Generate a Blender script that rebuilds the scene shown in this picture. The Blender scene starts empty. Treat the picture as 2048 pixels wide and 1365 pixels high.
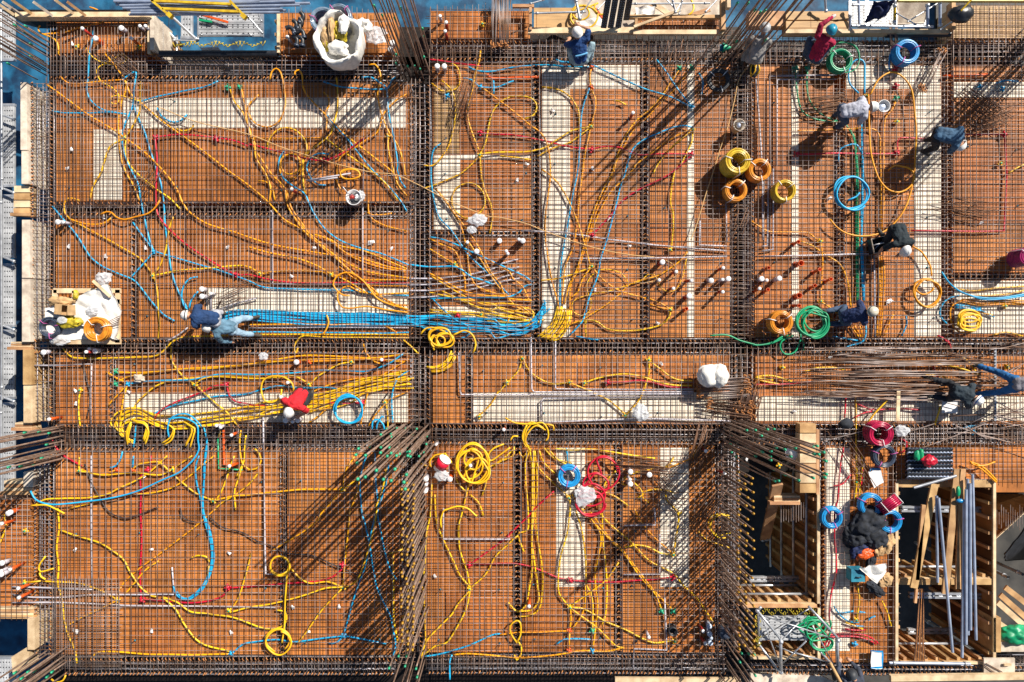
import bpy, bmesh, math, random
from mathutils import Vector, Matrix, noise
R=math.radians
rng=random.Random(7)
scene=bpy.context.scene
# ------------------------------------------------------------------ camera, sky, sun
H=16.0; K=2048/24.0
cam=bpy.data.objects.new('camera',bpy.data.cameras.new('camera')); scene.collection.objects.link(cam)
cam.location=(0,0,H); cam.rotation_euler=(0,0,0)
cam.data.sensor_width=36; cam.data.lens=24; cam.data.clip_end=400; cam.data.clip_start=.5
scene.camera=cam
SUN_EL=42; SUN_DIR=Vector((math.cos(R(SUN_EL))*math.cos(R(45)),math.cos(R(SUN_EL))*math.sin(R(45)),math.sin(R(SUN_EL))))
w=bpy.data.worlds.new('World'); scene.world=w; w.use_nodes=True
nt=w.node_tree; bg=nt.nodes['Background']; sky=nt.nodes.new('ShaderNodeTexSky'); sky.sky_type='NISHITA'
sky.sun_disc=False; sky.sun_elevation=R(SUN_EL); sky.sun_rotation=R(45); sky.altitude=50; sky.dust_density=.6
nt.links.new(sky.outputs[0],bg.inputs[0]); bg.inputs[1].default_value=.05
sl=bpy.data.lights.new('sun','SUN'); sl.energy=5.0; sl.angle=R(.53); sl.color=(1,.93,.82)
so=bpy.data.objects.new('sun',sl); scene.collection.objects.link(so)
so.rotation_euler=SUN_DIR.to_track_quat('Z','Y').to_euler(); so.location=(20,20,20)
scene.view_settings.view_transform='Standard'; scene.view_settings.look='None'
scene.view_settings.exposure=.58; scene.view_settings.gamma=1
scene.cycles.max_bounces=5; scene.cycles.diffuse_bounces=2; scene.cycles.glossy_bounces=2
scene.cycles.transparent_max_bounces=6; scene.cycles.use_adaptive_sampling=True
COL=scene.collection
# ------------------------------------------------------------------ helpers
def P(px,py,z=0.0):
    s=(H-z)/H/K
    return Vector(((px-1024)*s,(682.5-py)*s,z))
def G(px,py,z=0.0):                      # place on the deck plane, then raised straight up
    return Vector(((px-1024)/K,(682.5-py)/K,z))
TY={'1':0,'2':340,'3':680,'4':1015}; TX={'1':0,'2':500,'3':1000,'4':1500}
def Q(t,x,y):
    if t=='0': return (x,y)
    s=3.737 if t[1]=='4' else 3.9
    return (TX[t[1]]+x/s,TY[t[0]]+y/s)
class MB:
    def __init__(s): s.v=[]; s.f=[]; s.m=[]; s.cur=0
    def add(s,vs,fs):
        o=len(s.v); s.v+= [tuple(v) for v in vs]; s.f+=[tuple(i+o for i in f) for f in fs]; s.m+=[s.cur]*len(fs); return s
    def box(s,a,b):
        x0,y0,z0=a; x1,y1,z1=b
        if x0>x1:x0,x1=x1,x0
        if y0>y1:y0,y1=y1,y0
        return s.add([(x0,y0,z0),(x1,y0,z0),(x1,y1,z0),(x0,y1,z0),(x0,y0,z1),(x1,y0,z1),(x1,y1,z1),(x0,y1,z1)],
          [(0,3,2,1),(4,5,6,7),(0,1,5,4),(1,2,6,5),(2,3,7,6),(3,0,4,7)])
    def beam(s,a,b,wd,th,up=Vector((0,0,1))):     # rectangular bar from a to b
        a=Vector(a);b=Vector(b);d=(b-a).normalized(); sd=d.cross(up)
        if sd.length<1e-4: sd=d.cross(Vector((1,0,0)))
        sd.normalize(); u=sd.cross(d).normalized(); sd=sd*wd/2;u=u*th/2
        vs=[p+sd*i+u*j for p in(a,b) for i,j in((-1,-1),(1,-1),(1,1),(-1,1))]
        return s.add(vs,[(0,1,2,3),(7,6,5,4),(0,4,5,1),(1,5,6,2),(2,6,7,3),(3,7,4,0)])
    def tube(s,pts,r,n=8,closed=False,cap=True):
        pts=[Vector(p) for p in pts]; N=len(pts)
        rs=r if isinstance(r,(list,tuple)) else [r]*N
        vs=[];fs=[];pu=None
        for i in range(N):
            if closed: d=pts[(i+1)%N]-pts[i-1]
            else: d=pts[min(i+1,N-1)]-pts[max(i-1,0)]
            if d.length<1e-7: d=Vector((0,0,1))
            d.normalize()
            if pu is None:
                u=d.cross(Vector((0,0,1)))
                if u.length<.05: u=d.cross(Vector((0,1,0)))
            else: u=pu-d*pu.dot(d)
            if u.length<1e-5: u=d.orthogonal()
            u.normalize(); pu=u; v=d.cross(u)
            for k in range(n):
                a=2*math.pi*k/n; vs.append(pts[i]+(u*math.cos(a)+v*math.sin(a))*rs[i])
        for i in range(N if closed else N-1):
            j=(i+1)%N
            for k in range(n):
                l=(k+1)%n; fs.append((i*n+k,i*n+l,j*n+l,j*n+k))
        if cap and not closed:
            fs.append(tuple(range(n-1,-1,-1))); fs.append(tuple((N-1)*n+k for k in range(n)))
        return s.add(vs,fs)
    def lathe(s,prof,c=(0,0,0),n=20,M=None):       # profile (r,z)
        vs=[];fs=[];c=Vector(c)
        for r,z in prof:
            for k in range(n):
                a=2*math.pi*k/n; p=Vector((r*math.cos(a),r*math.sin(a),z))
                if M is not None: p=M@p
                vs.append(p+c)
        for i in range(len(prof)-1):
            for k in range(n):
                l=(k+1)%n; fs.append((i*n+k,i*n+l,(i+1)*n+l,(i+1)*n+k))
        return s.add(vs,fs)
    def ell(s,c,r,M=None,nu=12,nv=8):
        prof=[(max(1e-4,math.cos(math.pi*(j/nv-.5))),math.sin(math.pi*(j/nv-.5))) for j in range(nv+1)]
        vs=[];fs=[];c=Vector(c)
        for a,b in prof:
            for k in range(nu):
                t=2*math.pi*k/nu; p=Vector((a*math.cos(t)*r[0],a*math.sin(t)*r[1],b*r[2]))
                if M is not None:p=M@p
                vs.append(p+c)
        for i in range(nv):
            for k in range(nu):
                l=(k+1)%nu; fs.append((i*nu+k,i*nu+l,(i+1)*nu+l,(i+1)*nu+k))
        return s.add(vs,fs)
    def prism(s,poly,z0,z1):                       # polygon (world xy) extruded
        n=len(poly)
        ar=sum(poly[i][0]*poly[(i+1)%n][1]-poly[(i+1)%n][0]*poly[i][1] for i in range(n))
        if ar<0: poly=poly[::-1]
        vs=[(p[0],p[1],z0) for p in poly]+[(p[0],p[1],z1) for p in poly]
        fs=[tuple(range(n-1,-1,-1)),tuple(range(n,2*n))]+[(i,(i+1)%n,n+(i+1)%n,n+i) for i in range(n)]
        return s.add(vs,fs)
    def mesh(s,name,mats,smooth=True):
        me=bpy.data.meshes.new(name); me.from_pydata(s.v,[],s.f)
        for m in (mats if isinstance(mats,(list,tuple)) else [mats]): me.materials.append(m)
        me.polygons.foreach_set('material_index',s.m)
        me.polygons.foreach_set('use_smooth',[smooth]*len(s.f)); me.update(); return me
    def build(s,name,mats,parent=None,smooth=True,loc=None):
        me=s.mesh(name,mats,smooth)
        o=bpy.data.objects.new(name,me); COL.objects.link(o)
        if parent is not None: o.parent=parent
        if loc is not None:
            me.transform(Matrix.Translation(-Vector(loc))); o.location=loc
        return o
def link(name,me,parent=None,loc=(0,0,0),rot=(0,0,0)):
    o=bpy.data.objects.new(name,me); COL.objects.link(o); o.parent=parent; o.location=loc; o.rotation_euler=rot; return o
def tag(o,label,cat,group=None):
    o['label']=label; o['category']=cat
    if group:o['group']=group
    return o
def struct(o): o['kind']='structure'; return o
def empty(name,loc,label,cat,group=None):
    o=bpy.data.objects.new(name,None); COL.objects.link(o); o.location=loc; o.empty_display_size=.1
    return tag(o,label,cat,group)
class Rel:                                          # parent-relative build: meshes given in world coords
    def __init__(s,name,loc,label,cat,group=None):
        s.loc=Vector(loc); s.o=empty(name,loc,label,cat,group)
    def part(s,mb,name,mats,smooth=True,parent=None):
        me=mb.mesh(name,mats,smooth); me.transform(Matrix.Translation(-s.loc))
        return link(name,me,parent or s.o)
def smooth_path(pts,step=.07,closed=False):
    pts=[Vector(p) for p in pts]
    if len(pts)<3 and not closed:
        n=max(2,int((pts[1]-pts[0]).length/.25)+1)
        return [pts[0].lerp(pts[1],i/(n-1)) for i in range(n)]
    out=[];n=len(pts)
    rngi=range(n if closed else n-1)
    for i in rngi:
        p1=pts[i];p2=pts[(i+1)%n]
        p0=pts[i-1] if (i>0 or closed) else p1*2-p2
        p3=pts[(i+2)%n] if (i<n-2 or closed) else p2*2-p1
        t1=(p2-p0)*.5;t2=(p3-p1)*.5; L=(p2-p1).length
        m=max(2,int(L/step)); t1=t1.normalized()*min(t1.length,L*1.1) if t1.length>0 else t1; t2=t2.normalized()*min(t2.length,L*1.1) if t2.length>0 else t2
        for k in range(m):
            t=k/m; out.append(p1*(2*t**3-3*t*t+1)+t1*(t**3-2*t*t+t)+p2*(-2*t**3+3*t*t)+t2*(t**3-t*t))
    if not closed: out.append(pts[-1])
    return out
# ------------------------------------------------------------------ materials
def mat(name,col,rough=.6,metal=0.0,var=.12,vs=6.0,bump=.0,bs=40.0,col2=None,sx=(1,1,1),rnd=0.0,world=False,trans=0,spec=.5,hue=0.0):
    m=bpy.data.materials.new(name); m.use_nodes=True; t=m.node_tree; N=t.nodes; L=t.links; b=N['Principled BSDF']
    b.inputs['Roughness'].default_value=rough; b.inputs['Metallic'].default_value=metal
    b.inputs['Specular IOR Level'].default_value=spec
    if trans: b.inputs['Alpha'].default_value=1-trans
    tc=N.new('ShaderNodeTexCoord'); geo=N.new('ShaderNodeNewGeometry')
    mp=N.new('ShaderNodeMapping'); mp.inputs['Scale'].default_value=sx
    L.new(geo.outputs['Position'] if world else tc.outputs['Object'],mp.inputs['Vector'])
    nz=N.new('ShaderNodeTexNoise'); nz.inputs['Scale'].default_value=vs; nz.inputs['Detail'].default_value=5
    L.new(mp.outputs[0],nz.inputs['Vector'])
    c=Vector(col); c2=Vector(col2) if col2 else c*(1-2.2*var)
    rp=N.new('ShaderNodeValToRGB'); e=rp.color_ramp.elements
    e[0].position=.36;e[1].position=.64
    e[0].color=(*[max(0,x) for x in c2],1); e[1].color=(*[min(1,x*(1+var)) for x in c],1)
    L.new(nz.outputs['Fac'],rp.inputs[0]); out=rp.outputs[0]
    if rnd or hue:
        oi=N.new('ShaderNodeObjectInfo'); hs=N.new('ShaderNodeHueSaturation')
        mr=N.new('ShaderNodeMapRange'); mr.inputs[3].default_value=1-rnd; mr.inputs[4].default_value=1+rnd
        L.new(oi.outputs['Random'],mr.inputs[0]); L.new(mr.outputs[0],hs.inputs['Value'])
        if hue:
            mh=N.new('ShaderNodeMapRange'); mh.inputs[3].default_value=.5-hue; mh.inputs[4].default_value=.5+hue
            mu=N.new('ShaderNodeMath'); mu.operation='FRACT'; mm=N.new('ShaderNodeMath'); mm.operation='MULTIPLY'; mm.inputs[1].default_value=7.31
            L.new(oi.outputs['Random'],mm.inputs[0]);L.new(mm.outputs[0],mu.inputs[0]);L.new(mu.outputs[0],mh.inputs[0]);L.new(mh.outputs[0],hs.inputs['Hue'])
        L.new(out,hs.inputs['Color']); out=hs.outputs[0]
    L.new(out,b.inputs['Base Color'])
    if bump:
        n2=N.new('ShaderNodeTexNoise'); n2.inputs['Scale'].default_value=bs; n2.inputs['Detail'].default_value=4
        L.new(mp.outputs[0],n2.inputs['Vector']); bp=N.new('ShaderNodeBump'); bp.inputs['Strength'].default_value=bump; bp.inputs['Distance'].default_value=.02
        L.new(n2.outputs['Fac'],bp.inputs['Height']); L.new(bp.outputs[0],b.inputs['Normal'])
    return m
def plymat(name,c1,c2,dark,sheet=(1.8,.9),grain=(2,26,2),rough=.55,seam=.012,stain=.35,off=(.0,.0)):
    m=bpy.data.materials.new(name); m.use_nodes=True; t=m.node_tree; N=t.nodes; L=t.links; b=N['Principled BSDF']
    b.inputs['Roughness'].default_value=rough; b.inputs['Specular IOR Level'].default_value=.3
    geo=N.new('ShaderNodeNewGeometry'); mp=N.new('ShaderNodeMapping'); mp.inputs['Location'].default_value=(off[0],off[1],0)
    L.new(geo.outputs['Position'],mp.inputs[0])
    br=N.new('ShaderNodeTexBrick'); br.inputs['Scale'].default_value=1; br.inputs['Brick Width'].default_value=sheet[0]; br.inputs['Row Height'].default_value=sheet[1]
    br.inputs['Mortar Size'].default_value=seam; br.inputs['Mortar Smooth'].default_value=.2; br.inputs['Bias'].default_value=0; br.offset=.37
    br.inputs['Color1'].default_value=(*c1,1); br.inputs['Color2'].default_value=(*c2,1); br.inputs['Mortar'].default_value=(*dark,1)
    L.new(mp.outputs[0],br.inputs['Vector'])
    g=N.new('ShaderNodeMapping'); g.inputs['Scale'].default_value=grain; L.new(geo.outputs['Position'],g.inputs[0])
    n1=N.new('ShaderNodeTexNoise'); n1.inputs['Scale'].default_value=1; n1.inputs['Detail'].default_value=6; L.new(g.outputs[0],n1.inputs['Vector'])
    n2=N.new('ShaderNodeTexNoise'); n2.inputs['Scale'].default_value=.9; n2.inputs['Detail'].default_value=7; n2.inputs['Roughness'].default_value=.65; L.new(geo.outputs['Position'],n2.inputs['Vector'])
    def mix(a,f,lo,hi):
        r=N.new('ShaderNodeMapRange'); r.inputs[1].default_value=.3;r.inputs[2].default_value=.7;r.inputs[3].default_value=lo;r.inputs[4].default_value=hi
        L.new(f,r.inputs[0]); x=N.new('ShaderNodeVectorMath'); x.operation='SCALE'; L.new(a,x.inputs[0]); L.new(r.outputs[0],x.inputs['Scale']); return x.outputs[0]
    c=mix(br.outputs['Color'],n1.outputs['Fac'],.8,1.15)
    c=mix(c,n2.outputs['Fac'],1-stain,1+stain*.6)
    L.new(c,b.inputs['Base Color'])
    bp=N.new('ShaderNodeBump'); bp.inputs['Strength'].default_value=.25; bp.inputs['Distance'].default_value=.01
    L.new(n1.outputs['Fac'],bp.inputs['Height']); L.new(bp.outputs[0],b.inputs['Normal'])
    return m
M={}
M['ply']=plymat('brown_ply',(.56,.21,.055),(.45,.145,.036),(.09,.03,.012),(1.8,.92),stain=.55)
M['ply2']=plymat('brown_ply_upright',(.57,.215,.055),(.46,.15,.036),(.09,.03,.012),(.92,1.8),(26,2,2),stain=.55,off=(.3,.5))
M['plytan']=plymat('tan_ply',(.56,.36,.17),(.50,.30,.13),(.3,.15,.05),(.9,.45),(2,20,2),stain=.25)
M['white']=plymat('pale_ply',(.88,.81,.69),(.82,.73,.59),(.48,.36,.24),(.62,1.9),(24,2,2),stain=.14,seam=.006)
M['whiteh']=plymat('pale_ply_long',(.88,.81,.69),(.82,.73,.59),(.48,.36,.24),(1.9,.62),(2,24,2),stain=.14,seam=.006)
M['soffit']=plymat('shade_black_ply',(.014,.009,.007),(.010,.007,.006),(.005,.003,.002),(1.8,.3))  # near-black tone puts the deep shade of the troughs into the plywood colour
M['form']=plymat('form_ply',(.42,.19,.06),(.36,.15,.045),(.12,.05,.02),(.6,.9),(18,2,2),stain=.4)
M['timber']=mat('timber',(.50,.30,.14),.7,0,.2,3,.3,60,(.33,.17,.07),(1,1,1),.18,hue=.01)
M['timberpale']=mat('pale_timber',(.68,.52,.33),.7,0,.15,4,.3,60,(.50,.35,.20),(1,1,1),.12)
M['board']=mat('weathered_board',(.62,.54,.44),.8,0,.15,5,.3,50,(.42,.34,.27),(1,1,1),.1)
M['bar']=mat('rebar_grey',(.30,.25,.235),.5,.35,.2,3.5,0,0,(.22,.13,.085),(1,1,1),.22,True)
M['barrust']=mat('rebar_rust',(.17,.085,.045),.7,.1,.3,5,0,0,(.09,.045,.03),(1,1,1),.25,True)
M['barlong']=mat('rebar_bluish',(.27,.27,.31),.42,.4,.2,4,0,0,(.20,.17,.16),(1,1,1),.15,True)
M['barcol']=mat('starter_bar',(.30,.225,.185),.55,.3,.2,5,0,0,(.20,.115,.075),(1,1,1),.2)
M['hook']=mat('rusty_hook',(.48,.20,.06),.8,0,.2,20,0,0,(.28,.10,.03),(1,1,1),.2,True)
M['y']=mat('conduit_yellow',(.80,.50,.012),.42,0,.1,3,0,0,(.72,.38,.008),(1,1,1),.12,hue=.006)
M['o']=mat('conduit_orange',(.80,.36,.006),.42,0,.1,3,0,0,(.68,.27,.005),(1,1,1),.10,hue=.008)
M['b']=mat('conduit_blue',(.012,.38,.66),.4,0,.12,3,0,0,(.010,.29,.56),(1,1,1),.14)
M['r']=mat('conduit_red',(.58,.008,.03),.4,0,.15,3,0,0,(.42,.006,.03),(1,1,1),.12)
M['g']=mat('conduit_green',(.008,.33,.14),.4,0,.12,3,0,0,(.006,.25,.11),(1,1,1),.1)
M['w']=mat('conduit_grey',(.50,.47,.52),.45,0,.1,3,0,0,None,(1,1,1),.1)
M['k']=mat('hose_black',(.035,.028,.03),.5,0,.2,4)
M['t']=mat('tan_rope',(.62,.38,.16),.8,0,.1,30)
M['O']=mat('pipe_orange',(.72,.10,.012),.4,0,.12,6,0,0,None,(1,1,1),.1)
M['R']=mat('pipe_red',(.45,.03,.02),.45,0,.15,6,0,0,None,(1,1,1),.12)
M['W']=mat('white_plastic',(.80,.79,.80),.4,0,.06,15,0,0,None,(1,1,1),.05)
M['capgreen']=mat('cap_green',(.02,.36,.19),.45,0,.1,20,0,0,None,(1,1,1),.15)
M['capyellow']=mat('cap_amber',(.46,.24,.02),.5,0,.15,20,0,0,None,(1,1,1),.15)
M['steel']=mat('galvanised',(.52,.54,.58),.35,.55,.12,6,0,0,None,(1,1,1),.12)
M['steelblue']=mat('tube_bluish',(.36,.42,.55),.4,.3,.1,4,0,0,None,(1,1,1),.1)
M['deckgrey']=mat('scaffold_plank_steel',(.50,.51,.53),.5,.2,.12,3,.2,30,(.34,.35,.37),(1,1,1),.12)
M['net']=mat('blue_netting',(.008,.10,.20),.7,0,.3,2.5,.8,5,(.004,.035,.09),(1,1,1),0,True)
M['teal']=mat('teal_netting',(.02,.22,.30),.7,0,.25,3,.6,8,(.01,.12,.2),(1,1,1),0,True)
M['conc']=mat('shade_dark_concrete',(.06,.056,.052),.9,0,.15,1.5,.3,20,(.03,.03,.03),(1,1,1),0,True)  # colour darkened so shafts and gaps below the deck read as shade
M['dark']=mat('dark_cloth',(.018,.022,.032),.85,0,.3,9,.5,14)
M['navy']=mat('navy_cloth',(.010,.020,.085),.8,0,.3,9,.5,14)
M['cardboard']=mat('cardboard',(.52,.33,.16),.85,0,.12,8,.1,30)
M['film']=mat('plastic_film',(.72,.74,.78),.18,0,.1,9,.8,18,None,(1,1,1),0,False,.45)
M['bagwhite']=mat('woven_bag',(.80,.78,.74),.75,0,.06,14,.35,60)
M['yfilm']=mat('yellow_film',(.46,.36,.02),.5,0,.3,9,.7,20,(.26,.20,.01))
M['black']=mat('black_plastic',(.022,.024,.03),.4,0,.2,10)
# ------------------------------------------------------------------ setting
def pxbox(mb,x0,y0,x1,y1,z0,z1):
    a=G(x0,y0);b=G(x1,y1); return mb.box((a.x,b.y,z0),(b.x,a.y,z1))
def flat(name,x0,y0,x1,y1,z0,z1,m): mb=MB(); pxbox(mb,x0,y0,x1,y1,z0,z1); return mb.build(name,m,smooth=False)
g=MB().box((-160,-160,-12.8),(160,160,-12.6)).build('ground',M['conc'],smooth=False); struct(g)
lf=MB(); lf.box((-11.2,-7.9,-7.6),(22,12,-7.3)); o=lf.build('lower_floor',M['conc'],smooth=False); struct(o)  # set extra deep to keep sunlight off it
# soffit of the beam troughs, leaving out the shafts and the notches
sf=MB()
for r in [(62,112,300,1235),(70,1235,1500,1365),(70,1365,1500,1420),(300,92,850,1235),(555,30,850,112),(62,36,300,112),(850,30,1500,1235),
          (1500,60,2120,893),(1905,-30,2120,60),(2120,-420,2800,1700),(1640,893,1790,1325),(1500,1325,2120,1372),(1985,893,2120,1000),(1790,893,1985,960),(1500,893,1640,955),(-60,1000,62,1235)]:  # wide unseen box past the right edge is added to block the sun
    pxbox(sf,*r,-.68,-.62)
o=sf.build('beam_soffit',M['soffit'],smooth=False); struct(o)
# plywood decks of the bays
BAY=[('ply2',112,45,300,106,'small brown plywood deck in the top left corner beside the dark opening'),
 ('ply2',556,26,790,106,'shaded brown plywood deck under the big white bulk bag'),
 ('ply2',862,22,1060,78,'short brown plywood deck beside the hanging bundle of stirrups'),
 ('ply2',112,165,817,403,'wide brown plywood deck with a long pale strip, left of the bucket'),
 ('ply2',112,438,262,675,'narrow brown plywood deck above the rubbish pallet'),
 ('ply2',275,438,817,675,'brown plywood deck crossed by the big fan of orange conduits'),
 ('ply',865,130,1062,462,'brown plywood deck with the lone yellow conduit ring and plastic scrap'),
 ('ply',865,474,1062,675,'brown plywood deck where blue and yellow conduits bunch up, left of the tall pale strip'),
 ('ply',1083,130,1280,675,'tall brown plywood deck behind the L-shaped pale strip'),
 ('ply',1300,130,1460,675,'tall brown plywood deck with a thin pale stripe left of the four coils'),
 ('ply',1510,130,1668,675,'tall brown plywood deck with a thin pale stripe and loose green coil'),
 ('ply',1690,130,1882,675,'tall brown plywood deck with the crouching worker and black crate'),
 ('ply',1907,130,2090,545,'brown plywood deck at the right edge under slanting shadows'),
 ('ply',1907,560,2090,675,'brown plywood deck under the flat yellow coil at the right edge'),
 ('ply2',112,711,222,848,'small brown plywood deck with one short yellow conduit below the rubbish pallet'),
 ('ply2',232,711,817,848,'brown plywood deck under the red shirted worker'),
 ('ply2',866,711,930,848,'narrow brown plywood deck between central column band and grey pipe elbow'),
 ('ply2',945,711,1460,848,'brown plywood deck with three grey pipes turning into one row'),
 ('ply2',1510,711,2090,848,'brown plywood deck under the heap of loose rebar'),
 ('ply2',112,905,558,1310,'large brown plywood deck with the big blue conduit hook'),
 ('ply2',575,905,800,1310,'brown plywood deck under the shadows of the green capped starter bars'),
 ('ply2',850,893,1025,1305,'brown plywood deck with the four-way yellow conduit junction'),
 ('ply2',1045,893,1228,1305,'brown plywood deck under the red conduit loops'),
 ('ply2',1245,893,1430,1305,'brown plywood deck with green caps and the black floor drain'),
 ('ply2',1652,893,1786,1325,'brown plywood deck carrying the pile of dark jackets'),
 ('ply2',-40,1000,62,1235,'brown plywood deck at the left edge with orange pipe stubs'),
 ('plytan',1907,12,2090,76,'tan plywood deck in the top right corner'),
 ('ply2',1795,895,1984,958,'brown plywood deck beneath the black pipe stack'),
 ('ply2',1986,895,2090,985,'brown plywood deck at the right edge beside the timber shaft')]
for m,x0,y0,x1,y1,l in BAY:
    mb=MB(); pxbox(mb,x0,y0,x1,y1,-.617,0); tag(mb.build('deck_form',M[m],smooth=False),l,'plywood deck')
STRIP=[('white',246,197,812,257,'long pale plywood strip in shadow stripes at upper left'),
 ('white',187,260,245,400,'short upright pale plywood panel at far left'),
 ('white',412,575,817,633,'pale plywood strip beside the two helmeted workers'),
 ('whiteh',866,614,1010,636,'small pale plywood strip under the blue conduit bundle'),
 ('white',1084,131,1279,178,'pale plywood strip under the worker in the blue shirt'),
 ('whiteh',1084,179,1140,674,'tall pale plywood strip with the yellow conduit bunch at its foot'),
 ('whiteh',1374,131,1388,674,'thin pale plywood stripe left of the four coils'),
 ('whiteh',1583,131,1597,674,'thin pale plywood stripe right of the four coils'),
 ('whiteh',868,310,920,461,'pale plywood panel beside the yellow conduit ring'),
 ('white',921,310,1060,320,'narrow pale batten above the yellow conduit ring'),
 ('white',1692,131,1880,178,'pale plywood strip below the blue coil at upper right'),
 ('whiteh',1828,179,1881,673,'tall pale plywood strip right of the crouching worker'),
 ('white',1908,165,2085,196,'pale plywood strip in slanting shadows at the right edge'),
 ('white',1908,562,2085,668,'pale plywood panel under the flat yellow coil'),
 ('white',248,787,816,846,'long pale plywood strip under the red shirted worker'),
 ('white',946,785,1459,843,'long pale plywood strip along the row of grey pipes'),
 ('white',1511,792,2085,842,'long pale plywood strip below the loose rebar heap'),
 ('whiteh',1113,896,1170,1174,'upright pale plywood strip under the blue coil'),
 ('whiteh',1320,896,1378,1174,'upright pale plywood strip in the shadow of the wall bars'),
 ('whiteh',1653,896,1699,1302,'upright pale plywood strip between shaft and jacket pile')]
for m,x0,y0,x1,y1,l in STRIP:
    mb=MB(); pxbox(mb,x0,y0,x1,y1,.003,.009); tag(mb.build('plywood_strip',M[m],smooth=False),l,'plywood strip')
mb=MB(); pxbox(mb,868,172,919,308,.003,.008); tag(mb.build('plywood_strip',M['plytan'],smooth=False),'tan plywood panel above the pale panel with the yellow ring','plywood strip')
# ------------------------------------------------------------------ rebar mats
ZB0,ZB1,ZT0,ZT1=.028,.044,.125,.143
def barmesh(L,r,wob,n=5):
    k=max(2,int(L/1.2)); ph=rng.random()*6; mb=MB()
    mb.tube([(i/k*L-L/2,math.sin(ph+i*1.7)*wob*(0 if i in(0,k) else 1),math.sin(ph*2+i)*wob*.3) for i in range(k+1)],r,n)
    return mb.mesh('bar',M['bar'])
def mat_layer(label,x0,y0,x1,y1,sv,sh,z0,z1,r,m,name,grp):
    c=G((x0+x1)/2,(y0+y1)/2)
    e=empty(name,(c.x,c.y,z0),label,'rebar mat',grp)
    Wd=(x1-x0)/K;Ht=(y1-y0)/K; cnt=0; rest=MB()
    for ax,(L,Sp,sp,z) in enumerate(((Ht,Wd,sv,z1-z0),(Wd,Ht,sh,0))):
        if not sp: continue
        vs=[]
        for _ in range(4):
            me=barmesh(L,r,.006); me.materials.clear(); me.materials.append(M[m]); vs.append(me)
        n=int(Sp*K/sp)
        for i in range(n):
            u=-Sp/2+(i+.5)*Sp/n+rng.gauss(0,.0085); ang=rng.gauss(0,.0012)
            dl=rng.uniform(-.06,.06)
            if cnt<100:
                link('bar',rng.choice(vs),e,(u,dl,z+rng.uniform(0,.004)) if ax==0 else (dl,u,z),(0,0,(math.pi/2 if ax==0 else 0)+ang))
            else:
                a=(u,-L/2+dl,z) if ax==0 else (-L/2+dl,u,z); b=(u,L/2+dl,z) if ax==0 else (L/2+dl,u,z); rest.tube([a,b],r,5)
            cnt+=1
    if rest.v:
        o=rest.build('bar',M[m],e); o['kind']='stuff'
ZONES=[ # x0,y0,x1,y1, top v/h spacing, bottom v/h spacing, where
 (100,44,300,165,6.5,22,11,11,'in the top left corner by the slanting starter bars'),
 (98,165,305,420,6.5,13,9,13,'over the short pale panel at far left'),
 (305,160,845,420,8,25,9.5,11,'over the long pale strip at upper left'),
 (105,420,845,690,8,25,10.5,10.5,'under the big fan of orange conduits'),
 (555,22,790,110,11,15,0,0,'around the white bulk bag'),
 (852,100,1070,690,15,8.2,13,11,'around the lone yellow conduit ring'),
 (1070,62,1290,690,13.5,9,12,13,'over the L-shaped pale strip'),
 (1290,62,1492,690,12.5,9,11,14,'over the thin pale stripe left of the four coils'),
 (1492,72,1680,690,12.5,9.5,11,13,'under the loose green coil'),
 (1680,72,1894,690,12,9,11,13,'around the black crate and crouching worker'),
 (1894,6,2085,690,11,9,12,13,'at the right edge under slanting shadows'),
 (100,690,845,880,11.5,11,12,14,'around the red shirted worker'),
 (845,690,1495,880,11.5,13,12,12,'over the row of grey pipes'),
 (1495,690,2085,880,12,14,12,13,'under the loose rebar heap'),
 (112,880,565,1330,12.5,14,13,15,'around the big blue conduit hook'),
 (565,880,830,1330,12,14,12,14,'in the shadow of the green capped starter bars'),
 (835,880,1035,1330,11.5,13,11,13,'around the four-way yellow junction'),
 (1035,880,1237,1330,11.5,12,11,13,'under the red conduit loops'),
 (1237,880,1450,1330,11.5,12,11,12,'around the black floor drain'),
 (1640,885,1792,1322,9.5,13,0,0,'under the pile of dark jackets'),
 (1790,850,2085,962,9,10,0,0,'beneath the black pipe stack'),
 (-40,990,70,1236,11,11,12,12,'at the left edge with the orange pipe stubs'),
 (855,16,1062,105,13,14,14,13,'behind the hanging bundle of stirrups'),
 (112,1150,250,1330,6.5,8,0,0,'finer than the others, in the lower left corner')]
for x0,y0,x1,y1,a,b,c,d,l in ZONES:
    fine=l.startswith('finer')
    mat_layer(('tied rebar mat '+l) if fine else 'top layer of grey tied rebar '+l,x0,y0,x1,y1,a,b,ZT0+(.036 if fine else 0),ZT1+(.036 if fine else 0),.0064,'bar','rebar_mat','tied rebar mats on the deck')
    if c: mat_layer('bottom layer of rusty tied rebar '+l,x0,y0,x1,y1,c,d,ZB0,ZB1,.005,'barrust','rebar_mat','tied rebar mats on the deck')
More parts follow.
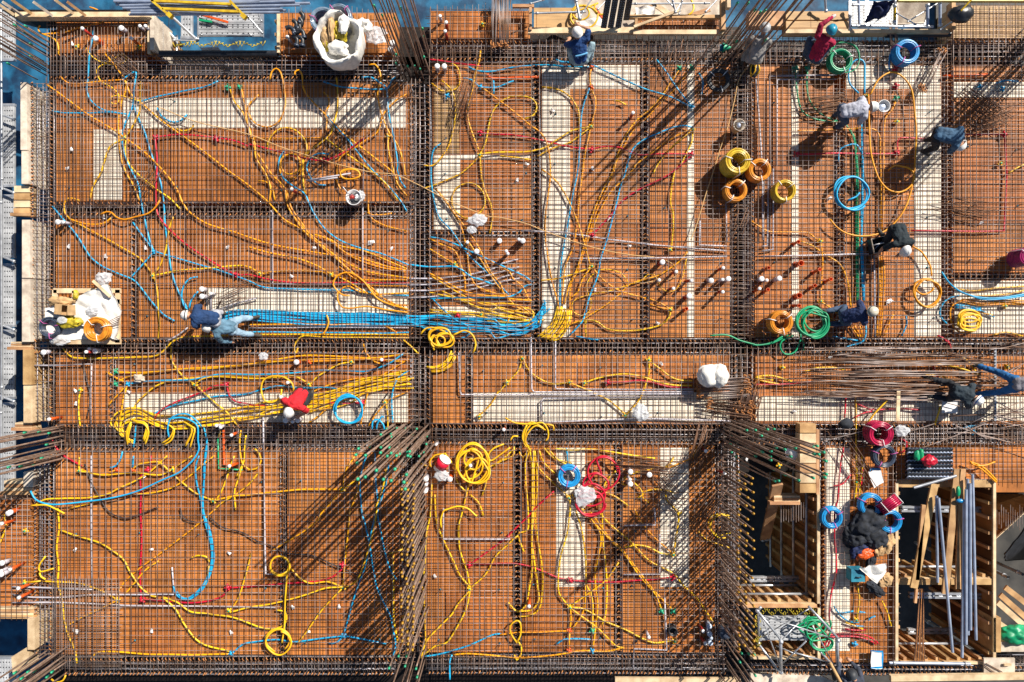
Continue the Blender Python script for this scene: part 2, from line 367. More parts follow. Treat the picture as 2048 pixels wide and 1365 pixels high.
# ------------------------------------------------------------------ beam cages
def cage(label,x0,y0,x1,y1,sp=9.5,nl=None,top=.055,lower=2):
    hor=(x1-x0)>(y1-y0); L=(x1-x0 if hor else y1-y0)/K; Wd=(y1-y0 if hor else x1-x0)/K
    c=G((x0+x1)/2,(y0+y1)/2); e=empty('beam_cage',(c.x,c.y,-.4),label,'beam cage','reinforcement cages in the beam troughs')
    rot=0 if hor else math.pi/2; bot=-.52+.4; tp=top+.4
    ww=max(.05,Wd/2-.045); nl=nl or max(2,int(Wd*K/8.5))
    def put(me,p,name='long_bar',rz=0):
        p=Vector(p); p.rotate(Matrix.Rotation(rot,3,'Z')); return link(name,me,e,p,(0,0,rot+rz))
    mb=MB(); k=max(2,int(L)); mb.tube([(i/k*L-L/2,rng.gauss(0,.006),rng.gauss(0,.004)) for i in range(k+1)],.0135,6); lm=mb.mesh('long_bar',M['barlong'])
    for i in range(nl):
        u=-ww+2*ww*i/(nl-1)
        put(lm,(rng.gauss(0,.03),u+rng.gauss(0,.008),tp-.03+rng.uniform(-.02,0)))
    for i in range(max(2,nl-2)):
        u=-ww+2*ww*i/max(1,nl-3)
        for z in ((bot+.02),(bot+.3))[:lower]:
            if z>bot+.1 and i%2: continue
            put(lm,(rng.gauss(0,.03),u+rng.gauss(0,.01),z))
    sm=[]
    for q in range(3):
        mb=MB(); r=.0075
        mb.tube([(0,-ww,bot),(0,-ww,tp),(0.004*q,ww,tp),(0,ww,bot)],r,5,closed=True)
        mb.cur=1
        for s in(-1,1):                                   # bent hook ends, rusty
            a=rng.uniform(.03,.055); mb.tube([(0,s*ww,tp+.01),(.008,s*(ww-.02),tp+.03),(.02+a*.4,s*(ww-.02-a),tp+.022-a*.3)],.011,5)
        sm.append(mb.mesh('stirrup',[M['barrust' if q==2 else 'bar'],M['hook']]))
    n=int(L*K/sp); cnt=0; rest=MB()
    for i in range(n):
        x=-L/2+(i+.5)*L/n+rng.gauss(0,.012)
        if cnt<100: put(rng.choice(sm),(x,rng.gauss(0,.006),rng.uniform(-.006,.006)),'stirrup',rng.gauss(0,.012))
        cnt+=1
CAGES=[('beam cage along the dark pipe at upper left',100,108,800,165,9.5),
 ('beam cage under the squatting worker in the blue shirt',860,80,1450,129,9),
 ('beam cage under the worker in the red sweater and blue coil',1505,80,1880,129,9.5),
 ('beam cage at the top right edge',1900,80,2085,129,9.5),
 ('beam cage in shadow of the bucket',105,402,817,438,12),
 ('narrow beam cage below the yellow conduit ring',865,462,1062,474,12),
 ('beam cage below the rubbish pallet and two workers',60,675,815,711,8.5),
 ('beam cage below the tall pale strips',865,675,1460,711,9.5),
 ('beam cage below the worker in the navy jacket',1510,675,2085,711,10),
 ('beam cage under the hanging yellow and blue conduit ends',110,846,765,905,9),
 ('beam cage below the row of grey pipes',860,845,1450,893,8.5),
 ('beam cage under the red coil and loose rods',1500,845,2085,893,9.5),
 ('beam cage along the bottom edge left of the wall bars',130,1310,795,1352,8),
 ('beam cage along the bottom edge below the black floor drain',855,1305,1450,1350,7.5),
 ('beam cage along the bottom right edge',1500,1326,2085,1352,9),
 ('thin beam cage above the flat yellow coil',1907,546,2085,559,11),
 ('edge beam cage beside the walkway at upper left',62,166,112,675,8),
 ('edge beam cage beside the walkway at middle left',62,711,112,845,8),
 ('edge beam cage at lower left',68,905,112,1310,8),
 ('column band cage between the bucket and the yellow ring',818,170,864,675,11),
 ('column band cage right of the red shirted worker',818,711,864,845,10),
 ('dark narrow cage left of the tall pale strip',1062,130,1083,675,11),
 ('dark narrow cage right of the L-shaped pale strip',1280,130,1300,675,11),
 ('wide cage under the four coils',1461,130,1509,675,9),
 ('wide cage right of the white bag on the stirrups',1461,711,1509,845,10),
 ('dark narrow cage under the blue conduit loop',1668,180,1690,675,11),
 ('narrow cage beneath the worker bending right',1883,130,1907,675,10),
 ('very narrow dark cage right of the rubbish pallet',262,438,275,675,12),
 ('very narrow cage beside the two green caps at left',222,711,232,845,12),
 ('dark narrow cage left of the grey pipe elbow',930,711,945,845,12),
 ('narrow cage left of the slanting shadows',558,905,575,1310,11),
 ('dark wall cage under the amber capped bars',801,905,849,1305,9),
 ('narrow cage left of the tall yellow loops',1025,893,1045,1305,11),
 ('narrow cage left of the black floor drain',1228,893,1245,1305,11),
 ('dark wall cage left of the timber shaft',1431,893,1480,1305,9),
 ('narrow cage beside the timber shaft',1637,893,1652,1322,9)]
for l,x0,y0,x1,y1,sp in CAGES: cage(l,x0,y0,x1,y1,sp)
# ------------------------------------------------------------------ conduits traced on the deck
CAB='''
o|@11 335,215 320,240 340,275 400,300 455,330 475,380 475,440
o|@11 345,280 500,265 630,230 800,190 820,150 780,95 715,70
b|@11 750,210 740,290 725,370 710,480 700,600 695,720 740,810 830,870 930,890
b|@11 425,875 520,893 700,893 860,885 1000,900
s|@11 690,390 730,450 800,495 870,490 950,440 1000,450 990,500 900,515 820,515 770,560 800,640 900,700 945,760 930,820 880,810 890,765 960,760 1100,800
t^|@11 1240,850 1560,970 2000,1080 @12 300,1180 600,1270 900,1350 @22 1000,40 1150,55 1300,120 1550,250 1850,370 @23 0,385 200,430 350,490 700,610 1000,670 1190,690
o|@11 835,435 900,510 985,630 1030,740 1110,810 1250,930 1450,1080 1700,1265 1800,1345 @22 0,130 140,245 200,310 280,395 410,470 520,560 700,710 880,870 1050,1010 1240,1110
o|@11 490,610 540,655 620,665 800,650 980,635
o|@11 390,675 480,740 600,830 700,900 850,990 990,1085 1160,1210 1280,1330 @21 1340,80 1400,170 1440,260 1500,340 1640,430 1850,495 @22 0,530 200,590 400,630 620,665
y|@11 1115,650 1110,800 1110,870 1060,980 1000,1070
y|@11 990,1090 880,1150 840,1250 805,1360 @21 760,100 735,160 720,240
b|@11 960,640 1040,580 1075,575 1060,700 1055,810 1020,900 980,1000 970,1120 1000,1250 1050,1360 @21 1090,120 1115,250 1140,370 1170,520 1210,640
b|@11 1055,830 1100,950 1150,1060 1190,1200 1240,1360 @21 1270,120 1290,280 1300,430 1320,600 1360,830 1410,970 1470,1080
b|@11 1090,810 1250,760 1450,720 1600,690 1710,645
o|@11 1000,630 990,720 960,800 945,900 935,1000 950,1200 1000,1360 @21 1050,120 1100,250
y|@11 1000,1100 990,1180 1020,1280 1090,1365 @21 1160,100 1240,165 1340,230 1420,310
r|@11 1225,1085 1240,1250 1240,1360 @21 1230,240 1250,360 1350,480 1500,610 1700,740 1860,820 @22 0,820 160,860 400,885 900,885 1250,890
r|@11 1230,1080 1400,1060 1600,1075 1700,1085 1850,1110 1950,1150 @12 0,1135 200,1185 400,1235 580,1260 750,1195 900,1085
b|@11 1240,850 1270,910 1350,960 1420,955 1470,905
y|@11 1390,1015 1440,1035 1500,1020 1525,985
o|@11 1810,710 1840,800 1900,880 1920,920 1960,1030 2000,1130 @12 60,1240 130,1360 @22 170,150 160,260
o|@11 1895,710 1925,850 1940,950 2000,1180 @12 100,1250 180,1365 @22 280,150 300,280 370,400 470,520 640,650 760,770 900,880 1000,980 1240,1100
o|@12 165,630 180,570 215,545 250,580 275,700 280,830 240,950 150,1000 50,970 0,900 @11 1945,840 2025,750
o|@12 360,600 360,575 390,560 415,600 420,680 460,760 560,870 650,960 740,1050 850,1140 1000,1260 1130,1365 @22 1160,120 1230,210
o|@12 580,730 620,770 620,840 590,890 605,930 600,1030
y|@12 680,620 690,720 690,860 660,980 620,1070 470,1190 430,1250 420,1365 @22 435,180 440,200
o|@12 0,1090 300,1090 590,1085
y|@12 600,1090 720,1180 860,1280 980,1365 @22 1080,130 1160,240
b|@12 610,910 680,1000 770,1100 850,1200 960,1330 @22 1060,110 1180,250 1230,330
o|@12 935,520 980,515 1015,560 1025,640 1000,740 1020,860 1040,920 1090,1040 1160,1150 1200,1280 1215,1365 @22 1220,60
o|@12 1230,745 1150,790 1080,860 1040,920 1000,1040 900,1110 830,1160 720,1230 690,1300 @22 690,0 690,110 730,180
b|@12 580,650 650,670 720,690 850,705 980,710 1080,700 1110,640 1140,615
b|@12 880,620 950,620 1020,660 1070,700 1080,820 1100,950 1130,1110 1160,1300 @22 1155,0 1180,90 1220,150
y|@12 150,1200 150,1120 200,1040 280,1005 370,1030 440,1110 445,1200 400,1300
o|@12 250,1365 240,1300 280,1220 340,1210 400,1260 405,1365 @22 380,60 310,80
b|@12 275,1190 240,1240 230,1320 @22 240,0 270,70 340,130 430,190 460,250 510,350 600,470 720,560 880,620 1040,660 1240,745
b|@12 620,1210 540,1205 480,1240 450,1310 @22 450,0 480,70 540,120 600,125
o|@12 1085,1080 1080,1150 1100,1250 1130,1365
y|@12 1500,640 1570,710 1600,800 1600,950 1560,1130 1500,1230 1430,1300 1360,1300
y|@12 1565,500 1620,540 1640,620 1620,690 1560,720 1500,720 1420,660
o|@12 1800,410 1790,490 1760,580 1740,700 1710,800 1700,920 1730,1040 1790,1190
y|@12 1790,1220 1840,1120 1870,960 1900,870 1960,800 2028,770 @13 60,765 180,760 260,790 285,850 260,910 190,940
o|@12 1800,690 1900,760 1960,810 @13 0,800 90,870 180,945 250,1000 310,1040 360,1110 385,1220 390,1365 @23 380,150 355,350 350,520 370,680 400,850 440,1000 465,1110
y|@12 1790,1225 1720,1300 1650,1360 @22 1600,60 1450,120 1360,150
y|@12 1795,1230 1805,1365 @22 1830,150 1880,280 1890,380 1870,500
y|@12 1795,1215 1900,1200 2028,1195 @13 200,1195 330,1170 430,1110 560,1030 690,1000
y|@13 0,1225 100,1235 240,1255
b|@12 1490,1130 1440,1165 1420,1230 1415,1365 @22 1420,110 1440,260 1480,380 1560,460 1640,570 1700,660 1800,760 1900,850 2020,975
b|@12 1700,530 1760,560 1850,570 1950,555 @13 0,555 150,530 320,520 500,525 690,535
b|@12 1665,620 1720,630 1780,680 1800,690 1920,690 2028,650 @13 110,640
b|@12 1900,640 1902,690 1900,745
r|@12 1400,480 1500,490 1690,515 1800,530
r|@12 1800,1045 2028,1060 @13 200,1080 360,1110 500,1145 700,1175
r|@13 710,1175 820,1150 930,1160 1000,1190 1080,1220 1250,1210 1480,1210
O|@12 1850,590 1880,620 2028,620 @13 300,615
b|@13 430,475 470,495 570,500 700,515 800,560 950,630 1100,695 1300,760 1480,845
b|@13 1215,475 1280,560 1350,670 1420,760 1490,840
b|@13 1545,580 1575,640 1575,700 1560,750
o|@13 710,540 700,600 705,690
o|@13 705,700 740,790 735,880 710,980
b|@13 695,700 660,790 635,900 625,1050 615,1200 600,1365 @23 570,180 530,400 510,520 480,700 465,870 465,1110
y|@13 325,690 430,700 530,750 590,830 615,900 615,985
o|@13 705,1000 690,1080 660,1200 640,1365 @23 620,200 600,400
y|@13 700,1005 600,1080 540,1120 400,1170 290,1230
o|@13 1390,560 1320,660 1250,770 1160,870 1060,950 980,1060 920,1200 870,1365 @23 820,120 740,300 690,450 650,600 590,800 540,900 500,1050
o|@13 1465,560 1380,680 1270,790 1150,920 1070,980 1000,1080 950,1180 900,1280 @23 890,0 840,130 760,300 710,450 670,570 610,780 550,900 540,1090
b|@13 1500,1010 1430,990 1340,1005 1220,1055 1120,1100 1040,1160 1000,1250 970,1365 @23 930,160 890,320 830,550 780,700 760,820 720,930 690,1010 665,1120
o|@13 1495,1025 1420,1045 1300,1110 1160,1215 1050,1300 @23 1040,0 950,90 860,180 790,300 710,480 665,600
y|@13 1490,1030 1400,1100 1300,1190 1220,1300 1190,1365
y|@13 1500,1030 1490,1120 1440,1220 1400,1300 @23 1365,0 1340,100 1325,250 1345,350 1340,500 1330,610
r|@13 1490,1215 1400,1300 1320,1365 @23 1250,80 1080,160 960,240 850,370 720,510
t^|@13 1990,490 1900,560 1840,660 1810,800 1760,1000 1700,1180 1650,1340 @23 1590,200 1520,430 1470,560
y|@13 880,800 920,800 980,830
o|@23 315,0 390,50 460,120 530,240 600,410 650,560 700,740
o|@23 590,460 570,600 510,750 490,900 480,1050
y|@23 320,865 450,850 560,820 710,765
o|@23 710,760 640,860 600,960 540,1000
o|@23 715,760 780,840 880,920 960,960 1130,1005
ys|@23 1000,890 950,820 870,785 790,780 720,820 680,880 680,950 710,1030 690,1110 630,1140 570,1110 555,1060 590,1010 720,970 860,945 1000,900 1090,870 1150,820 1200,820 1230,870 1250,920 1310,955 1370,930 1420,830 1450,690
t|@23 1260,700 1330,730 1380,790 1370,830 1300,860 1200,870 1080,890
o|@23 1455,640 1400,710 1320,770 1220,830 1080,870 1000,900 940,960 830,1050 720,1120 640,1170 520,1220 440,1290
o|@23 1160,1050 1240,1075 1320,1090
o|@23 1160,1010 1250,1045 1320,1090
y|@23 1325,1095 1320,1140 1270,1200 1190,1230 1080,1250 930,1255 830,1240 760,1190 690,1175 590,1190
y|@23 665,1170 662,1230 665,1300
b|@23 660,1120 640,1180 580,1250 540,1290
b|@23 590,1300 700,1320 770,1325
wp|@23 160,480 500,495 830,545 1200,590 1760,635
wp|@23 530,695 1000,695 1400,690 1760,680
wp|@23 1555,400 1550,590 1760,600
wp|@23 1755,270 1760,560
w|@22 1240,850 1450,850 1700,820 1900,775 @23 0,740 140,700
w|@22 1240,900 1500,890 1750,850 @23 0,800 150,760
w|@22 1240,945 1500,935 1800,890 @23 0,845 150,800
w|@22 1240,1000 1450,990 1750,930 @23 0,880 155,845
o|@22 75,95 130,100 180,150 200,240
o|@22 0,605 150,650 400,700 550,760 640,820 700,840 780,880 880,940 960,970 1240,965
o|@21 1900,750 @22 0,760 50,785 90,815
o|@22 95,815 200,795 400,790 560,800 640,820 900,860 1100,860 1230,860
o^|@22 790,985 740,980 700,950 665,900 690,840 750,810 820,820 900,880 1000,1000 1100,1050 1240,1090
o^|@22 700,960 700,1010 730,1070 800,1085 920,1070 1050,1090 1240,1115
o|@22 700,960 740,920 790,915 850,950 960,970
o|@22 520,510 620,550 750,650 900,700 1050,750 1220,790
o|@22 640,560 800,680 1000,760 1220,800
o|@22 420,480 700,690 900,790 1240,850
o|@22 700,760 900,890 1230,910
o|@22 510,510 640,550 720,600 900,640 1100,720 1230,775
o|@22 330,340 420,450 600,620 800,800 950,920 1100,1040 1240,1060
o|@22 300,180 330,300 420,430 500,540 650,680
o|@22 925,340 960,360 1040,360 1110,345
o|@22 930,250 930,330 960,390 1060,440 1160,465 1235,485
y|@22 1640,360 1690,385 1770,360 1830,280 1820,180 1760,120 1690,110 1610,150 1575,230 1590,310 1640,360
o|@22 1440,150 1500,210 1580,330 1650,450 1680,560 1700,690 1710,780 1760,900 1900,960 2028,990
o|@22 1450,150 1540,270 1640,400 1720,510 1800,640 1880,800 1960,900 @23 20,960
o|@22 1405,540 1500,590 1600,640 1650,760 1680,860 1680,950
o|@22 1405,620 1520,690 1600,740 1660,800 1680,900
o|@22 1400,810 1500,860 1650,940 1800,980 @23 0,990 100,1010 250,1020
o|@22 1410,830 1560,920 1700,1000 1850,1060 @23 0,1045 150,1060 240,1120
y|@22 1400,960 1500,980 1700,1020 1900,1050 @23 0,1090 100,1120 260,1170
y|@22 1400,1090 1600,1110 1800,1120 @23 0,1140 200,1170 320,1190
y|@22 1400,1115 1700,1130 1900,1170 @23 0,1190 150,1185 250,1170
y|@22 1660,1010 1760,1070 1900,1090 @23 0,1075 100,1100 260,1130
y|@22 1850,1180 2028,1190 @23 100,1200 200,1215 300,1180 345,1170
y|@22 1500,950 1700,1040 1900,1110 @23 0,1125 120,1150 250,1190
o|@22 1700,560 1800,700 1860,800 @23 0,930 120,1060 230,1120
y|@23 60,1190 90,1120 150,1090 220,1080 265,1120 250,1170
b|@22 1410,530 1500,545 1620,590 1720,640 1850,700 @23 0,745 100,790 190,830 250,875
o|@22 1870,710 2028,800 @23 100,850 170,910 220,1010 240,1040
b|@22 1250,745 1400,760 1580,755 1650,780 1730,840 1800,860 1900,900
b|@22 1410,1005 1600,1000 1800,1000 @23 0,1000 80,990 160,950 190,910 250,895
b|@22 1430,1010 1500,1080 1600,1170 1700,1220 1720,1260 1690,1300 1650,1310
o|@22 0,1210 300,1205 600,1210 1000,1205 1080,1230 1150,1270
b|@22 0,1265 500,1270 1000,1275 1240,1270
y|@22 0,1285 600,1285 1240,1285
y|@22 1240,1310 900,1310 600,1305 430,1295 385,1320 @32 350,60 365,105 380,60
o^|@22 615,1135 630,1190 610,1250 580,1290
wp|@22 170,325 183,340 182,890 1250,895
wp|@22 890,0 885,380 885,850
wp^|@22 460,100 800,45
wp^|@22 480,103 700,75
wp|@22 0,1235 600,1230 1240,1232
o|@21 640,250 600,235 550,230 515,270 520,340 560,385 640,430 800,520 980,620 1100,690 1170,770 1210,830
o|@21 560,390 680,425 820,425 890,380
o^|@21 820,360 870,340 910,350 940,380 1000,400 1080,380 1190,350 1250,300 1280,250
b|@21 425,290 500,380 600,500 680,620 730,690 820,760 950,820 1050,860 1110,920 1180,1010 1250,1090 1300,1140 1370,1180
b|@21 1050,415 1110,500 1210,630
b|@21 1215,640 1150,720 1040,840
b|@21 1225,640 1350,680 1550,740 1700,780 1850,830 @22 0,870 120,920 350,930 600,940 800,945 1050,970 1240,985
y|@21 1365,370 1330,480 1310,620 1260,750 1220,810
y|@21 1225,825 1400,790 1600,775 1800,755 1900,750 1970,765
y|@21 1220,840 1240,960 1250,1080 1255,1200 1245,1320
b|@21 1555,840 1500,850 1450,900 1430,980 1450,1060 1480,1090
b|@21 1490,1080 1500,1030 1530,980 1560,950
y|@21 2028,1285 1700,1295 1450,1305 1360,1340 @31 1240,120 1050,135 800,145 600,140 550,115 510,65
k^|@21 1660,1140 1720,1080 1755,1015
wp|@21 1660,960 1660,1100
w|@21 1310,1340 1400,1290 1480,1230
w|@21 1670,1130 1800,1060 2020,1000
o|@31 930,250 1100,255 1250,245 1400,230 1600,215 1800,205 2028,180 @32 200,155 400,125 600,125 800,135 1000,140 1150,120 1240,110
o|@31 935,330 1000,290 1150,260 1350,235 1600,225 @32 0,195 250,165 600,150 900,150 1200,170
o|@31 845,250 920,295 1000,335
o|@31 1000,350 940,420 880,480 855,515
o|@31 1005,360 980,450 960,560 950,640
b|@31 1020,340 1200,320 1500,310 1600,290 1750,265 @32 0,270 300,260 550,240 700,240 800,240 900,245 1000,220 1100,180 1200,110
y|@31 1350,50 1350,150 1380,210 1450,290 1540,350 1600,410 1700,500 1780,560 1860,660
y|@31 1540,350 1580,310 1680,285 1900,295 @32 0,300 150,300 350,280 420,310 470,345
y|@31 1050,570 1080,490 1150,420 1230,360 1350,315 1500,300 1700,280 2028,285
r|@31 1220,610 1260,555 1350,500 1500,440 1600,400 1680,360 1770,345
r|@31 1780,350 1800,430 1850,480 1950,500 @32 0,505 150,510
r|@32 480,500 600,490 750,495 870,490
b|@31 1190,590 1280,540 1400,500 1550,470 1700,440 1850,430 @32 0,415 120,380 220,360 300,365 450,375 600,370 720,385
b^|@31 1350,750 1340,680 1360,610 1420,575 1500,575 1560,620 1600,670
b^|@31 1340,610 1450,600 1530,630 1570,670 1570,780 1575,850 1530,930 1430,1020 1300,1080 1100,1170 900,1220 700,1250 500,1270 400,1265 320,1230 280,1165
b|@31 1080,660 1070,750 1060,830
b|@31 975,860 960,920 920,980 880,990
b|@31 1055,900 1052,945 1050,990
b|@31 1620,780 1630,830 1620,900 1600,1000 1600,1150 1590,1250 @41 1590,0 1640,150 1670,280 1680,400 1650,520 1600,620 1540,680 1480,715 1420,705 1380,660 1365,600
b|@31 1565,900 1540,980 1545,1100 1570,1220 @41 1585,0 1625,150 1655,280 1662,400 1635,520 1585,610 1530,665 1475,700 1425,690 1390,650
b|@31 1600,670 1625,780 1612,900 1610,1050 1595,1200 @41 1600,30 1650,200 1672,330 1668,430 1620,580 1550,665 1490,707 1440,705 1395,680
y|@31 645,390 630,470 630,560 645,670
y|@31 640,910 640,1010 720,1030 830,1050 1000,1035 1100,1030 1200,1045 1280,1045 1350,1010
o|@31 660,1010 760,1045 830,1045 920,1010
y|@31 1050,1005 1100,965 1180,950 1250,945 1290,970 1340,1020
y|@31 1320,900 1200,1010 1080,1090 950,1150 850,1200 700,1225 500,1230 370,1240 290,1285
o|@31 1685,900 1580,980 1450,1090 1350,1150 1200,1190 1000,1205 850,1235 700,1275 560,1310
y|@31 1510,900 1420,960 1370,1000 1380,1060 1450,1120 1550,1200 1670,1250
y|@31 1840,900 1810,980 1780,1080 1740,1180 1700,1240
o|@31 1690,1245 1850,1210 @32 0,1205 150,1185 350,1165 500,1160 720,1160
y|@31 2028,1030 1950,1120 1850,1200 1750,1260 1640,1360
y|@31 1900,980 1870,1080 1840,1180 1845,1320
y|@31 1890,700 1880,800 1890,900 1910,970 1960,1010 @32 0,1010 60,1000 95,940 80,880 50,845
y|@31 1930,740 1920,850 1915,940 1860,1060
y|@31 1730,700 1720,760
gp|@31 1710,770 1715,1000 1900,1010
Op|@31 1755,700 1755,970 1850,970
r|@31 415,750 440,820 500,890 560,930 650,980
r|@31 1190,900 1180,1000 1110,1060 1110,1200 @41 1110,0 1115,300 1105,500 1115,700
y^|@31 280,1280 400,1275 460,1300 540,1340
wp|@31 290,200 500,200 735,190 725,400 725,650
wp|@31 730,900 730,1365 @41 735,600
k|@31 660,170 690,300 720,450 690,600
k|@31 680,960 730,1100 800,1230 @41 840,0 900,50 1000,75 1100,50 1250,-10
k|@41 1420,0 1450,80 1550,110
k|@41 1640,70 1750,150 1900,190 2028,260 @42 100,260 300,350 500,370 700,460 870,530
y^|@32 130,460 110,380 130,310 200,280 290,290 350,340 360,400
y^|@32 110,400 140,470 200,480 260,440 270,380
o|@32 890,30 910,100 980,170 1040,190
o|@32 470,170 600,165 800,155 950,150
y|@32 800,170 700,190 610,240 530,290 480,345
o|@32 480,410 600,360 700,330 850,300 1000,290 1240,150
o|@32 700,470 600,540 530,600 470,640
o|@32 930,390 900,500 870,660
o|@32 1065,490 980,590 930,670
y|@32 1070,490 1080,620 1080,690
o|@32 1060,480 1150,440 1235,400
b|@32 1240,240 1160,300 1120,400 1110,500 1120,640
k|@32 1090,400 980,560 920,680
b^|@32 965,690 970,630 1010,615 1050,650 1060,690
b^|@32 1000,690 1005,650 1040,590 1055,600
y|@32 1200,0 1250,40 1320,110
o|@32 820,910 760,1000 740,1060 730,1150
y|@32 730,1160 800,1110 870,1070
o|@32 730,1160 650,1250 560,1350 @42 540,90 430,180 300,260 180,330
b|@32 910,910 880,1010 865,1130 880,1365 @42 900,100 940,290 960,430 990,600 1040,710 1100,840 1120,950 1140,1060 1120,1160
b|@32 980,880 980,1000 1000,1250 1000,1365 @42 1020,150 1060,350 1100,480 1150,560
b|@32 1090,950 1070,1100 1020,1260 @42 995,20 950,200 910,430 850,600 790,790 760,900 735,985
o|@32 860,1080 850,1160 800,1300 @42 790,0 770,200 745,450 735,600
y|@32 1070,1000 1040,1150 990,1300 @42 1000,0 960,200 900,420 840,560 760,610
y^|@32 1520,880 1450,890 1410,940 1420,980
y|@32 1330,960 1400,985
y|@32 1420,1110 1410,1365 @42 1380,200 1365,450 1350,560 1310,580 1290,640
y|@32 1445,1200 1455,1365 @42 1470,150 1530,290 1600,430 1640,520 1720,620
y|@32 1520,880 1590,980 1600,1060 1640,1130 1690,1180
y|@32 1720,1205 1780,1260 1810,1330 1820,1365 @42 1810,50
y|@32 1770,1040 1720,1100 1690,1200 1650,1365 @42 1630,150 1640,330 1690,480 1720,620
y^|@42 1500,140 1495,80 1520,10 @32 1540,1310 1620,1285 1700,1300 1760,1350 @42 1775,50
y^|@33 80,830 0,890 @32 1880,935 1860,890 1900,840 1980,805
y|@33 110,850 0,940 @32 1850,990 1700,1010
y|@32 1845,1050 1840,1120 1810,1210
wp|@32 115,600 125,1365 @42 135,510 210,510
y|@33 175,145 150,230 100,290 55,330 0,400 @32 1940,400 1880,500 1790,590
y|@33 180,150 230,240 320,310 420,345 540,330
y|@33 540,335 680,390 830,460 920,530 970,585
y|@33 1155,160 1160,250 1130,350 1090,450 1030,530 975,585
y|@33 1160,165 1250,230 1330,290 1400,315 1490,320
y|@33 655,335 750,300 860,275 980,265 1100,285 1200,320 1330,350 1490,355
r|@33 835,330 950,330 1080,315 1200,335 1320,365 1470,370
wp|@33 240,-20 245,385 265,405 1500,402
wp|@33 430,-20 430,370 440,382 1500,388
wp|@32 1630,100 1640,400 1650,425 @33 0,425 1500,420
wp|@33 320,620 315,480 340,455 1500,440
wp|@33 330,640 1100,610 1790,630
y^|@33 40,600 120,640 250,650 330,640 370,700 370,760 350,780
y^|@33 210,650 185,720 190,800 210,830
y^|@33 350,650 410,660 415,700
y^|@33 80,780 100,745 140,745
y|@33 240,840 200,950 200,1100 220,1365 @43 215,170 150,190 145,230 185,340
y|@33 230,850 250,1000 250,1365 @43 245,200 250,400 250,500 230,600 210,720 180,780 130,800 65,730
y|@33 260,850 265,1000 260,1365 @43 250,250 270,450 300,650 300,720 260,780 210,800 130,800
y|@33 270,860 290,1100 275,1365 @43 300,280 325,450 330,600 320,740 280,810 200,840 150,840
y|@33 265,870 300,990 400,1100 480,1170 540,1220
y|@33 300,850 340,950 430,1040
y|@33 340,840 420,920 560,960
y|@33 370,840 450,930 520,970
y|@33 430,845 550,855 720,850 880,870 1050,900 1200,920
y|@33 220,850 180,910 150,870
y|@33 110,830 100,900 0,945 @32 1900,985
y|@33 545,1230 545,1365
y|@33 560,1200 640,1320 @43 660,0
y|@33 1350,910 1300,980 1200,1000 1050,1030 960,1080 950,1120 980,1130
y|@33 1040,1110 1090,1160 1105,1200 1070,1225
o|@33 1530,830 1490,910 1390,960 1300,990 1200,975
y|@33 1100,1230 1120,1180 1200,1160 1300,1170 1360,1190
y|@33 1100,1220 1150,1265
y|@33 1280,1170 1300,1250 1400,1350 @43 1410,20
y|@33 800,1180 900,1220 1000,1290
y|@33 800,1170 830,1090 900,1020
rp|@33 420,1175 270,1310 @43 220,65 0,275
b|@33 515,840 525,900 530,960
y|@43 545,0 520,200 470,380 450,560 460,660 510,730 545,770
y|@43 590,20 640,200 665,400 670,600 700,650 720,750 720,940
o|@43 640,20 900,290 960,350 1080,520 1200,660 1250,780
o|@43 700,30 860,240 940,310 1060,470 1180,620 1330,780
y|@43 760,20 850,120 1000,250 1150,400 1280,470 1360,520 1420,600 1530,700 1600,800 1660,890
o|@43 1040,0 1100,110 1200,230 1290,310 1340,355
y|@43 1355,0 1390,60 1370,200 1345,355
y|@43 1340,360 1250,350 1150,300 1050,285 970,305
o|@43 690,60 780,200 770,350 740,480 740,600 760,750 745,900 720,1080
y|@43 790,40 800,250 820,450 830,650 820,830 790,910
y|@43 920,420 830,550 720,640 550,760
y|@43 550,770 640,780 740,830 820,880 960,940 1100,1010 1200,1045 1300,1035 1350,1025
y|@43 545,775 650,850 760,930 830,1000 900,1070 960,1085
o|@43 545,780 550,860 540,950
o|@43 540,960 535,1090
o|@43 660,600 660,700 640,820 560,940
o|@43 0,980 150,965 300,965 530,950
o|@42 1950,1150 @43 0,1150 200,1160 400,1140 600,1110 710,1105
o|@43 715,1110 830,1115 950,1085
b|@43 440,1060 500,1020 600,1015 700,1020
r|@42 1720,435 1900,435 @43 0,430 150,435 300,480 450,540 545,560
r|@43 545,560 700,570 900,575 1100,560 1340,540
y^|@43 130,1030 85,960 80,900 130,860 160,880 160,970 130,1030
y|@43 130,1030 165,1070 160,1140 130,1180 110,1140
wp|@43 1200,0 1205,130 960,135
wp|@43 1240,200 1240,510 960,515
wp|@43 1275,690 1295,1100 1040,1090 1035,1240
ys|@43 1790,190 1700,210 1640,170 1620,110 1650,60 1720,45 1780,60
ys|@43 1530,170 1600,240 1700,280 1790,310
y|@42 1720,620 1840,510 1920,370 2028,270 @43 100,245 145,210
r|@41 1130,710 1300,720 1500,735 1650,720 1750,680 1790,610
r|@41 1800,620 @42 0,610 200,595 400,580 550,565 650,535 730,470
y|@42 735,615 620,570 480,580 400,540 330,470
y^|@42 310,480 255,507 190,470 185,400 250,362 320,400 325,450 310,480 295,700 290,900 270,1030
y|@42 735,610 600,620 480,660 350,700 150,745 0,770 @41 1820,805
y|@42 730,620 650,700 560,800 450,960 380,1050
y|@42 215,790 280,800 295,860 250,920 130,930 0,890 @41 1800,840 1620,815 1500,800 1400,730 1280,690
y^|@42 215,1100 150,1040 150,980 200,930 270,925 330,980 320,1040 290,1080
b|@42 735,990 500,1020 350,1040 200,1020 0,1045 @41 1900,1060 1830,1120
b|@42 740,990 850,1010 1000,1040 1070,1050
b|@42 735,995 680,1045 620,1050
r|@42 1720,435 1850,340 2028,215
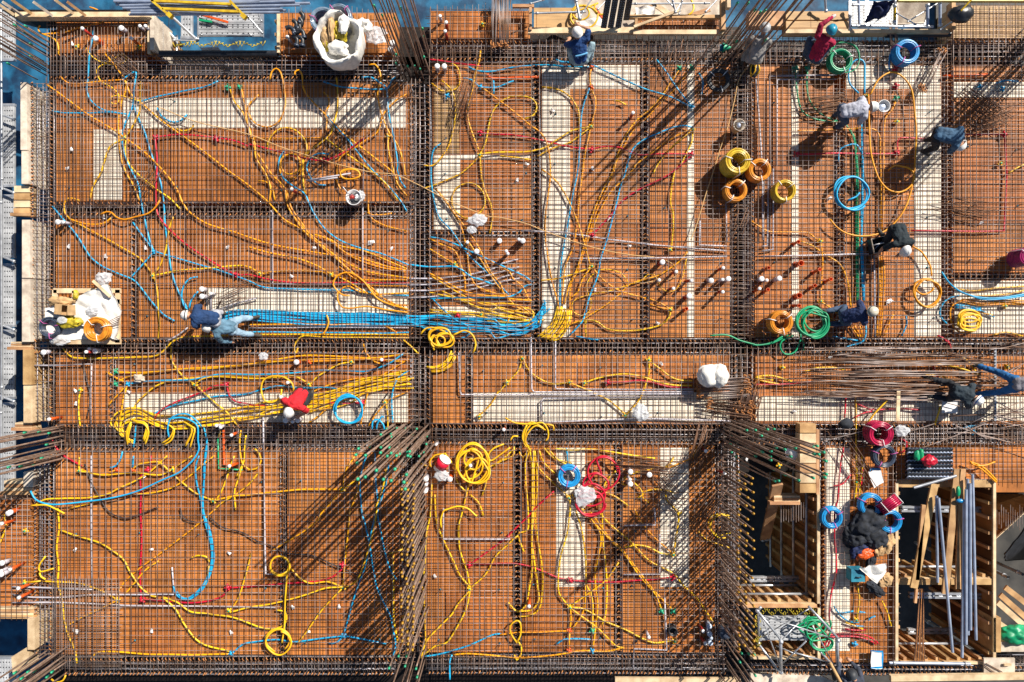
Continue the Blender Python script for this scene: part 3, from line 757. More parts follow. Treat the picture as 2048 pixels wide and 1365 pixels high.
y|@42 1720,630 1620,750 1580,820 1480,920 1380,1030 1340,1160
y|@42 1720,630 1690,770 1630,900 1540,1040 1450,1070 1350,1140
y|@42 1335,585 1360,660 1365,900 1375,1040
b|@42 1365,1155 1500,1130 1700,1070 1900,985 1960,980
b|@42 1560,1330 1560,1190 1580,1140
o|@42 1590,1140 1700,1130 1850,1140 1960,1150
wp|@42 1510,0 1510,240 2028,240
y|@42 1120,350 1125,600 1125,850 1160,1030
y|@42 1090,355 1200,320
y|@41 490,170 600,210 800,270 900,330 980,400 1020,480 1060,540 1120,620 1200,680 1240,685
o|@41 1690,10 1500,170 1280,340 1100,470 980,580 930,680
o|@41 1250,410 1150,480 1050,600 980,680
y|@41 930,710 800,640 650,590 480,575 350,565
o|@41 930,715 800,780 650,850 550,910
y|@41 470,0 480,150 465,300 475,450 470,580 500,680 520,850 550,980 600,1100 620,1200
y^|@41 400,360 350,430 360,480 465,455
y^|@41 350,490 360,520 395,540
y|@41 1280,690 1380,780 1450,900 1550,1020 1650,1075 1800,1110
o|@41 725,1165 780,1120 900,1115 1100,1130 1500,1140 1800,1130
y|@41 1500,390 1550,370 1620,380 1640,420
y|@41 1640,440 1620,560 1560,640 1500,690
y|@41 1970,350 1920,550 1870,700 1810,790
wp|@41 120,610 300,615 600,625 750,630
w|@41 120,670 250,690 500,690 800,670 1000,670 1370,670
wp|@41 1370,665 1355,460
wp|@41 120,730 500,730 700,740 1000,755 1500,760 @42 210,770
y^|@41 440,1310 480,1335 530,1320 550,1280
y|@41 60,50 65,150 0,320
y|@41 220,578 340,565
g|@14 330,540 330,620 350,760 380,840 450,890 550,915 640,920
g|@14 420,530 415,640 435,760 490,840 570,890 640,915
g|@14 690,930 740,1000 770,1080 780,1308 @24 780,500 785,980
g|@14 720,960 770,1050 795,1308 @24 797,500 800,980
b|@14 818,930 823,1308 @24 815,500 828,980
b|@14 828,930 833,1308 @24 826,500 842,980
b^|@14 780,720 720,650 710,570 740,490 790,470 825,500 825,720
o^|@14 870,730 920,630 980,580 1040,565 1110,600 1170,690 1195,850 1205,1100 1190,1308 @24 1160,200 1100,340 1000,450 900,495 780,505 680,480 610,430 570,380
o^|@14 850,730 860,950 870,1150 910,1308 @24 940,100 1000,160 1080,180 1150,150 1190,90 1180,30 1140,0 @14 1110,1265 1050,1255 1000,1290
o|@14 340,990 500,985 700,975 850,970 920,985 955,1050 960,1308 @24 965,450
o|@14 1075,770 1050,830 1000,890 985,1000 985,1308 @24 980,450
r|@14 330,1160 600,1155 1080,1150 1085,1070 1120,1040 1300,1045 1400,1020
rp|@14 1590,1015 1880,1015 1885,1100 1900,1308 @24 1880,460 1700,465 1190,460
b|@14 650,1220 660,1130 720,1095 780,1090 820,1150 825,1200
y|@14 1905,1308 1980,1260 2048,1230
Op|@14 1430,580 1600,580 1770,570
w|@14 30,600 50,800 75,1200
wp|@14 190,1250 190,610 630,605
wp|@14 140,1200 140,580 640,570
b|@14 1815,640 1880,615 1990,620
o|@24 0,390 60,430 130,465 300,470 420,475 480,520 510,540
o|@24 515,560 530,700 520,850 515,980
o|@24 370,540 450,570 560,640 640,690 680,740 720,850 740,1030
o|@24 520,990 600,1040 660,1090
o|@24 500,1080 620,1130
o^|@24 1180,580 1250,620 1310,720 1320,800
o|@24 950,640 955,900 930,1240
o|@24 967,640 972,900 945,1240
o|@24 985,640 990,900 960,1240
o|@24 1055,1080 1020,1160 990,1240
o|@24 730,1160 770,1210 800,1250
o|@24 760,1160 790,1205 812,1250
o|@24 800,1160 815,1200 825,1245
b|@24 850,1150 850,1230 820,1290 750,1308 @34 690,65
b|@24 600,1245 700,1260 790,1275
b^|@24 1395,770 1450,850 1550,920 1700,960 1850,960 2048,925
b^|@24 1550,925 1700,970 1850,968 2048,940
b|@24 1550,940 1460,970 1410,1040 1410,1100 1460,1155
o|@24 1560,985 1490,1020 1480,1100 1520,1190 1600,1220 1680,1190
y|@24 1500,885 1650,905 1800,890 2048,870
y|@24 1600,950 1700,945 1900,930 2048,900
o|@24 1570,970 1700,985 1900,980 2048,985
o|@24 1560,975 1700,1000 1900,992 2048,1000
o|@24 1540,985 1700,1010 1900,1005 2048,1012
o|@24 1550,1035 1700,1065 1800,1090
b|@24 1520,1010 1650,1030 1740,1070 1810,1100
b|@24 1520,1020 1640,1045 1720,1060
b|@24 1515,1030 1600,1035 1710,1035
b|@24 1150,1090 1155,1160 1120,1240
wp|@24 915,640 920,1250
wp|@24 70,650 500,640 900,630
wp|@24 85,0 85,530
wp|@24 125,0 120,570 80,575
wp|@24 165,0 160,600 80,610
y|@24 1800,1235 1900,1215 2020,1245
r|@24 1390,1240 1430,1260 1470,1300
r|@34 1460,0 1480,30 1490,70
g^|@24 280,1225 180,1280 @34 100,35 0,40
g^|@23 1620,1295 1750,1290 1850,1330 1960,1360 @34 30,40 130,25 230,-30
g^|@24 350,1220 @34 350,0 310,90 240,105 205,60 215,10 @24 300,1240
g|@34 380,0 390,40 385,80
y|@34 390,240 480,210 600,205 700,225
y|@34 160,300 30,280 150,265 300,310
y|@34 30,290 100,310 220,330
y^|@34 1360,180 1500,200 1600,230 1680,265
y|@34 1280,260 1400,270 1500,295 1590,300
y|@34 1560,120 1620,170 1670,240
r|@34 700,430 695,500 690,580
r|@34 770,460 800,480 900,520 1100,510 1250,520
r|@34 760,580 830,545 900,530
y|@34 770,370 775,600 780,1040 770,1200
y^|@34 1000,440 900,540 850,610
y^|@34 1385,490 1365,550 1340,630
y|@34 820,860 820,970 805,1100 800,1200
r|@34 830,870 825,1000 815,1100
r|@34 30,335 200,332 440,310
r|@34 680,800 660,950 640,1200 @44 620,0 615,150 630,350 625,500 590,650 580,800 595,900
r|@34 610,1085 680,1070 740,1000
r|@34 1100,735 1150,760 1140,820 1090,850
r|@34 1350,180 1370,240 1390,290
b|@34 1570,660 1630,640 1670,640
b|@34 1620,650 1650,670 1640,710
b|@34 1640,640 1660,670 1680,700
o^|@34 1605,900 1700,940 1800,1040
o^|@34 1610,910 1700,960 1800,1055
o^|@34 1640,930 1720,925 1790,900
b|@44 615,730 650,780 760,765
b|@44 650,790 720,840 800,850
b|@44 740,865 780,875 840,880
b|@44 870,840 890,815 920,805
b|@44 800,770 820,772 840,775
r|@44 560,940 700,930 830,940 900,970 945,1010
r|@44 570,960 700,955 800,960 880,985 930,1015
r|@44 590,960 550,1010 530,1050
r|@44 600,970 575,1010 560,1060
r|@44 700,900 780,910 850,905
y|@44 790,570 800,680 780,820
y|@44 970,690 1010,780 1040,880
y|@44 700,850 760,870 830,900
'''
LM=[(690,95,'white bulk bag'),(600,60,'black pipe elbows'),(707,395,'bucket on the beam'),(165,640,'rubbish pallet'),(405,645,'two helmeted workers'),
(600,800,'red shirted worker'),(1160,100,'blue shirted worker'),(1640,85,'red sweater worker'),(1720,215,'grey shirted worker'),(1900,272,'right bending worker'),
(1795,485,'crouching worker'),(1720,630,'navy jacket worker'),(1935,790,'kneeling worker'),(1515,85,'shaded worker'),(1505,355,'four coils'),
(1585,645,'loose green coil'),(1680,120,'wrapped green coil'),(1812,105,'upper blue coil'),(1690,388,'blue conduit loop'),(1138,952,'flat blue coil'),(1185,970,'red conduit loops'),
(945,925,'tangled yellow coil'),(885,675,'crossing coil'),(700,815,'blue ring'),(1757,867,'red coil'),(1735,1080,'jacket pile'),(870,945,'red paint bucket'),
(1440,775,'white sack'),(1480,250,'grey pail'),(955,445,'plastic scrap'),(940,390,'lone yellow ring'),(1115,650,'yellow conduit bunch'),(1140,260,'L-shaped pale strip'),
(840,555,'column band'),(800,900,'green capped bars'),(815,1150,'amber wall bars'),(1560,900,'right starter bars'),(70,100,'top left bars'),(60,900,'left starter bars'),(810,80,'top starter bars'),
(500,225,'upper pale strip'),(215,330,'small pale panel'),(620,605,'lower pale strip'),(250,320,'upper left junction'),(310,505,'three-way blue junction'),(255,83,'three capped stubs'),
(415,1170,'big blue hook'),(240,1195,'lower left junction'),(430,1335,'bottom left beam'),(690,1172,'shadowed junction'),(940,1175,'central deck junction'),(1140,1212,'pale strip junction'),
(1035,1220,'tall yellow loops'),(1335,1220,'two green caps'),(1345,1260,'black floor drain'),(690,1268,'bottom blue junction'),(1030,1310,'bottom beam'),(145,1050,'lower left edge'),(20,1090,'left edge stubs'),
(250,850,'hanging yellow ends'),(400,850,'hanging blue ends'),(90,780,'edge beam'),(200,780,'small left deck'),(400,720,'left middle deck'),(700,740,'orange conduit pair'),(940,800,'grey pipe elbow'),(1250,765,'grey pipe row'),(1075,860,'yellow ended beam'),
(1350,1010,'shadowed pale strip'),(1300,560,'white capped stubs'),(1380,215,'blue end box'),(1380,262,'yellow end box'),(1180,300,'red end box'),(1000,500,'two white stubs'),(1590,280,'thin pale stripe'),(1560,560,'orange pipe stubs'),(1840,590,'orange ring'),(1925,640,'flat yellow coil'),
(1980,350,'right edge deck'),(1740,730,'loose rods'),(1670,1000,'jacket side strip'),(1700,1250,'red conduit scraps'),(2000,910,'right edge beam'),(1560,1100,'timber shaft'),(560,1130,'yellow knot'),(570,1275,'lower yellow knot'),(480,900,'green orange pipes'),(100,1000,'lower left bars'),(550,330,'small blue hook'),(650,350,'short grey rods')]
def near(x,y):
    return min(LM,key=lambda l:(l[0]-x)**2+(l[1]-y)**2)[2]
CN={'o':'orange','y':'yellow','b':'blue','r':'red','g':'green','w':'grey','k':'black','t':'tan','s':'straw coloured','O':'orange-red'}
LAB=[]                                                  # things whose labels are told apart below
def unique(kindlist):
    d={}
    for it in kindlist: d.setdefault(it[1],[]).append(it)
    for lab,its in d.items():
        if len(its)==1: its[0][0]['label']=lab; continue
        xs=[i[2] for i in its]; ys=[i[3] for i in its]
        hor=(max(xs)-min(xs))>(max(ys)-min(ys)); its.sort(key=lambda i:i[2] if hor else i[3]); n=len(its)
        a,z=('leftmost','rightmost') if hor else ('uppermost','lowest'); wd='from left' if hor else 'from top'
        nn={2:'two',3:'three',4:'four',5:'five',6:'six'}.get(n,'several'); od=['','second','third','fourth','fifth','sixth','seventh','eighth','ninth','tenth','eleventh','twelfth']
        for k,i in enumerate(its):
            i[0]['label']=lab+', '+(a+' of '+nn if k==0 else z+' of '+nn if k==n-1 else (od[k] if k<len(od) else 'inner')+' '+wd)
CUT=165; SPARE=[]
def cable(pts,col,top=False,thin=False,poly=False,grp=None,z0=None,name=None,r=None):
    z=z0 if z0 is not None else (rng.uniform(.172,.195) if top else rng.uniform(.064,.098))
    r=r or {'w':.019,'k':.016,'t':.011,'s':.012,'O':.03}.get(col,.0195)
    if thin: r=.013
    w=[G(x,y,z) for x,y in pts]
    if poly:
        p=[]
        for i in range(len(w)-1):
            n=max(2,int((w[i+1]-w[i]).length/.4)); p+=[w[i].lerp(w[i+1],k/n) for k in range(n)]
        p.append(w[-1])
    else: p=smooth_path(w)
    ph=rng.random()*9
    for i,q in enumerate(p):
        p[i]=q+Vector((math.sin(i*.31+ph)*.004,math.cos(i*.27+ph)*.004,math.sin(i*.5+ph)*.007))
    nm=name or {'t':'rope','s':'cord','k':'hose','O':'drain_pipe','w':'rigid_pipe'}.get(col,'conduit')
    L=sum(math.dist(pts[i],pts[i+1]) for i in range(len(pts)-1)); D=math.dist(pts[0],pts[-1])+1
    if nm=='conduit' and L<110: nm='conduit_offcut'
    if nm=='conduit' and L<CUT: SPARE.append((p,r,col)); return
    mb=MB(); mb.tube(p,r,7); c=p[len(p)//2]; o=mb.build(nm,M['y' if col=='s' else col],loc=(c.x,c.y,0))
    shp='looping' if L/D>1.9 else 'curving' if L/D>1.12 or not poly else 'straight'
    if L/D<1.03: shp='straight'
    sz='short ' if L<60 else 'long ' if L>420 else ''
    a=near(*pts[0]); b=near(*pts[-1])
    base=f"{sz}{CN[col]} {nm.replace('_',' ')} {shp} "+(f'beside the {a}' if a==b else f'from {a} to {b}')
    cx=sum(q[0] for q in pts)/len(pts); cy=sum(q[1] for q in pts)/len(pts)
    o['category']={'conduit':'conduit','conduit_offcut':'conduit offcut','rope':'rope','cord':'cord','hose':'hose'}.get(nm,'pipe')
    o['group']=grp or f"{CN[col]} {nm.replace('_',' ')} runs on the deck"
    LAB.append((o,base,cx,cy)); return o
def parse(s):
    t='0';out=[]
    for k in s.split():
        if k[0]=='@': t=k[1:]
        else:
            x,y=k.split(','); out.append(Q(t,float(x),float(y)))
    return out
for ln in CAB.strip().splitlines():
    c,p=ln.split('|'); cable(parse(p),c[0],'^' in c,'s' in c[1:],'p' in c)
# bundles
def bundle(s,col,n,dx,dy,jit=3,top=False,grp=None,conv=1.0):
    base=parse(s)
    for i in range(n):
        u=i-(n-1)/2; q=[]
        for k,(x,y) in enumerate(base):
            f=1+(conv-1)*k/(len(base)-1); q.append((x+u*dx*f+rng.gauss(0,jit*.42),y+u*dy*f+rng.gauss(0,jit*.42)))
        cable(q,col,top,grp=grp,z0=(.172 if top else .07)+(i%3)*.012)
bundle('@21 1680,1190 1850,1140 @22 200,1150 600,1165 1000,1175 1240,1178 1420,1188 1600,1200 1900,1225 @23 0,1235 150,1245 240,1225 300,1160 335,1080','b',9,-1.6,3.0,9,grp='blue conduits bundled along the beam')
bundle('@22 0,1130 300,1135 700,1160 1000,1162 1240,1165','b',3,0,3,2,grp='blue conduits bundled along the beam')
bundle('@23 500,1080 490,1150 460,1220 400,1290 350,1318','y',9,3.6,1.2,2,grp='yellow conduits bunched at the pale strip',conv=1.1)
bundle('@31 1040,770 960,720 940,650 990,590 1100,575 1300,640 1700,610 @32 0,570 200,525 470,480 700,420 900,350 1240,300','y',7,2.8,3.1,7,grp='yellow conduits bundled under the red shirted worker',conv=1.35)
bundle('@31 1160,790 1190,690 1150,640 1080,630','y',3,3,3,3,True,grp='yellow conduit ends hanging at the beam')
bundle('@31 1300,810 1360,760 1385,690 1330,650','y',2,4,3,3,True,grp='yellow conduit ends hanging at the beam')
bundle('@31 1490,820 1530,730 1530,670 1480,640','y',3,4,3,3,True,grp='yellow conduit ends hanging at the beam')
bundle('@31 1020,800 1030,720 1060,640','y',3,3,2,3,True,grp='yellow conduit ends hanging at the beam')
bundle('@32 470,520 650,455 820,390 1000,340 1240,285','y',5,1,5,2,grp='yellow conduits bundled under the red shirted worker',conv=1.3)
bundle('@32 1400,225 1480,225 1550,180 1590,110','y',5,2.6,2.6,1.5,grp='yellow conduits curving out of the column band')
bundle('@33 225,840 190,780 200,700 260,650 340,680','y',3,4,4,4,True,grp='yellow conduit ends hanging at the beam')
unique(LAB)

mb=MB(); cs=sorted({c for _,_,c in SPARE})
for p,r,c in SPARE: mb.cur=cs.index(c); mb.tube(p,r,7)
o=mb.build('short_conduit',[M[c] for c in cs]); tag(o,'shorter yellow, orange, blue and red conduit ends scattered between the long runs','conduit'); o['kind']='stuff'
print('CONDUITS',sum(1 for o in COL.objects if o.name.split('.')[0]=='conduit'),len(SPARE))
# ------------------------------------------------------------------ junction boxes
JB={}
def jmesh(c):
    if c not in JB:
        a=MB().lathe([(0,0),(.034,0),(.036,.03),(.03,.052),(0,.052)],n=14)
        for k in range(4): an=k*math.pi/2+.4; a.tube([(.03*math.cos(an),.03*math.sin(an),.02),(.062*math.cos(an),.062*math.sin(an),.02)],.023,8)
        l=MB().lathe([(0,.0),(.021,0),(.021,.012),(.012,.018),(0,.018)],n=12)
        JB[c]=(a.mesh('body',M[{'G':'capgreen','O':'O'}.get(c,c)]),l.mesh('lid',M['capgreen' if c=='y' else {'G':'capgreen','O':'O'}.get(c,c)]))
    return JB[c]
JUN='''y 11 620,380 1100,375 990,1085
y 12 1795,1220 1815,205 1080,1075
y 13 707,998 1495,1025
y 23 1320,628 713,757 1320,1092
y 21 1210,830
y 22 90,815 640,820 1600,740 1805,1130
y 31 645,390 1535,350 640,1015 1365,1005 1680,1250
y 32 470,345 800,170 1060,485 730,1160 1790,595 2005,330
y 33 175,145 540,330 970,585 1155,155 655,335 535,1225
y 42 735,615 1715,628
y 41 215,578 935,710 1800,795 220,175
y 43 545,770 1345,358 1355,1030
y 24 510,540 515,985 1885,1020
y 34 778,1055 230,205 205,935 1900,200
y 44 778,828
y 14 1080,920 855,730 1850,1230
r 11 1230,1083 1700,1090
r 12 1800,1045 600,1260
r 13 710,1178 1485,1212
r 23 717,515
r 21 1855,818
r 22 1625,1138
r 31 1775,345 1170,1010
r 32 880,487
r 41 1790,612 1125,712
r 42 730,440 1712,440
r 43 545,558 1340,540
r 33 835,330
r 14 335,1160 1083,1155 1880,1015 1075,525 1075,655
O 13 710,537 707,693
O 43 537,950 535,1105
O 31 930,1010 1055,1010
O 32 470,170
b 13 1490,842
b 21 1212,640
b 31 1012,342
b 41 1815,1125
b 42 738,990
b 43 712,1107
b 12 1800,690 1540,760
b 14 1865,675 1700,660
b 44 770,1010
G 11 1788,693 1878,692
G 31 920,245 920,342
G 43 1255,797 1343,797 715,950
G 14 330,525 420,523 1075,748
G 13 1390,545 1490,540'''
LAB=[]
NM={'y':'yellow','r':'red','b':'blue','G':'green','O':'orange'}
for ln in JUN.splitlines():
    c,t,*ps=ln.split()
    for p in ps:
        x,y=Q(t,*map(float,p.split(','))); a,l=jmesh(c)
        big=1.25 if c in 'rG' else 1.1
        e=empty('junction_box',G(x,y,.06),'','junction box',NM[c]+' round junction boxes on the deck'); e.scale=(big,)*3; e.rotation_euler=(0,0,rng.random()*6)
        link('body',a,e); link('lid',l,e,(0,0,.052))
        LAB.append((e,f'{NM[c]} round junction box at the {near(x,y)}',x,y))
unique(LAB)
# ------------------------------------------------------------------ capped pipe stubs
STU='''11 630,222,s,R 745,298,m,O 1020,300,s,O 945,212,m,w 1088,208,s,w 1130,212,s,w
12 1483,130,s,w 1527,170,s,R 1527,240,s,R 1455,520,m,w 1513,512,m,w 1105,325,m,w 1100,375,m,w 295,290,s,w
13 1040,880,s,R
21 455,400,m,w 495,405,s,w 1575,928,m,w 1575,985,m,w 1635,960,s,w
22 318,152,s,R 1945,550,m,w 1763,633,m,w 2015,632,s,R 1685,560,s,w
23 148,545,s,w 187,545,m,w 67,632,s,R 1262,722,m,R 1375,793,s,R 1358,915,s,R 1470,987,m,R 1485,855,s,R 1242,857,s,w 1650,850,m,w 1738,856,s,w 1780,854,m,w 1745,766,s,R 1740,944,s,R
24 90,820,m,w 128,823,s,w 213,817,m,w 75,900,s,O
31 665,98,s,R 700,72,s,w 745,80,m,w 335,95,m,w 380,620,s,O 75,1345,m,O 1690,675,s,w 1715,675,s,w 1800,740,s,O 1802,992,s,O
32 365,175,m,O 1025,170,s,O 295,340,s,w 280,628,m,w 325,635,s,w 370,628,m,w 1370,1080,m,w 1375,1135,s,w 1370,1180,m,w 1555,1080,m,O 1457,815,s,w 235,460,s,w 1715,990,s,w
33 1020,1025,m,w 1010,1082,s,w 1013,1130,m,w 1170,1050,m,R 35,710,s,O 1620,870,s,R 1745,1048,s,R
41 65,40,m,O 15,440,m,w 8,495,s,w 5,530,m,w 140,650,s,O 145,712,s,O 75,485,s,O 10,140,s,O
43 1640,930,m,B 1640,978,m,B 1645,1020,s,B 1640,1065,m,B 1595,975,s,R 1595,1060,s,R 235,770,s,O 1160,1010,s,w
24 385,695,m,Oo 380,942,m,Oo 520,757,s,Oo 495,876,s,Oo 140,732,s,Oo 140,905,s,Oo 610,825,s,Oo 370,540,s,Oo 370,1010,s,Oo
23 1462,1090,s,Oo'''
SM={}
M['stripe']=mat('striped_cap',(.55,.62,.72),.4,0,.3,30,0,0,(.10,.16,.26),(1,4,1))
LAB=[]
BN={'R':('red','R'),'O':('orange','O'),'w':('grey','w'),'B':('blue striped','steelblue'),'Oo':('open orange','O')}
for ln in STU.splitlines():
    t,*ps=ln.split()
    for p in ps:
        x,y,s,b=p.split(','); x,y=Q(t,float(x),float(y)); r={'s':.038,'m':.06}[s]; h={'s':.30,'m':.26}[s]+rng.uniform(-.04,.06)
        if b in('R','O') and s=='s': h+=.12
        w=P(x,y,h+.02)
        e=empty('pipe_stub',(w.x,w.y,.01),'','pipe stub',BN[b][0]+' upright pipe stubs on the deck'); e.rotation_euler=(rng.gauss(0,.05),rng.gauss(0,.05),rng.random())
        if b=='Oo':
            mb=MB().lathe([(r*.85,0),(r*.85,h-.06),(r*1.12,h-.05),(r*1.12,h),(r*.86,h),(r*.80,h-.2),(0.001,h-.2)],n=18); e['cat']='' ; del e['cat']; mb.build('pipe',M['O'],e)
            MB().lathe([(r*.9,0),(r*1.25,0),(r*1.25,.02),(r*.9,.02)],n=16).build('flange',M['O'],e,loc=(0,0,0))
        else:
            MB().lathe([(0,0),(r*.86,0),(r*.86,h),(0,h)],n=16).build('pipe',M[BN[b][1]],e)
            cm=MB().lathe([(r*.87,-.035),(r*1.02,-.035),(r*1.02,.012),(r*.9,.022),(0,.022)],n=18).mesh('cap',M['stripe' if b=='B' else 'W']); link('cap',cm,e,(0,0,h))
        LAB.append((e,f"{'large' if s=='m' else 'small'} {BN[b][0]} pipe stub"+('' if b in('Oo','B') else ' with white cap')+f" at the {near(x,y)}",x,y))
unique(LAB)
# ------------------------------------------------------------------ starter bars of columns and walls
CAPM={}
def capmesh(c,r):
    k=(c,round(r,3))
    if k not in CAPM:
        q=r+.008
        CAPM[k]=MB().lathe([(r,-.07),(q*.9,-.07),(q*.9,-.02),(q*1.02,-.015),(q*1.02,.01),(q*.7,.028),(0,.03)],n=12).mesh('cap',M[c])
    return CAPM[k]
def starter(label,bars,cx,cy,grp='starter bars of columns and walls'):
    c=G(cx,cy); e=empty('starter_bars',(c.x,c.y,0),label,'starter bars',grp)
    for (p,h,r,cap) in bars:
        dx,dy=rng.gauss(0,.010)*h,rng.gauss(0,.010)*h; b0=Vector((p.x-dx-c.x,p.y-dy-c.y,-.35)); 
        mb=MB(); n=4; mb.tube([(dx*i/n+rng.gauss(0,.004),dy*i/n+rng.gauss(0,.004),(h+.35)*i/n) for i in range(n+1)],r,7)
        o=mb.build('bar',M['barcol'],e); o.location=b0
        if cap: link('cap',capmesh(cap,r),o,(dx,dy,h+.35))
    return e
def tips(lst,x0,x1,y0,y1,r,cap,kmin=.70,axis=0):
    out=[]
    for x,y in lst:
        rx,ry=x-1024,y-682.5
        best=None
        for i in range(200):                       # tallest bar whose foot stands inside the column
            k=.985-(.985-kmin)*i/199; bx,by=1024+rx*k,682.5+ry*k
            ok=x0<=bx<=x1 and y0<=by<=y1
            if ok and (best is None or rng.random()<.05): best=k
        if best is None: best=.8
        h=H*(1-best); out.append((P(x,y,h),h,r,cap))
    return out
T3=[Q('32',*p) for p in [(1065,695),(1145,690),(1215,695),(1300,695),(1020,740),(1100,737),(1100,757),(1265,735),(1378,753),(845,850),(928,832),(1020,840),(1085,840),(1220,838),(1245,872),(1228,878),(1375,815),
 (825,898),(900,903),(1018,882),(1070,908),(1100,885),(1142,905),(1165,893),(1230,905),(1250,912),(1318,908),(1355,880),(835,963)]]
T3b=[Q('32',*p) for p in [(840,1087),(898,1072),(950,1088),(1040,1090),(1100,1100),(1200,1112),(1220,1053),(1210,1165),(985,1020),(1130,1010)]]
b3=tips(T3,772,862,848,906,.019,'capgreen',.72)
for x,y in T3b:
    h=4.3; b3.append((P(x,y,h),h,.021,'capgreen' if (x,y)!=T3b[2] else 'hook'))
starter('green capped column bars leaning over long shadows at the centre',b3,815,880)
W=[]
for i in range(29):
    y=965+i*11.8
    for x,o in((804,0),(815,4),(826,7)):
        if rng.random()<.1: continue
        h=2.15+rng.gauss(0,.12); W.append((P(x+rng.gauss(0,1.2),y+o+rng.gauss(0,1.5),h),h,.0175,'capyellow'))
starter('dense amber capped wall bars in a long row below the centre',W,835,1120)
W=[]
for i in range(26):
    y=948+i*14.2
    for x,o in((1479,0),(1492,5),(1506,9)):
        if rng.random()<.12: continue
        h=1.55+rng.gauss(0,.1); W.append((P(x+rng.gauss(0,1.5),y+o+rng.gauss(0,2),h),h,.0175,'capyellow'))
starter('dense amber capped wall bars left of the timber shaft',W,1450,1120)
T4=[(1440+a/4.98,840+b/4.98) for a,b in [(160,105),(268,105),(355,103),(475,97),(540,93),(117,162),(415,160),(107,235),(165,373),(117,325),(568,282),(648,297),(757,287),(515,318),(503,365),(508,403),(425,322),(928,270),(970,262),(945,345),(985,345),(1055,412),(1035,325),(708,367),(540,497),(652,548),(692,560),(788,606),(930,580),(1060,542),(1048,575),(552,613),(585,608),(358,365)]]
starter('green capped column bars leaning across the timber plank at right',tips(T4,1440,1500,838,905,.0165,'capgreen',.68),1470,870)
L=[]
for x,y in [(97,88),(97,99),(103,106),(90,111),(98,120),(96,129),(80,118),(70,126),(85,135),(99,136),(74,141),(60,131),(104,94),(66,112)]:
    L.append((G(x,y),3.3+rng.gauss(0,.2),.0145,'capgreen'))
L+=tips([(28,50),(50,66),(60,88),(60,113),(50,52),(15,127)],55,104,78,150,.0145,'capgreen',.85)
starter('bare column bars slanting out of the top left corner',L,80,115)
L=[]
for i in range(16):
    L.append((G(104+(i%4)*9+rng.gauss(0,2),856+(i//4)*20+rng.gauss(0,3)),3.4+rng.gauss(0,.2),.019,'capgreen'))
L+=tips([(48,866),(77,865),(97,867),(92,890),(92,915),(82,917),(66,932),(40,934),(16,935)],70,135,850,930,.017,'capgreen',.85)
starter('thick column bars slanting over the left walkway',L,118,890)
L=[]
for x,y in [(800,95),(812,88),(826,98),(838,92),(850,100),(806,120),(820,126),(834,118),(846,130),(856,122),(800,142),(816,148),(842,146),(855,150),(858,108),(828,140)]:
    L.append((G(x,y),3.7+rng.gauss(0,.3),.015,'capgreen'))
L+=tips([(748,11),(764,30),(801,16),(814,20),(789,36),(845,57),(846,73),(792,109),(792,127),(848,114),(815,132),(829,132),(840,138)],795,862,80,155,.015,'capgreen',.72)
starter('dark column bars rising beside the white bulk bag',L,828,118)
L=[]
for x,y in [(1445,80),(1458,88),(1472,80),(1488,86),(1504,78),(1520,88),(1448,104),(1464,112),(1480,102),(1498,110),(1514,102),(1528,112),(1452,126),(1470,130),(1490,124),(1512,128)]:
    L.append((G(x,y),4.0+rng.gauss(0,.25),.017,'capgreen'))
L+=tips([(1475,6),(1497,6),(1511,20),(1531,21),(1521,24),(1474,82),(1532,80)],1435,1530,72,132,.015,'capgreen',.7)
starter('dark column bars over the shaded worker at top right',L,1485,104)
L=[]
for i in range(22):
    L.append((G(72+(i%6)*13+rng.gauss(0,3),1306+(i//6)*17+rng.gauss(0,3)),3.2+rng.gauss(0,.2),.02,'capgreen'))
L+=tips([(28,1347),(55,1345),(67,1344),(42,1358),(103,1345),(93,1355)],60,150,1290,1365,.019,'capgreen',.8)
starter('thick column bars slanting out of the bottom left corner',L,100,1335)
L=tips([(778,1337),(810,1333),(812,1313),(832,1338),(834,1355),(797,1313)],790,852,1270,1350,.017,'capgreen',.8)
for x,y in [(805,1312),(820,1318),(835,1310),(812,1335),(828,1340),(842,1330),(848,1318)]: L.append((G(x,y),3.6,.017,'capgreen'))
starter('column bars cut by the bottom edge below the amber wall bars',L,822,1325)
L=tips([(1484,1308),(1498,1309),(1509,1310),(1511,1352),(1480,1325)],1435,1490,1260,1335,.016,'capgreen',.8)
for x,y in [(1445,1310),(1460,1305),(1472,1316),(1450,1330),(1466,1335),(1480,1328),(1440,1345),(1476,1345),(1490,1340)]: L.append((G(x,y),3.6,.015,'capgreen'))
starter('column bars cut by the bottom edge below the timber shaft',L,1462,1325)
L=[(G(2050+(i%5)*13,60+(i//5)*16),4.2+rng.gauss(0,.3),.018,'capgreen') for i in range(20)]
starter('bars beyond the right edge that throw slanting shadows on the deck',L,2076,90)
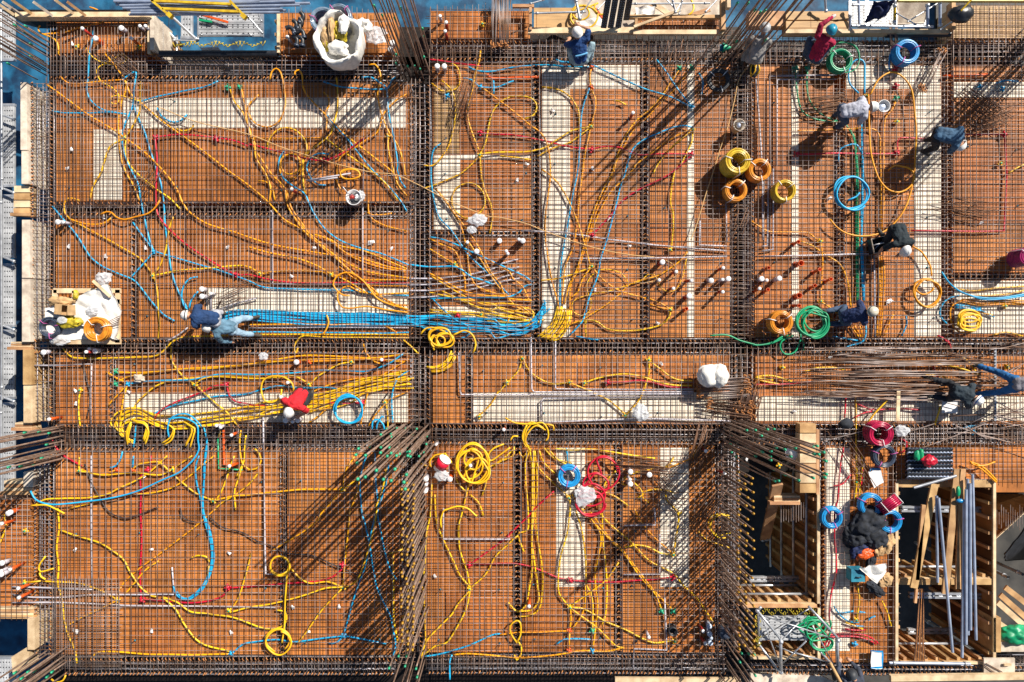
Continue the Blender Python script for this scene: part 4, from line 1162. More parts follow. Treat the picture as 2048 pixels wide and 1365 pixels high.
# ------------------------------------------------------------------ coils
M['coy']=mat('coil_yellow',(.62,.42,.03),.25,0,.12,8,0,0,(.48,.30,.02)); M['coo']=mat('coil_orange',(.66,.26,.025),.25,0,.12,8,0,0,(.50,.17,.015))
M['cob']=mat('coil_blue',(.02,.27,.60),.28,0,.12,8); M['cok']=mat('coil_slate',(.05,.065,.10),.25,0,.2,8); M['cor']=mat('coil_crimson',(.42,.012,.06),.25,0,.2,8); M['cog']=mat('coil_green',(.008,.30,.14),.3,0,.12,8); M['coc']=mat('coil_clear_blue',(.20,.27,.36),.15,0,.2,8); M['cop']=mat('coil_purple',(.30,.01,.10),.3,0,.2,8)
M['tie']=mat('pink_tie',(.62,.12,.40),.5)
def coil(px,py,ro,col,label,h=.24,ri=None,z=.16,tilt=None,ties=3,nl=None,tr=.021,tail=None):
    w=P(px,py,z+h*.6); r1=ro/K*(H-z-h)/H; r0=(ri or ro*.52)/K*(H-z-h)/H
    e=empty('conduit_coil',(w.x,w.y,z),label,'conduit coil','coils of conduit lying about')
    mb=MB(); nr=max(1,int((r1-r0)/(2*tr)+.5)); nz=nl or max(1,int(h/(2*tr)))
    for k in range(nz):
        for j in range(nr):
            if nr>3 and nz>3 and 0<j<nr-1 and 0<k<nz-2: continue
            R_=r0+tr+(j+.5)*(r1-r0-2*tr)/nr if nr>1 else (r0+r1)/2
            ox,oy=rng.gauss(0,.004),rng.gauss(0,.004); n=40
            mb.tube([(ox+R_*math.cos(2*math.pi*i/n)*(1+.01*math.sin(3*i+k)),oy+R_*math.sin(2*math.pi*i/n),tr+k*2*tr*.97+(j%2)*tr*.5+.005*math.sin(2*math.pi*i/n+k)) for i in range(n)],tr,7,closed=True)
    if tail:
        mb.tube(smooth_path([Vector(t) for t in tail]),tr,7)
    o=mb.build('winding',M[col],e)
    zt=nz*2*tr
    for i in range(ties):
        a=2*math.pi*i/ties+rng.random(); t=MB(); c,s=math.cos(a),math.sin(a)
        t.tube([(r0*.97*c,r0*.97*s,.0),(r0*.97*c,r0*.97*s,zt+.012),(r1*1.02*c,r1*1.02*s,zt+.012),(r1*1.02*c,r1*1.02*s,0)],.009,6,closed=True); t.build('tie',M['tie' if col in('cob','cok','coc') else 'W'],e)
    if tilt: e.rotation_euler=tilt
    return e
coil(1471,326,27,'coy','yellow conduit coil, topmost and tallest of the four stacked by the pail',.52,13)
coil(1517,342,24,'coo','orange conduit coil, right of the tall yellow coil',.30,13)
coil(1470,382,24,'coo','orange conduit coil, below the tall yellow coil',.30,13)
coil(1567,383,23,'coy','yellow conduit coil standing alone on the thin pale stripe',.30,14)
coil(195,659,26,'coo','orange conduit coil on the white sheet of the rubbish pallet',.22,12,.42)
coil(1560,645,25,'coo','orange conduit coil half under the loose green coil',.3,13)
coil(1812,105,26,'cob','glossy blue conduit coil on the beam at top right',.28,15,tail=[(-.3,0,.05),(-.31,-.2,.02),(-.29,-.33,0)])
coil(1138,952,24,'cob','flat blue conduit coil beside the red loops',.14,11)
coil(1757,867,26,'cor','crimson conduit coil above the slate one',.34,13)
coil(1768,912,25,'cok','slate conduit coil with pink ties below the crimson one',.2,14)
coil(1741,1010,25,'cob','blue conduit coil partly under the jackets at the top of the pile',.2,13,.2)
coil(1780,1042,25,'cob','blue conduit coil at the right side of the jacket pile',.2,13,.18)
coil(1663,1035,23,'cob','blue conduit coil on the upright pale strip by the jackets',.18,12)
coil(1777,1003,24,'cor','red conduit coil standing on edge at the jacket pile',.26,13,.32,(R(62),R(18),R(25)))
coil(648,44,27,'coc','pale blue wrapped coil behind the bulk bag, left one',.4,17)
coil(680,38,26,'coc','pale blue wrapped coil behind the bulk bag, right one',.5,18)
coil(100,655,22,'cok','dark coil with pink ties at the corner of the rubbish pallet',.2,13,.30)
coil(1680,122,25,'cog','green coil wrapped in film on the beam',.24,16)
coil(2048,515,20,'cop','purple coil cut by the right edge',.5,8)
coil(1438,160,25,'black','black hose coil in the dark corner below the shaded worker',.12,14)
def loops(label,circ,col,z=.19,r=.0215,name='conduit_loops',extra=None):
    pts=[]
    for cx,cy,rx,ry,a0,turns in circ:
        n=int(18*turns)
        for i in range(n):
            a=a0+2*math.pi*i/18; k=1+.03*math.sin(i*1.3+cx); q=G(cx+rx*k*math.cos(a)+i*.12,cy-ry*k*math.sin(a)+i*.1,z+.012*math.sin(i*.9)+i*.0016); pts.append(q)
    mb=MB(); mb.tube(smooth_path(pts,.05),r,7)
    if extra:
        for s in extra: mb.tube(smooth_path([G(x,y,z+.02) for x,y in parse(s)]),r,7)
    c=pts[0]; o=mb.build(name,M[col],loc=(c.x,c.y,0)); return tag(o,label,'loose coil','loose conduit loops')
loops('tangled yellow conduit coil with many turns right of the red paint bucket',[(945,922,31,38,0,2),(938,926,26,28,1,1.6),(955,938,24,26,2,1.4),(946,915,17,20,.5,1.3)],'y')
loops('yellow conduit coil dropped on the column crossing at the beam',[(880,672,22,17,.3,2),(890,680,18,14,1,1.6),(876,682,14,12,2,1.4)],'y',extra=['@22 1340,1285 1380,1240 1450,1235 1530,1265','@22 1590,1290 1680,1255 1740,1290 1765,1365 @32 1745,100','@32 1410,0 1445,80'])
loops('red conduit lying in big loose loops beside the flat blue coil',[(1203,942,30,32,0,1.4),(1188,965,24,22,1,1.2),(1180,985,26,22,2,1.3),(1176,1000,28,24,.4,2)],'r')
loops('blue conduit ring of two turns on the pale strip by the red shirt',[(699,815,27,27,0,2.6)],'b')
loops('blue conduit loop of three turns hung over the green runs',[(1690,388,32,32,.2,2.9)],'b',extra=['@24 700,240 760,215 785,185'])
loops('loose green conduit coil in a tall bundle on the orange coil',[(1605,643,29,28,0,2.2),(1611,648,24,26,1,2),(1602,646,27,24,2,1.8),(1612,640,20,22,.5,1.4)],'g',.42)
loops('thin green conduit loop round the film wrapped green coil',[(1678,122,30,30,0,1.8)],'g',.2,.012)
loops('orange conduit ring with crossing turns on the tall pale strip',[(1840,586,24,27,.4,2.3),(1836,575,17,14,1,.9)],'o')
loops('flat yellow conduit coil squashed beside the right pale panel',[(1925,632,20,12,0,1.6),(1927,640,22,13,1,1.6),(1926,648,21,12,2,1.6),(1928,644,18,15,0,1.3)],'y',.18)
loops('yellow conduit ring above the narrow cage in the slanting shadows',[(565,1126,19,19,0,1.2)],'y',.2)
loops('yellow conduit ring lying on the bottom left beam',[(562,1276,24,24,0,1.3)],'y',.2)
loops('yellow conduit ring under wall bars near the shadowed pale strip',[(1437,1048,22,22,.5,.8)],'y',.2,.014)
loops('yellow conduit ring circling the deck at upper left in the bucket bay',[(583,330,20,20,0,1.1)],'o',.09)
loops('small yellow conduit spiral beside the bucket',[(703,352,19,10,0,1.5)],'o',.19)
loops('green rope bundle heaped on the scaffold plank',[(1600,1232,26,14,0,1.6),(1612,1240,24,20,1,1.6),(1618,1262,20,14,.3,2.2),(1605,1225,18,12,2,1.2)],'g',.55,.018,extra=['@44 440,745 470,790 500,830','@44 515,770 520,800 505,850','@44 450,990 475,1020'])
# ------------------------------------------------------------------ people
M['skin']=mat('skin',(.50,.26,.16),.55,0,.1,20); M['eye']=mat('eye',(.04,.03,.03),.2)
def cloth(name,c,b=.5): return mat(name,c,.85,0,.16,5,b,22)
def caps(mb,a,b,ra,rb,n=12):
    a=Vector(a);b=Vector(b);d=(b-a); L=d.length
    if L<1e-5: mb.ell(a,(ra,ra,ra)); return
    d/=L; pts=[];rs=[]
    for i in range(6): t=math.pi/2*(i/5); pts.append(a-d*ra*math.cos(t)); rs.append(max(1e-4,ra*math.sin(t)))
    for i in range(1,6): t=math.pi/2*(1-i/5); pts.append(b+d*rb*math.cos(t)); rs.append(max(1e-4,rb*math.sin(t)))
    pts.insert(6,a.lerp(b,.5)); rs.insert(6,(ra+rb)/2*1.04)
    mb.tube(pts,rs,n)
def remesh(mb,name,m,parent,vox,sm=3,wr=0,off=Vector()):
    me=mb.mesh(name,m); o=bpy.data.objects.new('tmp',me); COL.objects.link(o)
    md=o.modifiers.new('r','REMESH'); md.mode='VOXEL'; md.voxel_size=vox
    if sm: s=o.modifiers.new('s','SMOOTH'); s.iterations=sm; s.factor=.5
    dg=bpy.context.evaluated_depsgraph_get(); nm=bpy.data.meshes.new_from_object(o.evaluated_get(dg)); bpy.data.objects.remove(o); bpy.data.meshes.remove(me)
    nm.name=name
    if wr:
        nn=[v.normal.copy() for v in nm.vertices]
        for v,n in zip(nm.vertices,nn):
            q=v.co*9+off*3; f=abs(noise.noise(q))*1.6-.4+.5*noise.noise(q*2.3); v.co+=n*wr*f
    nm.transform(Matrix.Translation(-off)) if off.length else None
    nm.polygons.foreach_set('use_smooth',[True]*len(nm.polygons)); nm.materials.clear(); nm.materials.append(m)
    return link(name,nm,parent)
POSE={
'squat':dict(pel=(0,0,.34),chest=(.25,0,.62),neck=(.345,0,.74),head=(.43,0,.83),sh=(.28,.19,.67),el=(.42,.26,.46),wr=(.56,.13,.32),kn=(.36,.2,.47),an=(.06,.17,.08)),
'bend':dict(pel=(0,0,.84),chest=(.36,0,.98),neck=(.48,0,.98),head=(.60,0,.93),sh=(.40,.2,.97),el=(.46,.25,.70),wr=(.56,.13,.47),kn=(.22,.14,.45),an=(.17,.15,.08)),
'kneel':dict(pel=(0,0,.42),chest=(.27,0,.66),neck=(.37,0,.74),head=(.46,0,.79),sh=(.31,.2,.67),el=(.42,.27,.42),wr=(.56,.13,.25),kn=(.22,.2,.07),an=(-.22,.16,.09)),
'low':dict(pel=(0,0,.50),chest=(.33,0,.60),neck=(.44,0,.62),head=(.54,0,.63),sh=(.37,.2,.60),el=(.48,.27,.36),wr=(.60,.12,.2),kn=(.12,.19,.16),an=(-.14,.2,.09))}
def person(label,hx,hy,head,pose,shirt,trs,helm,ov=None,long=True,gloves=None,stripe=None,brimless=False,band=None):
    d={}
    for k,v in POSE[pose].items():
        if k in('pel','chest','neck','head'): d[k]=Vector(v)
        else: d[k+'L']=Vector(v); d[k+'R']=Vector((v[0],-v[1],v[2]))
    for k,v in (ov or {}).items(): d[k]=Vector(v)
    zp=d['pel'].z+.15; base=P(hx,hy,zp); base.z=.15
    Rm=Matrix.Rotation(R(head),4,'Z'); e=empty('person',base,label,'person'); e.rotation_euler=(0,0,R(head)); e.scale=(.93,)*3
    hipL=d['pel']+Vector((0,.095,-.03)); hipR=d['pel']+Vector((0,-.095,-.03))
    hf=(d['head']-d['neck']).normalized(); up=(hf*.75+Vector((0,0,.55))).normalized(); fw=(Vector((1,0,-.5))); fw=(fw-up*fw.dot(up)).normalized(); lf=up.cross(fw)
    HM=Matrix((fw,lf,up)).transposed()
    hd=d['head']
    b=MB()
    b.ell(hd+up*.02,(.098,.077,.115),HM,16,12); b.ell(hd+fw*.035-up*.055,(.062,.056,.06),HM); caps(b,d['neck'],hd-up*.04,.058,.054)
    b.ell(hd+fw*.105-up*.01,(.02,.013,.024),HM,8,6); b.ell(hd+fw*.09-up*.065,(.015,.024,.009),HM,8,6)
    for s in(-1,1): b.ell(hd+lf*.08*s,(.02,.012,.032),HM,8,6)
    caps(b,d['pel'],d['chest'],.115,.12); caps(b,d['chest'],d['neck'],.1,.06)
    for s,k in((1,'L'),(-1,'R')):
        sh,el,wr,kn,an=(d[q+k] for q in('sh','el','wr','kn','an')); hip=hipL if s>0 else hipR
        caps(b,d['chest']*.6+d['neck']*.4,sh,.07,.056); caps(b,sh,el,.05,.041); caps(b,el,wr,.041,.028)
        caps(b,hip,kn,.082,.055); caps(b,kn,an,.053,.036)
        fd=(wr-el).normalized(); fd=(fd+Vector((.35,-s*.2,-.15))).normalized(); sd=fd.cross(Vector((0,0,1)))
        if sd.length<.2: sd=Vector((0,1,0))
        sd.normalize(); dn=fd.cross(sd); 
        if dn.z>0: dn=-dn
        caps(b,wr,wr+fd*.075,.027,.031); caps(b,wr+sd*.02,wr+fd*.08+sd*.026,.02,.017); caps(b,wr-sd*.02,wr+fd*.08-sd*.026,.02,.017)
        for j,(o,l) in enumerate(((-.033,.062),(-.012,.075),(.011,.07),(.033,.055))):
            p0=wr+fd*.075+sd*o; p1=p0+(fd+dn*.35).normalized()*l*.55; p2=p1+(fd*.6+dn).normalized()*l*.5
            caps(b,p0,p1,.0115,.0105,8); caps(b,p1,p2,.0105,.009,8)
        th=sd*(s if s>0 else -1); p0=wr+fd*.02+sd*.03*(-s); p1=p0+(fd*.6-sd*s*.8+dn*.3).normalized()*.045; caps(b,p0,p1,.014,.012,8); caps(b,p1,p1+(fd+dn*.6).normalized()*.035,.012,.009,8)
    remesh(b,'body',M['skin'],e,.0105,2)
    for s in(-1,1): MB().ell(hd+fw*.088+lf*.032*s+up*.02,(.012,.014,.01),HM,8,6).build('eye',M['eye'],e)
    # shirt
    b=MB(); ch,ne,pe=d['chest'],d['neck'],d['pel']; sp=pe.lerp(ch,.25)
    caps(b,sp,ch,.135,.14); caps(b,pe+Vector((0,.05,.03)),ch+Vector((0,.07,0)),.118,.12); caps(b,pe+Vector((0,-.05,.03)),ch+Vector((0,-.07,0)),.118,.12); caps(b,ch,ch.lerp(ne,.8),.115,.08)
    for k in 'LR':
        sh,el,wr=d['sh'+k],d['el'+k],d['wr'+k]
        caps(b,ch*.6+ne*.4,sh,.098,.085); caps(b,sh,el if long else sh.lerp(el,.75),.078,.066 if long else .072)
        if long: caps(b,el,el.lerp(wr,.86),.064,.05)
    so_=remesh(b,'shirt',shirt,e,.0145,3,.016,Vector((hx*.01,0,0)) if False else Vector())
    if stripe:
        q=pe.lerp(ch,.5); sb=MB(); pts=[q+Vector((-.02,y,.0)).lerp(Vector((-.02,y,0)),1)+Vector((-.10,0,.125))*math.sqrt(max(0,1-(y/.26)**2)) for y in [-.15+.03*i for i in range(11)]]
        sb.tube(pts,.022,8); sb.build('back_stripe',stripe,e)
    b=MB()
    caps(b,hipL,hipR,.125,.125); caps(b,pe,pe.lerp(ch,.3),.125,.125)
    for s,k in((1,'L'),(-1,'R')):
        kn,an=d['kn'+k],d['an'+k]; hip=hipL if s>0 else hipR
        caps(b,hip,kn,.108,.082); caps(b,kn,kn.lerp(an,.88),.08,.064)
    remesh(b,'trousers',trs,e,.0155,3,.013)
    for s,k in((1,'L'),(-1,'R')):
        an=d['an'+k]; kn=d['kn'+k]; t=Vector((1,s*.2,0)).normalized()
        if pose in('kneel','low') : t=Vector((-.85,s*.15,-.2)).normalized()
        b=MB(); caps(b,an+Vector((0,0,-.02))-t*.04,an+t*.15+Vector((0,0,-.035)),.05,.042); caps(b,an,an+(kn-an).normalized()*.08,.052,.054); remesh(b,'shoe',M['shoe'],e,.014,2)
    if gloves:
        for k in 'LR':
            wr,el=d['wr'+k],d['el'+k]; f=(wr-el).normalized(); b=MB(); caps(b,wr-f*.06,wr+f*.05,.042,.04); b.build('glove',gloves,e)
    # hard hat
    b=MB(); n=26
    prof=[(1.04,-.02),(1.03,.0),(1.0,.22),(.93,.48),(.80,.70),(.58,.88),(.3,.975),(.001,1.0)]
    c=hd+up*.035
    vs=[];fs=[]
    for r,z in prof:
        for i in range(n):
            a=2*math.pi*i/n; vs.append(c+HM@Vector((.148*r*math.cos(a),.12*r*math.sin(a),.135*z)))
    for j in range(len(prof)-1):
        for i in range(n): fs.append((j*n+i,j*n+(i+1)%n,(j+1)*n+(i+1)%n,(j+1)*n+i))
    b.add(vs,fs); b.build('hard_hat' if not brimless else 'cap',helm,e)
    br=MB(); vs=[];fs=[]
    for r,dz in((1.0,.004),(1.0,-.008)):
        for i in range(n):
            a=2*math.pi*i/n; ex=1.06+.30*max(0,math.cos(a))**1.5
            vs.append(c+HM@Vector((.148*1.0*math.cos(a),.12*math.sin(a),dz))); vs.append(c+HM@Vector((.148*ex*math.cos(a),.122*(1.06+.12*max(0,math.cos(a)))*math.sin(a),dz-.012)))
    for i in range(n):
        j=(i+1)%n; m2=2*n
        fs+=[(2*i,2*i+1,2*j+1,2*j),(m2+2*i,m2+2*j,m2+2*j+1,m2+2*i+1),(2*i+1,m2+2*i+1,m2+2*j+1,2*j+1)]
    br.add(vs,fs); br.build('brim',helm,e)
    if not brimless:
        rg=MB(); rg.tube([c+HM@Vector((.15*math.cos(t),0,.139*math.sin(t))) for t in [R(20+14*i) for i in range(11)]],.008,6); rg.build('ridge',helm,e)
    if band:
        bb=MB(); bb.tube([c+HM@Vector((.15*math.cos(2*math.pi*i/n),.122*math.sin(2*math.pi*i/n),.03)) for i in range(n)],.012,6,closed=True); bb.build('band',band,e)
    return e
M['shoe']=mat('work_boot',(.05,.04,.03),.7)
hw=mat('hat_white',(.80,.79,.77),.35,0,.04,20); hb=mat('hat_teal_blue',(.02,.27,.42),.3); hg=mat('hat_silver',(.42,.44,.47),.4); hdk=mat('hat_dark',(.03,.035,.045),.6); hbe=mat('hat_beige',(.62,.58,.47),.5)
blue=cloth('royal_blue_cotton',(.010,.055,.20)); red=cloth('crimson_cotton',(.42,.008,.055)); bred=cloth('bright_red_cotton',(.60,.012,.022)); pale=cloth('pale_grey_cotton',(.43,.44,.52)); slate=cloth('slate_blue_cotton',(.045,.11,.20)); blk=cloth('black_green_cotton',(.010,.020,.028)); nav2=cloth('blue_jacket',(.010,.04,.125)); nav=cloth('navy_jacket',(.012,.028,.10)); gb=cloth('grey_blue_cotton',(.10,.20,.29)); drk=cloth('dark_teal_cotton',(.02,.035,.05)); gry=cloth('shade_grey_cotton',(.30,.28,.27)); dsl=cloth('dark_slate_jacket',(.04,.05,.08))
jean=cloth('light_jeans',(.28,.40,.46)); djean=cloth('dark_jeans',(.04,.07,.13)); khaki=cloth('khaki_trousers',(.24,.18,.09)); dkt=cloth('dark_trousers',(.018,.02,.026)); lbl=cloth('pale_blue_work_trousers',(.26,.38,.50)); wht=cloth('whitish_trousers',(.42,.43,.48)); bj=cloth('bright_blue_jeans',(.02,.13,.34)); gsh=cloth('grey_shirt',(.20,.19,.22))
lb=mat('light_blue_stripe',(.12,.38,.66),.8)
GW=mat('work_glove',(.55,.52,.5),.8)
person('worker squatting on the top beam in royal blue, arm raised to white cap',1161,119,106,'squat',blue,jean,hw,dict(elR=(.46,-.28,.86),wrR=(.56,-.09,.93),shR=(.30,-.2,.74),knR=(.20,-.34,.50),anR=(-.02,-.26,.08)),False,None,lb,True)
person('worker in a crimson sweater and teal hard hat pulling green conduit',1630,113,68,'squat',red,djean,hb,dict(elL=(.47,.27,.86),wrL=(.72,.10,.90),shL=(.29,.21,.72),knL=(.26,.30,.48)),True,GW)
person('worker in a pale grey shirt bending over, white hard hat',1690,223,8,'bend',pale,djean,hw,dict(elR=(.36,-.30,.74),wrR=(.46,-.12,.62)),False)
person('worker in a slate blue shirt bending right over the narrow cage, white hard hat low',1880,268,-16,'bend',slate,dkt,hw,dict(head=(.56,-.06,.82)),True)
person('crouching worker in a near-black shirt beside the black crate, white hard hat at the bottom',1797,457,-80,'low',blk,dkt,hw,dict(elR=(.40,-.36,.36),wrR=(.52,-.42,.2),knL=(.25,.17,.3),anL=(.05,.15,.1),knR=(.25,-.2,.3),anR=(.05,-.17,.1)),False)
person('worker in a navy jacket and beige hard hat kneeling over blue conduits',1691,634,14,'kneel',nav,djean,hbe,dict(head=(.44,0,.80),anL=(-.30,.22,.09),anR=(-.34,-.1,.09)),True,None,None,False,drk)
person('worker in a bright red shirt bent over the pale strip, whitish hard hat below him',604,787,-112,'squat',bred,dkt,hw,dict(chest=(.24,0,.68),neck=(.33,0,.76),head=(.43,0,.80),shL=(.26,.22,.70),shR=(.26,-.22,.70),elL=(.33,.33,.5),elR=(.33,-.33,.5),knL=(.2,.17,.4),knR=(.2,-.17,.4),anL=(-.04,.15,.08),anR=(-.04,-.15,.08)),False)
person('left of two workers by the pale strip, blue jacket, white hard hat',428,637,174,'bend',nav2,wht,hw,dict(knL=(.0,.14,.45),anL=(-.08,.2,.08)),True,None,None,False,drk)
person('worker in a grey-blue shirt and pale blue trousers, just right of the blue jacket',462,654,182,'low',gb,lbl,hw,dict(chest=(.27,0,.66),neck=(.36,0,.70),head=(.45,0,.72),shL=(.29,.21,.66),shR=(.29,-.21,.66),elL=(.3,.33,.4),wrL=(.12,.36,.25),knL=(-.16,.16,.3),knR=(-.16,-.2,.3),anL=(-.36,.2,.09),anR=(-.34,-.22,.09)),True)
person('worker in dark clothes crouching by the loose rods, white hard hat with a blue band',1913,784,-14,'low',drk,dkt,hw,dict(chest=(.24,0,.62),neck=(.32,0,.66),head=(.42,-.06,.66),shL=(.26,.2,.62),shR=(.26,-.2,.62),knL=(-.05,.2,.25),anL=(-.42,.2,.09),anR=(-.4,-.22,.09)),True,None,None,False,mat('blue_band',(.02,.10,.36),.5))
person('worker striding at the right edge in bright blue jeans and grey shirt',2036,769,0,'bend',gsh,bj,hw,dict(knL=(-.16,.26,.5),anL=(-.42,.42,.08),knR=(-.18,-.22,.5),anR=(-.48,-.30,.08)),True)
person('worker in grey clothes and silver hard hat half shaded by the top right bars',1510,116,78,'squat',gry,gry,hg,dict(pel=(0,0,.5),chest=(.3,0,.72),neck=(.42,0,.80),head=(.54,0,.86),shL=(.33,.19,.74),shR=(.33,-.19,.74)),True)
person('person in a dark slate jacket and dark cap under the steel scaffold frame',1694,1372,92,'squat',dsl,dkt,hdk,dict(head=(.40,.02,.70)),True,None,None,True)
# ------------------------------------------------------------------ scaffold side, timber edges, shafts
def one(mb,name,m,label,cat,grp=None,smooth=False):
    v=mb.v; c=(sum(p[0] for p in v)/len(v),sum(p[1] for p in v)/len(v),min(p[2] for p in v))
    return tag(mb.build(name,m,smooth=smooth,loc=c),label,cat,grp)
nt_=MB(); nx=60
for (x0,y0,x1,y1,z) in [(-14.8,-9.8,-9.5,10.6,-3.0),(-9.5,6.2,16.5,10.8,-3.05)]:
    vs=[];fs=[]; a=50;b=50
    for i in range(a+1):
        for j in range(b+1):
            x=x0+(x1-x0)*i/a;y=y0+(y1-y0)*j/b; vs.append((x,y,z+.35*noise.noise(Vector((x*.8,y*.5,z)))+.06*noise.noise(Vector((x*4,y*3,0)))))
    for i in range(a):
        for j in range(b): q=i*(b+1)+j; fs.append((q,q+b+1,q+b+2,q+1))
    o=MB().add(vs,fs).build('safety_net',M['net']); tag(o,'bright blue safety netting hung '+('down the left side below the walkway' if x1<-5 else 'along the top side below the deck'),'safety net')
def gplank(x0,y0,x1,y1,z,label,along='y',grp='perforated steel scaffold planks'):
    a=P(x0,y0,z);b=P(x1,y1,z); e=Rel('scaffold_plank',((a.x+b.x)/2,(a.y+b.y)/2,z),label,'scaffold plank',grp)
    xa,xb=sorted((a.x,b.x)); ya,yb=sorted((a.y,b.y)); mb=MB(); mb.box((xa,ya,z-.05),(xb,yb,z))
    L=(yb-ya) if along=='y' else (xb-xa); Wd=(xb-xa) if along=='y' else (yb-ya); k=max(1,int(Wd/.075))
    for i in range(k+1):                          # pressed ribs
        u=(i+.5)/(k+1)
        if along=='y': mb.box((xa+Wd*u-.008,ya+.02,z-.002),(xa+Wd*u+.008,yb-.02,z+.009))
        else: mb.box((xa+.02,ya+Wd*u-.008,z-.002),(xb-.02,ya+Wd*u+.008,z+.009))
    e.part(mb,'deck',M['deckgrey'],False)
    h=MB(); n=int(L/.13)
    for i in range(n):
        for j in range(max(1,k)):
            u=(j+1)/(k+1); t=.06+i*.13
            if along=='y': h.box((xa+Wd*u-.013,ya+t,z+.001),(xa+Wd*u+.013,ya+t+.028,z+.004))
            else: h.box((xa+t,ya+Wd*u-.013,z+.001),(xa+t+.028,ya+Wd*u+.013,z+.004))
    e.part(h,'perforation',M['black'],False)
    for t in (0,1):
        q=MB()
        if along=='y': y=ya if t==0 else yb; q.box((xa-.01,y-.03,z-.06),(xb+.01,y+.03,z+.012))
        else: x=xa if t==0 else xb; q.box((x-.03,ya-.01,z-.06),(x+.03,yb+.01,z+.012))
        e.part(q,'end_rail',M['steel'],False)
    return e
for (y0,y1,l) in [(20,120,'topmost'),(210,372,'second from top'),(392,514,'third from top'),(530,652,'beside the rubbish pallet'),(662,796,'below the rubbish pallet'),(808,985,'crossed by the thick starter bars'),(1000,1225,'above the lower left notch')]:
    gplank(-22,y0,3,y1,-1.2,f'grey perforated walkway plank on the left, outer row, {l}')
    gplank(5,y0,29,y1,-1.2,f'grey perforated walkway plank on the left, inner row, {l}')
gplank(-10,1316,30,1372,-1.2,'grey walkway plank at the bottom left corner below the blue net')
def stube(a,b,r,label,m='steel',name='scaffold_tube',grp='steel scaffold tubes',cat='scaffold tube',end=True):
    a=Vector(a);b=Vector(b); e=Rel(name,((a.x+b.x)/2,(a.y+b.y)/2,min(a.z,b.z)),label,cat,grp)
    e.part(MB().tube([a,a.lerp(b,.33),a.lerp(b,.67),b],r,10,cap=False),'tube',M[m])
    if end:
        d=(b-a).normalized(); c=MB()
        for p in (a.lerp(b,.06),a.lerp(b,.94)): c.tube([p-d*.03,p+d*.03],r*1.45,8)
        e.part(c,'coupler',M['steel'])
    return e
for y,l in [(237,'level with the pale panel'),(384,'at the timber bracket'),(521,'above the pallet'),(658,'level with the pallet'),(801,'below the small deck'),(995,'above the lower notch')]:
    stube(P(-12,y-14,-1.0),P(30,y+3,-1.0),.028,f'galvanised cross tube over the left walkway {l}')
for y0,y1,l in [(20,380,'upper'),(380,800,'middle'),(800,1230,'lower')]:
    stube(P(2,y0,-.95),P(4,y1,-.95),.024,f'long galvanised rail along the left walkway, {l} one')
def slab(pts,z0,z1,m,name,label,cat='timber board',grp=None,at=None):
    w=[P(x,y,(z0+z1)/2 if at is None else at) for x,y in pts]
    mb=MB(); mb.prism([(p.x,p.y) for p in w],z0,z1); return one(mb,name,M[m],label,cat,grp)
def board(x0,y0,x1,y1,z0,z1,m,label,grp='timber edge boards'):
    return slab([(x0,y0),(x1,y0),(x1,y1),(x0,y1)],z0,z1,m,'edge_board',label,'edge board',grp,z1)
for a in [(41,165,54,300,'board','pale edge board on the left, top one beside the blue net'),(43,302,57,368,'board','pale edge board on the left just above the timber bracket'),
 (44,440,60,556,'board','pale edge board on the left below the timber bracket'),(44,558,61,684,'board','pale edge board on the left beside the rubbish pallet'),
 (46,700,63,770,'timber','amber edge board on the left below the pallet'),(47,772,65,846,'timberpale','pale amber edge board on the left above the starter bars'),(47,945,66,975,'board','short weathered edge board below the left starter bars')]:
    board(a[0],a[1],a[2],a[3],-.5,.16,a[4],a[5])
def bracket(x0,y0,x1,y1,label):
    c=P((x0+x1)/2,(y0+y1)/2,0); e=Rel('timber_bracket',c,label,'timber bracket')
    for i in range(4):
        a=P(x0,y0+(y1-y0)*i/4,.05);b=P(x1,y0+(y1-y0)*(i+.86)/4,.05); mb=MB(); mb.box((a.x,b.y,-.25-.01*i),(b.x,a.y,.05+.006*i)); e.part(mb,'plank',M['timber' if i%2 else 'timberpale'],False)
    a=P(x0-8,y1-6,.1);b=P(x1,y1,.1); e.part(MB().box((a.x,b.y,-.05),(b.x,a.y,.1)),'ledger',M['timber'],False)
bracket(28,372,60,432,'amber timber bracket projecting over the left walkway')
bracket(22,684,62,700,'small amber timber bracket below the rubbish pallet')
bracket(30,846,64,862,'small amber timber bracket above the thick starter bars')
bracket(8,962,66,990,'splintered timber bracket below the thick starter bars')
bracket(-8,1214,68,1238,'row of slanting amber planks over the lower left notch')
board(55,1238,69,1300,-.5,.2,'timberpale','pale upright board right of the lower left notch')
slab([(33,1308),(52,1296),(68,1300),(68,1330),(36,1342)],-.2,.14,'timberpale','corner_board','pale boxed timber corner at the bottom left starter bars')
# top left edge
board(30,24,300,34,.12,.34,'timberpale','pale timber beam along the top left edge')
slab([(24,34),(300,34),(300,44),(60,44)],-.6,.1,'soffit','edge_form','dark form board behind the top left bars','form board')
board(300,30,308,100,-.6,.25,'board','upright board at the left of the scaffold opening')
for i,(x,m) in enumerate([(28,'timberpale'),(48,'board'),(66,'timber'),(108,'board'),(150,'timberpale'),(174,'timber')]):
    o=MB(); a=P(x,30+i%2*4,.3); b=a+Vector((-.16,.12,.45)); o.beam(a,b,.06,.035); one(o,'timber_stub',M[m],f"slanting timber stub on the top left edge, {['first','second','third','fourth','fifth','sixth'][i]} from the corner",'timber stub','timber stubs on the top left edge')
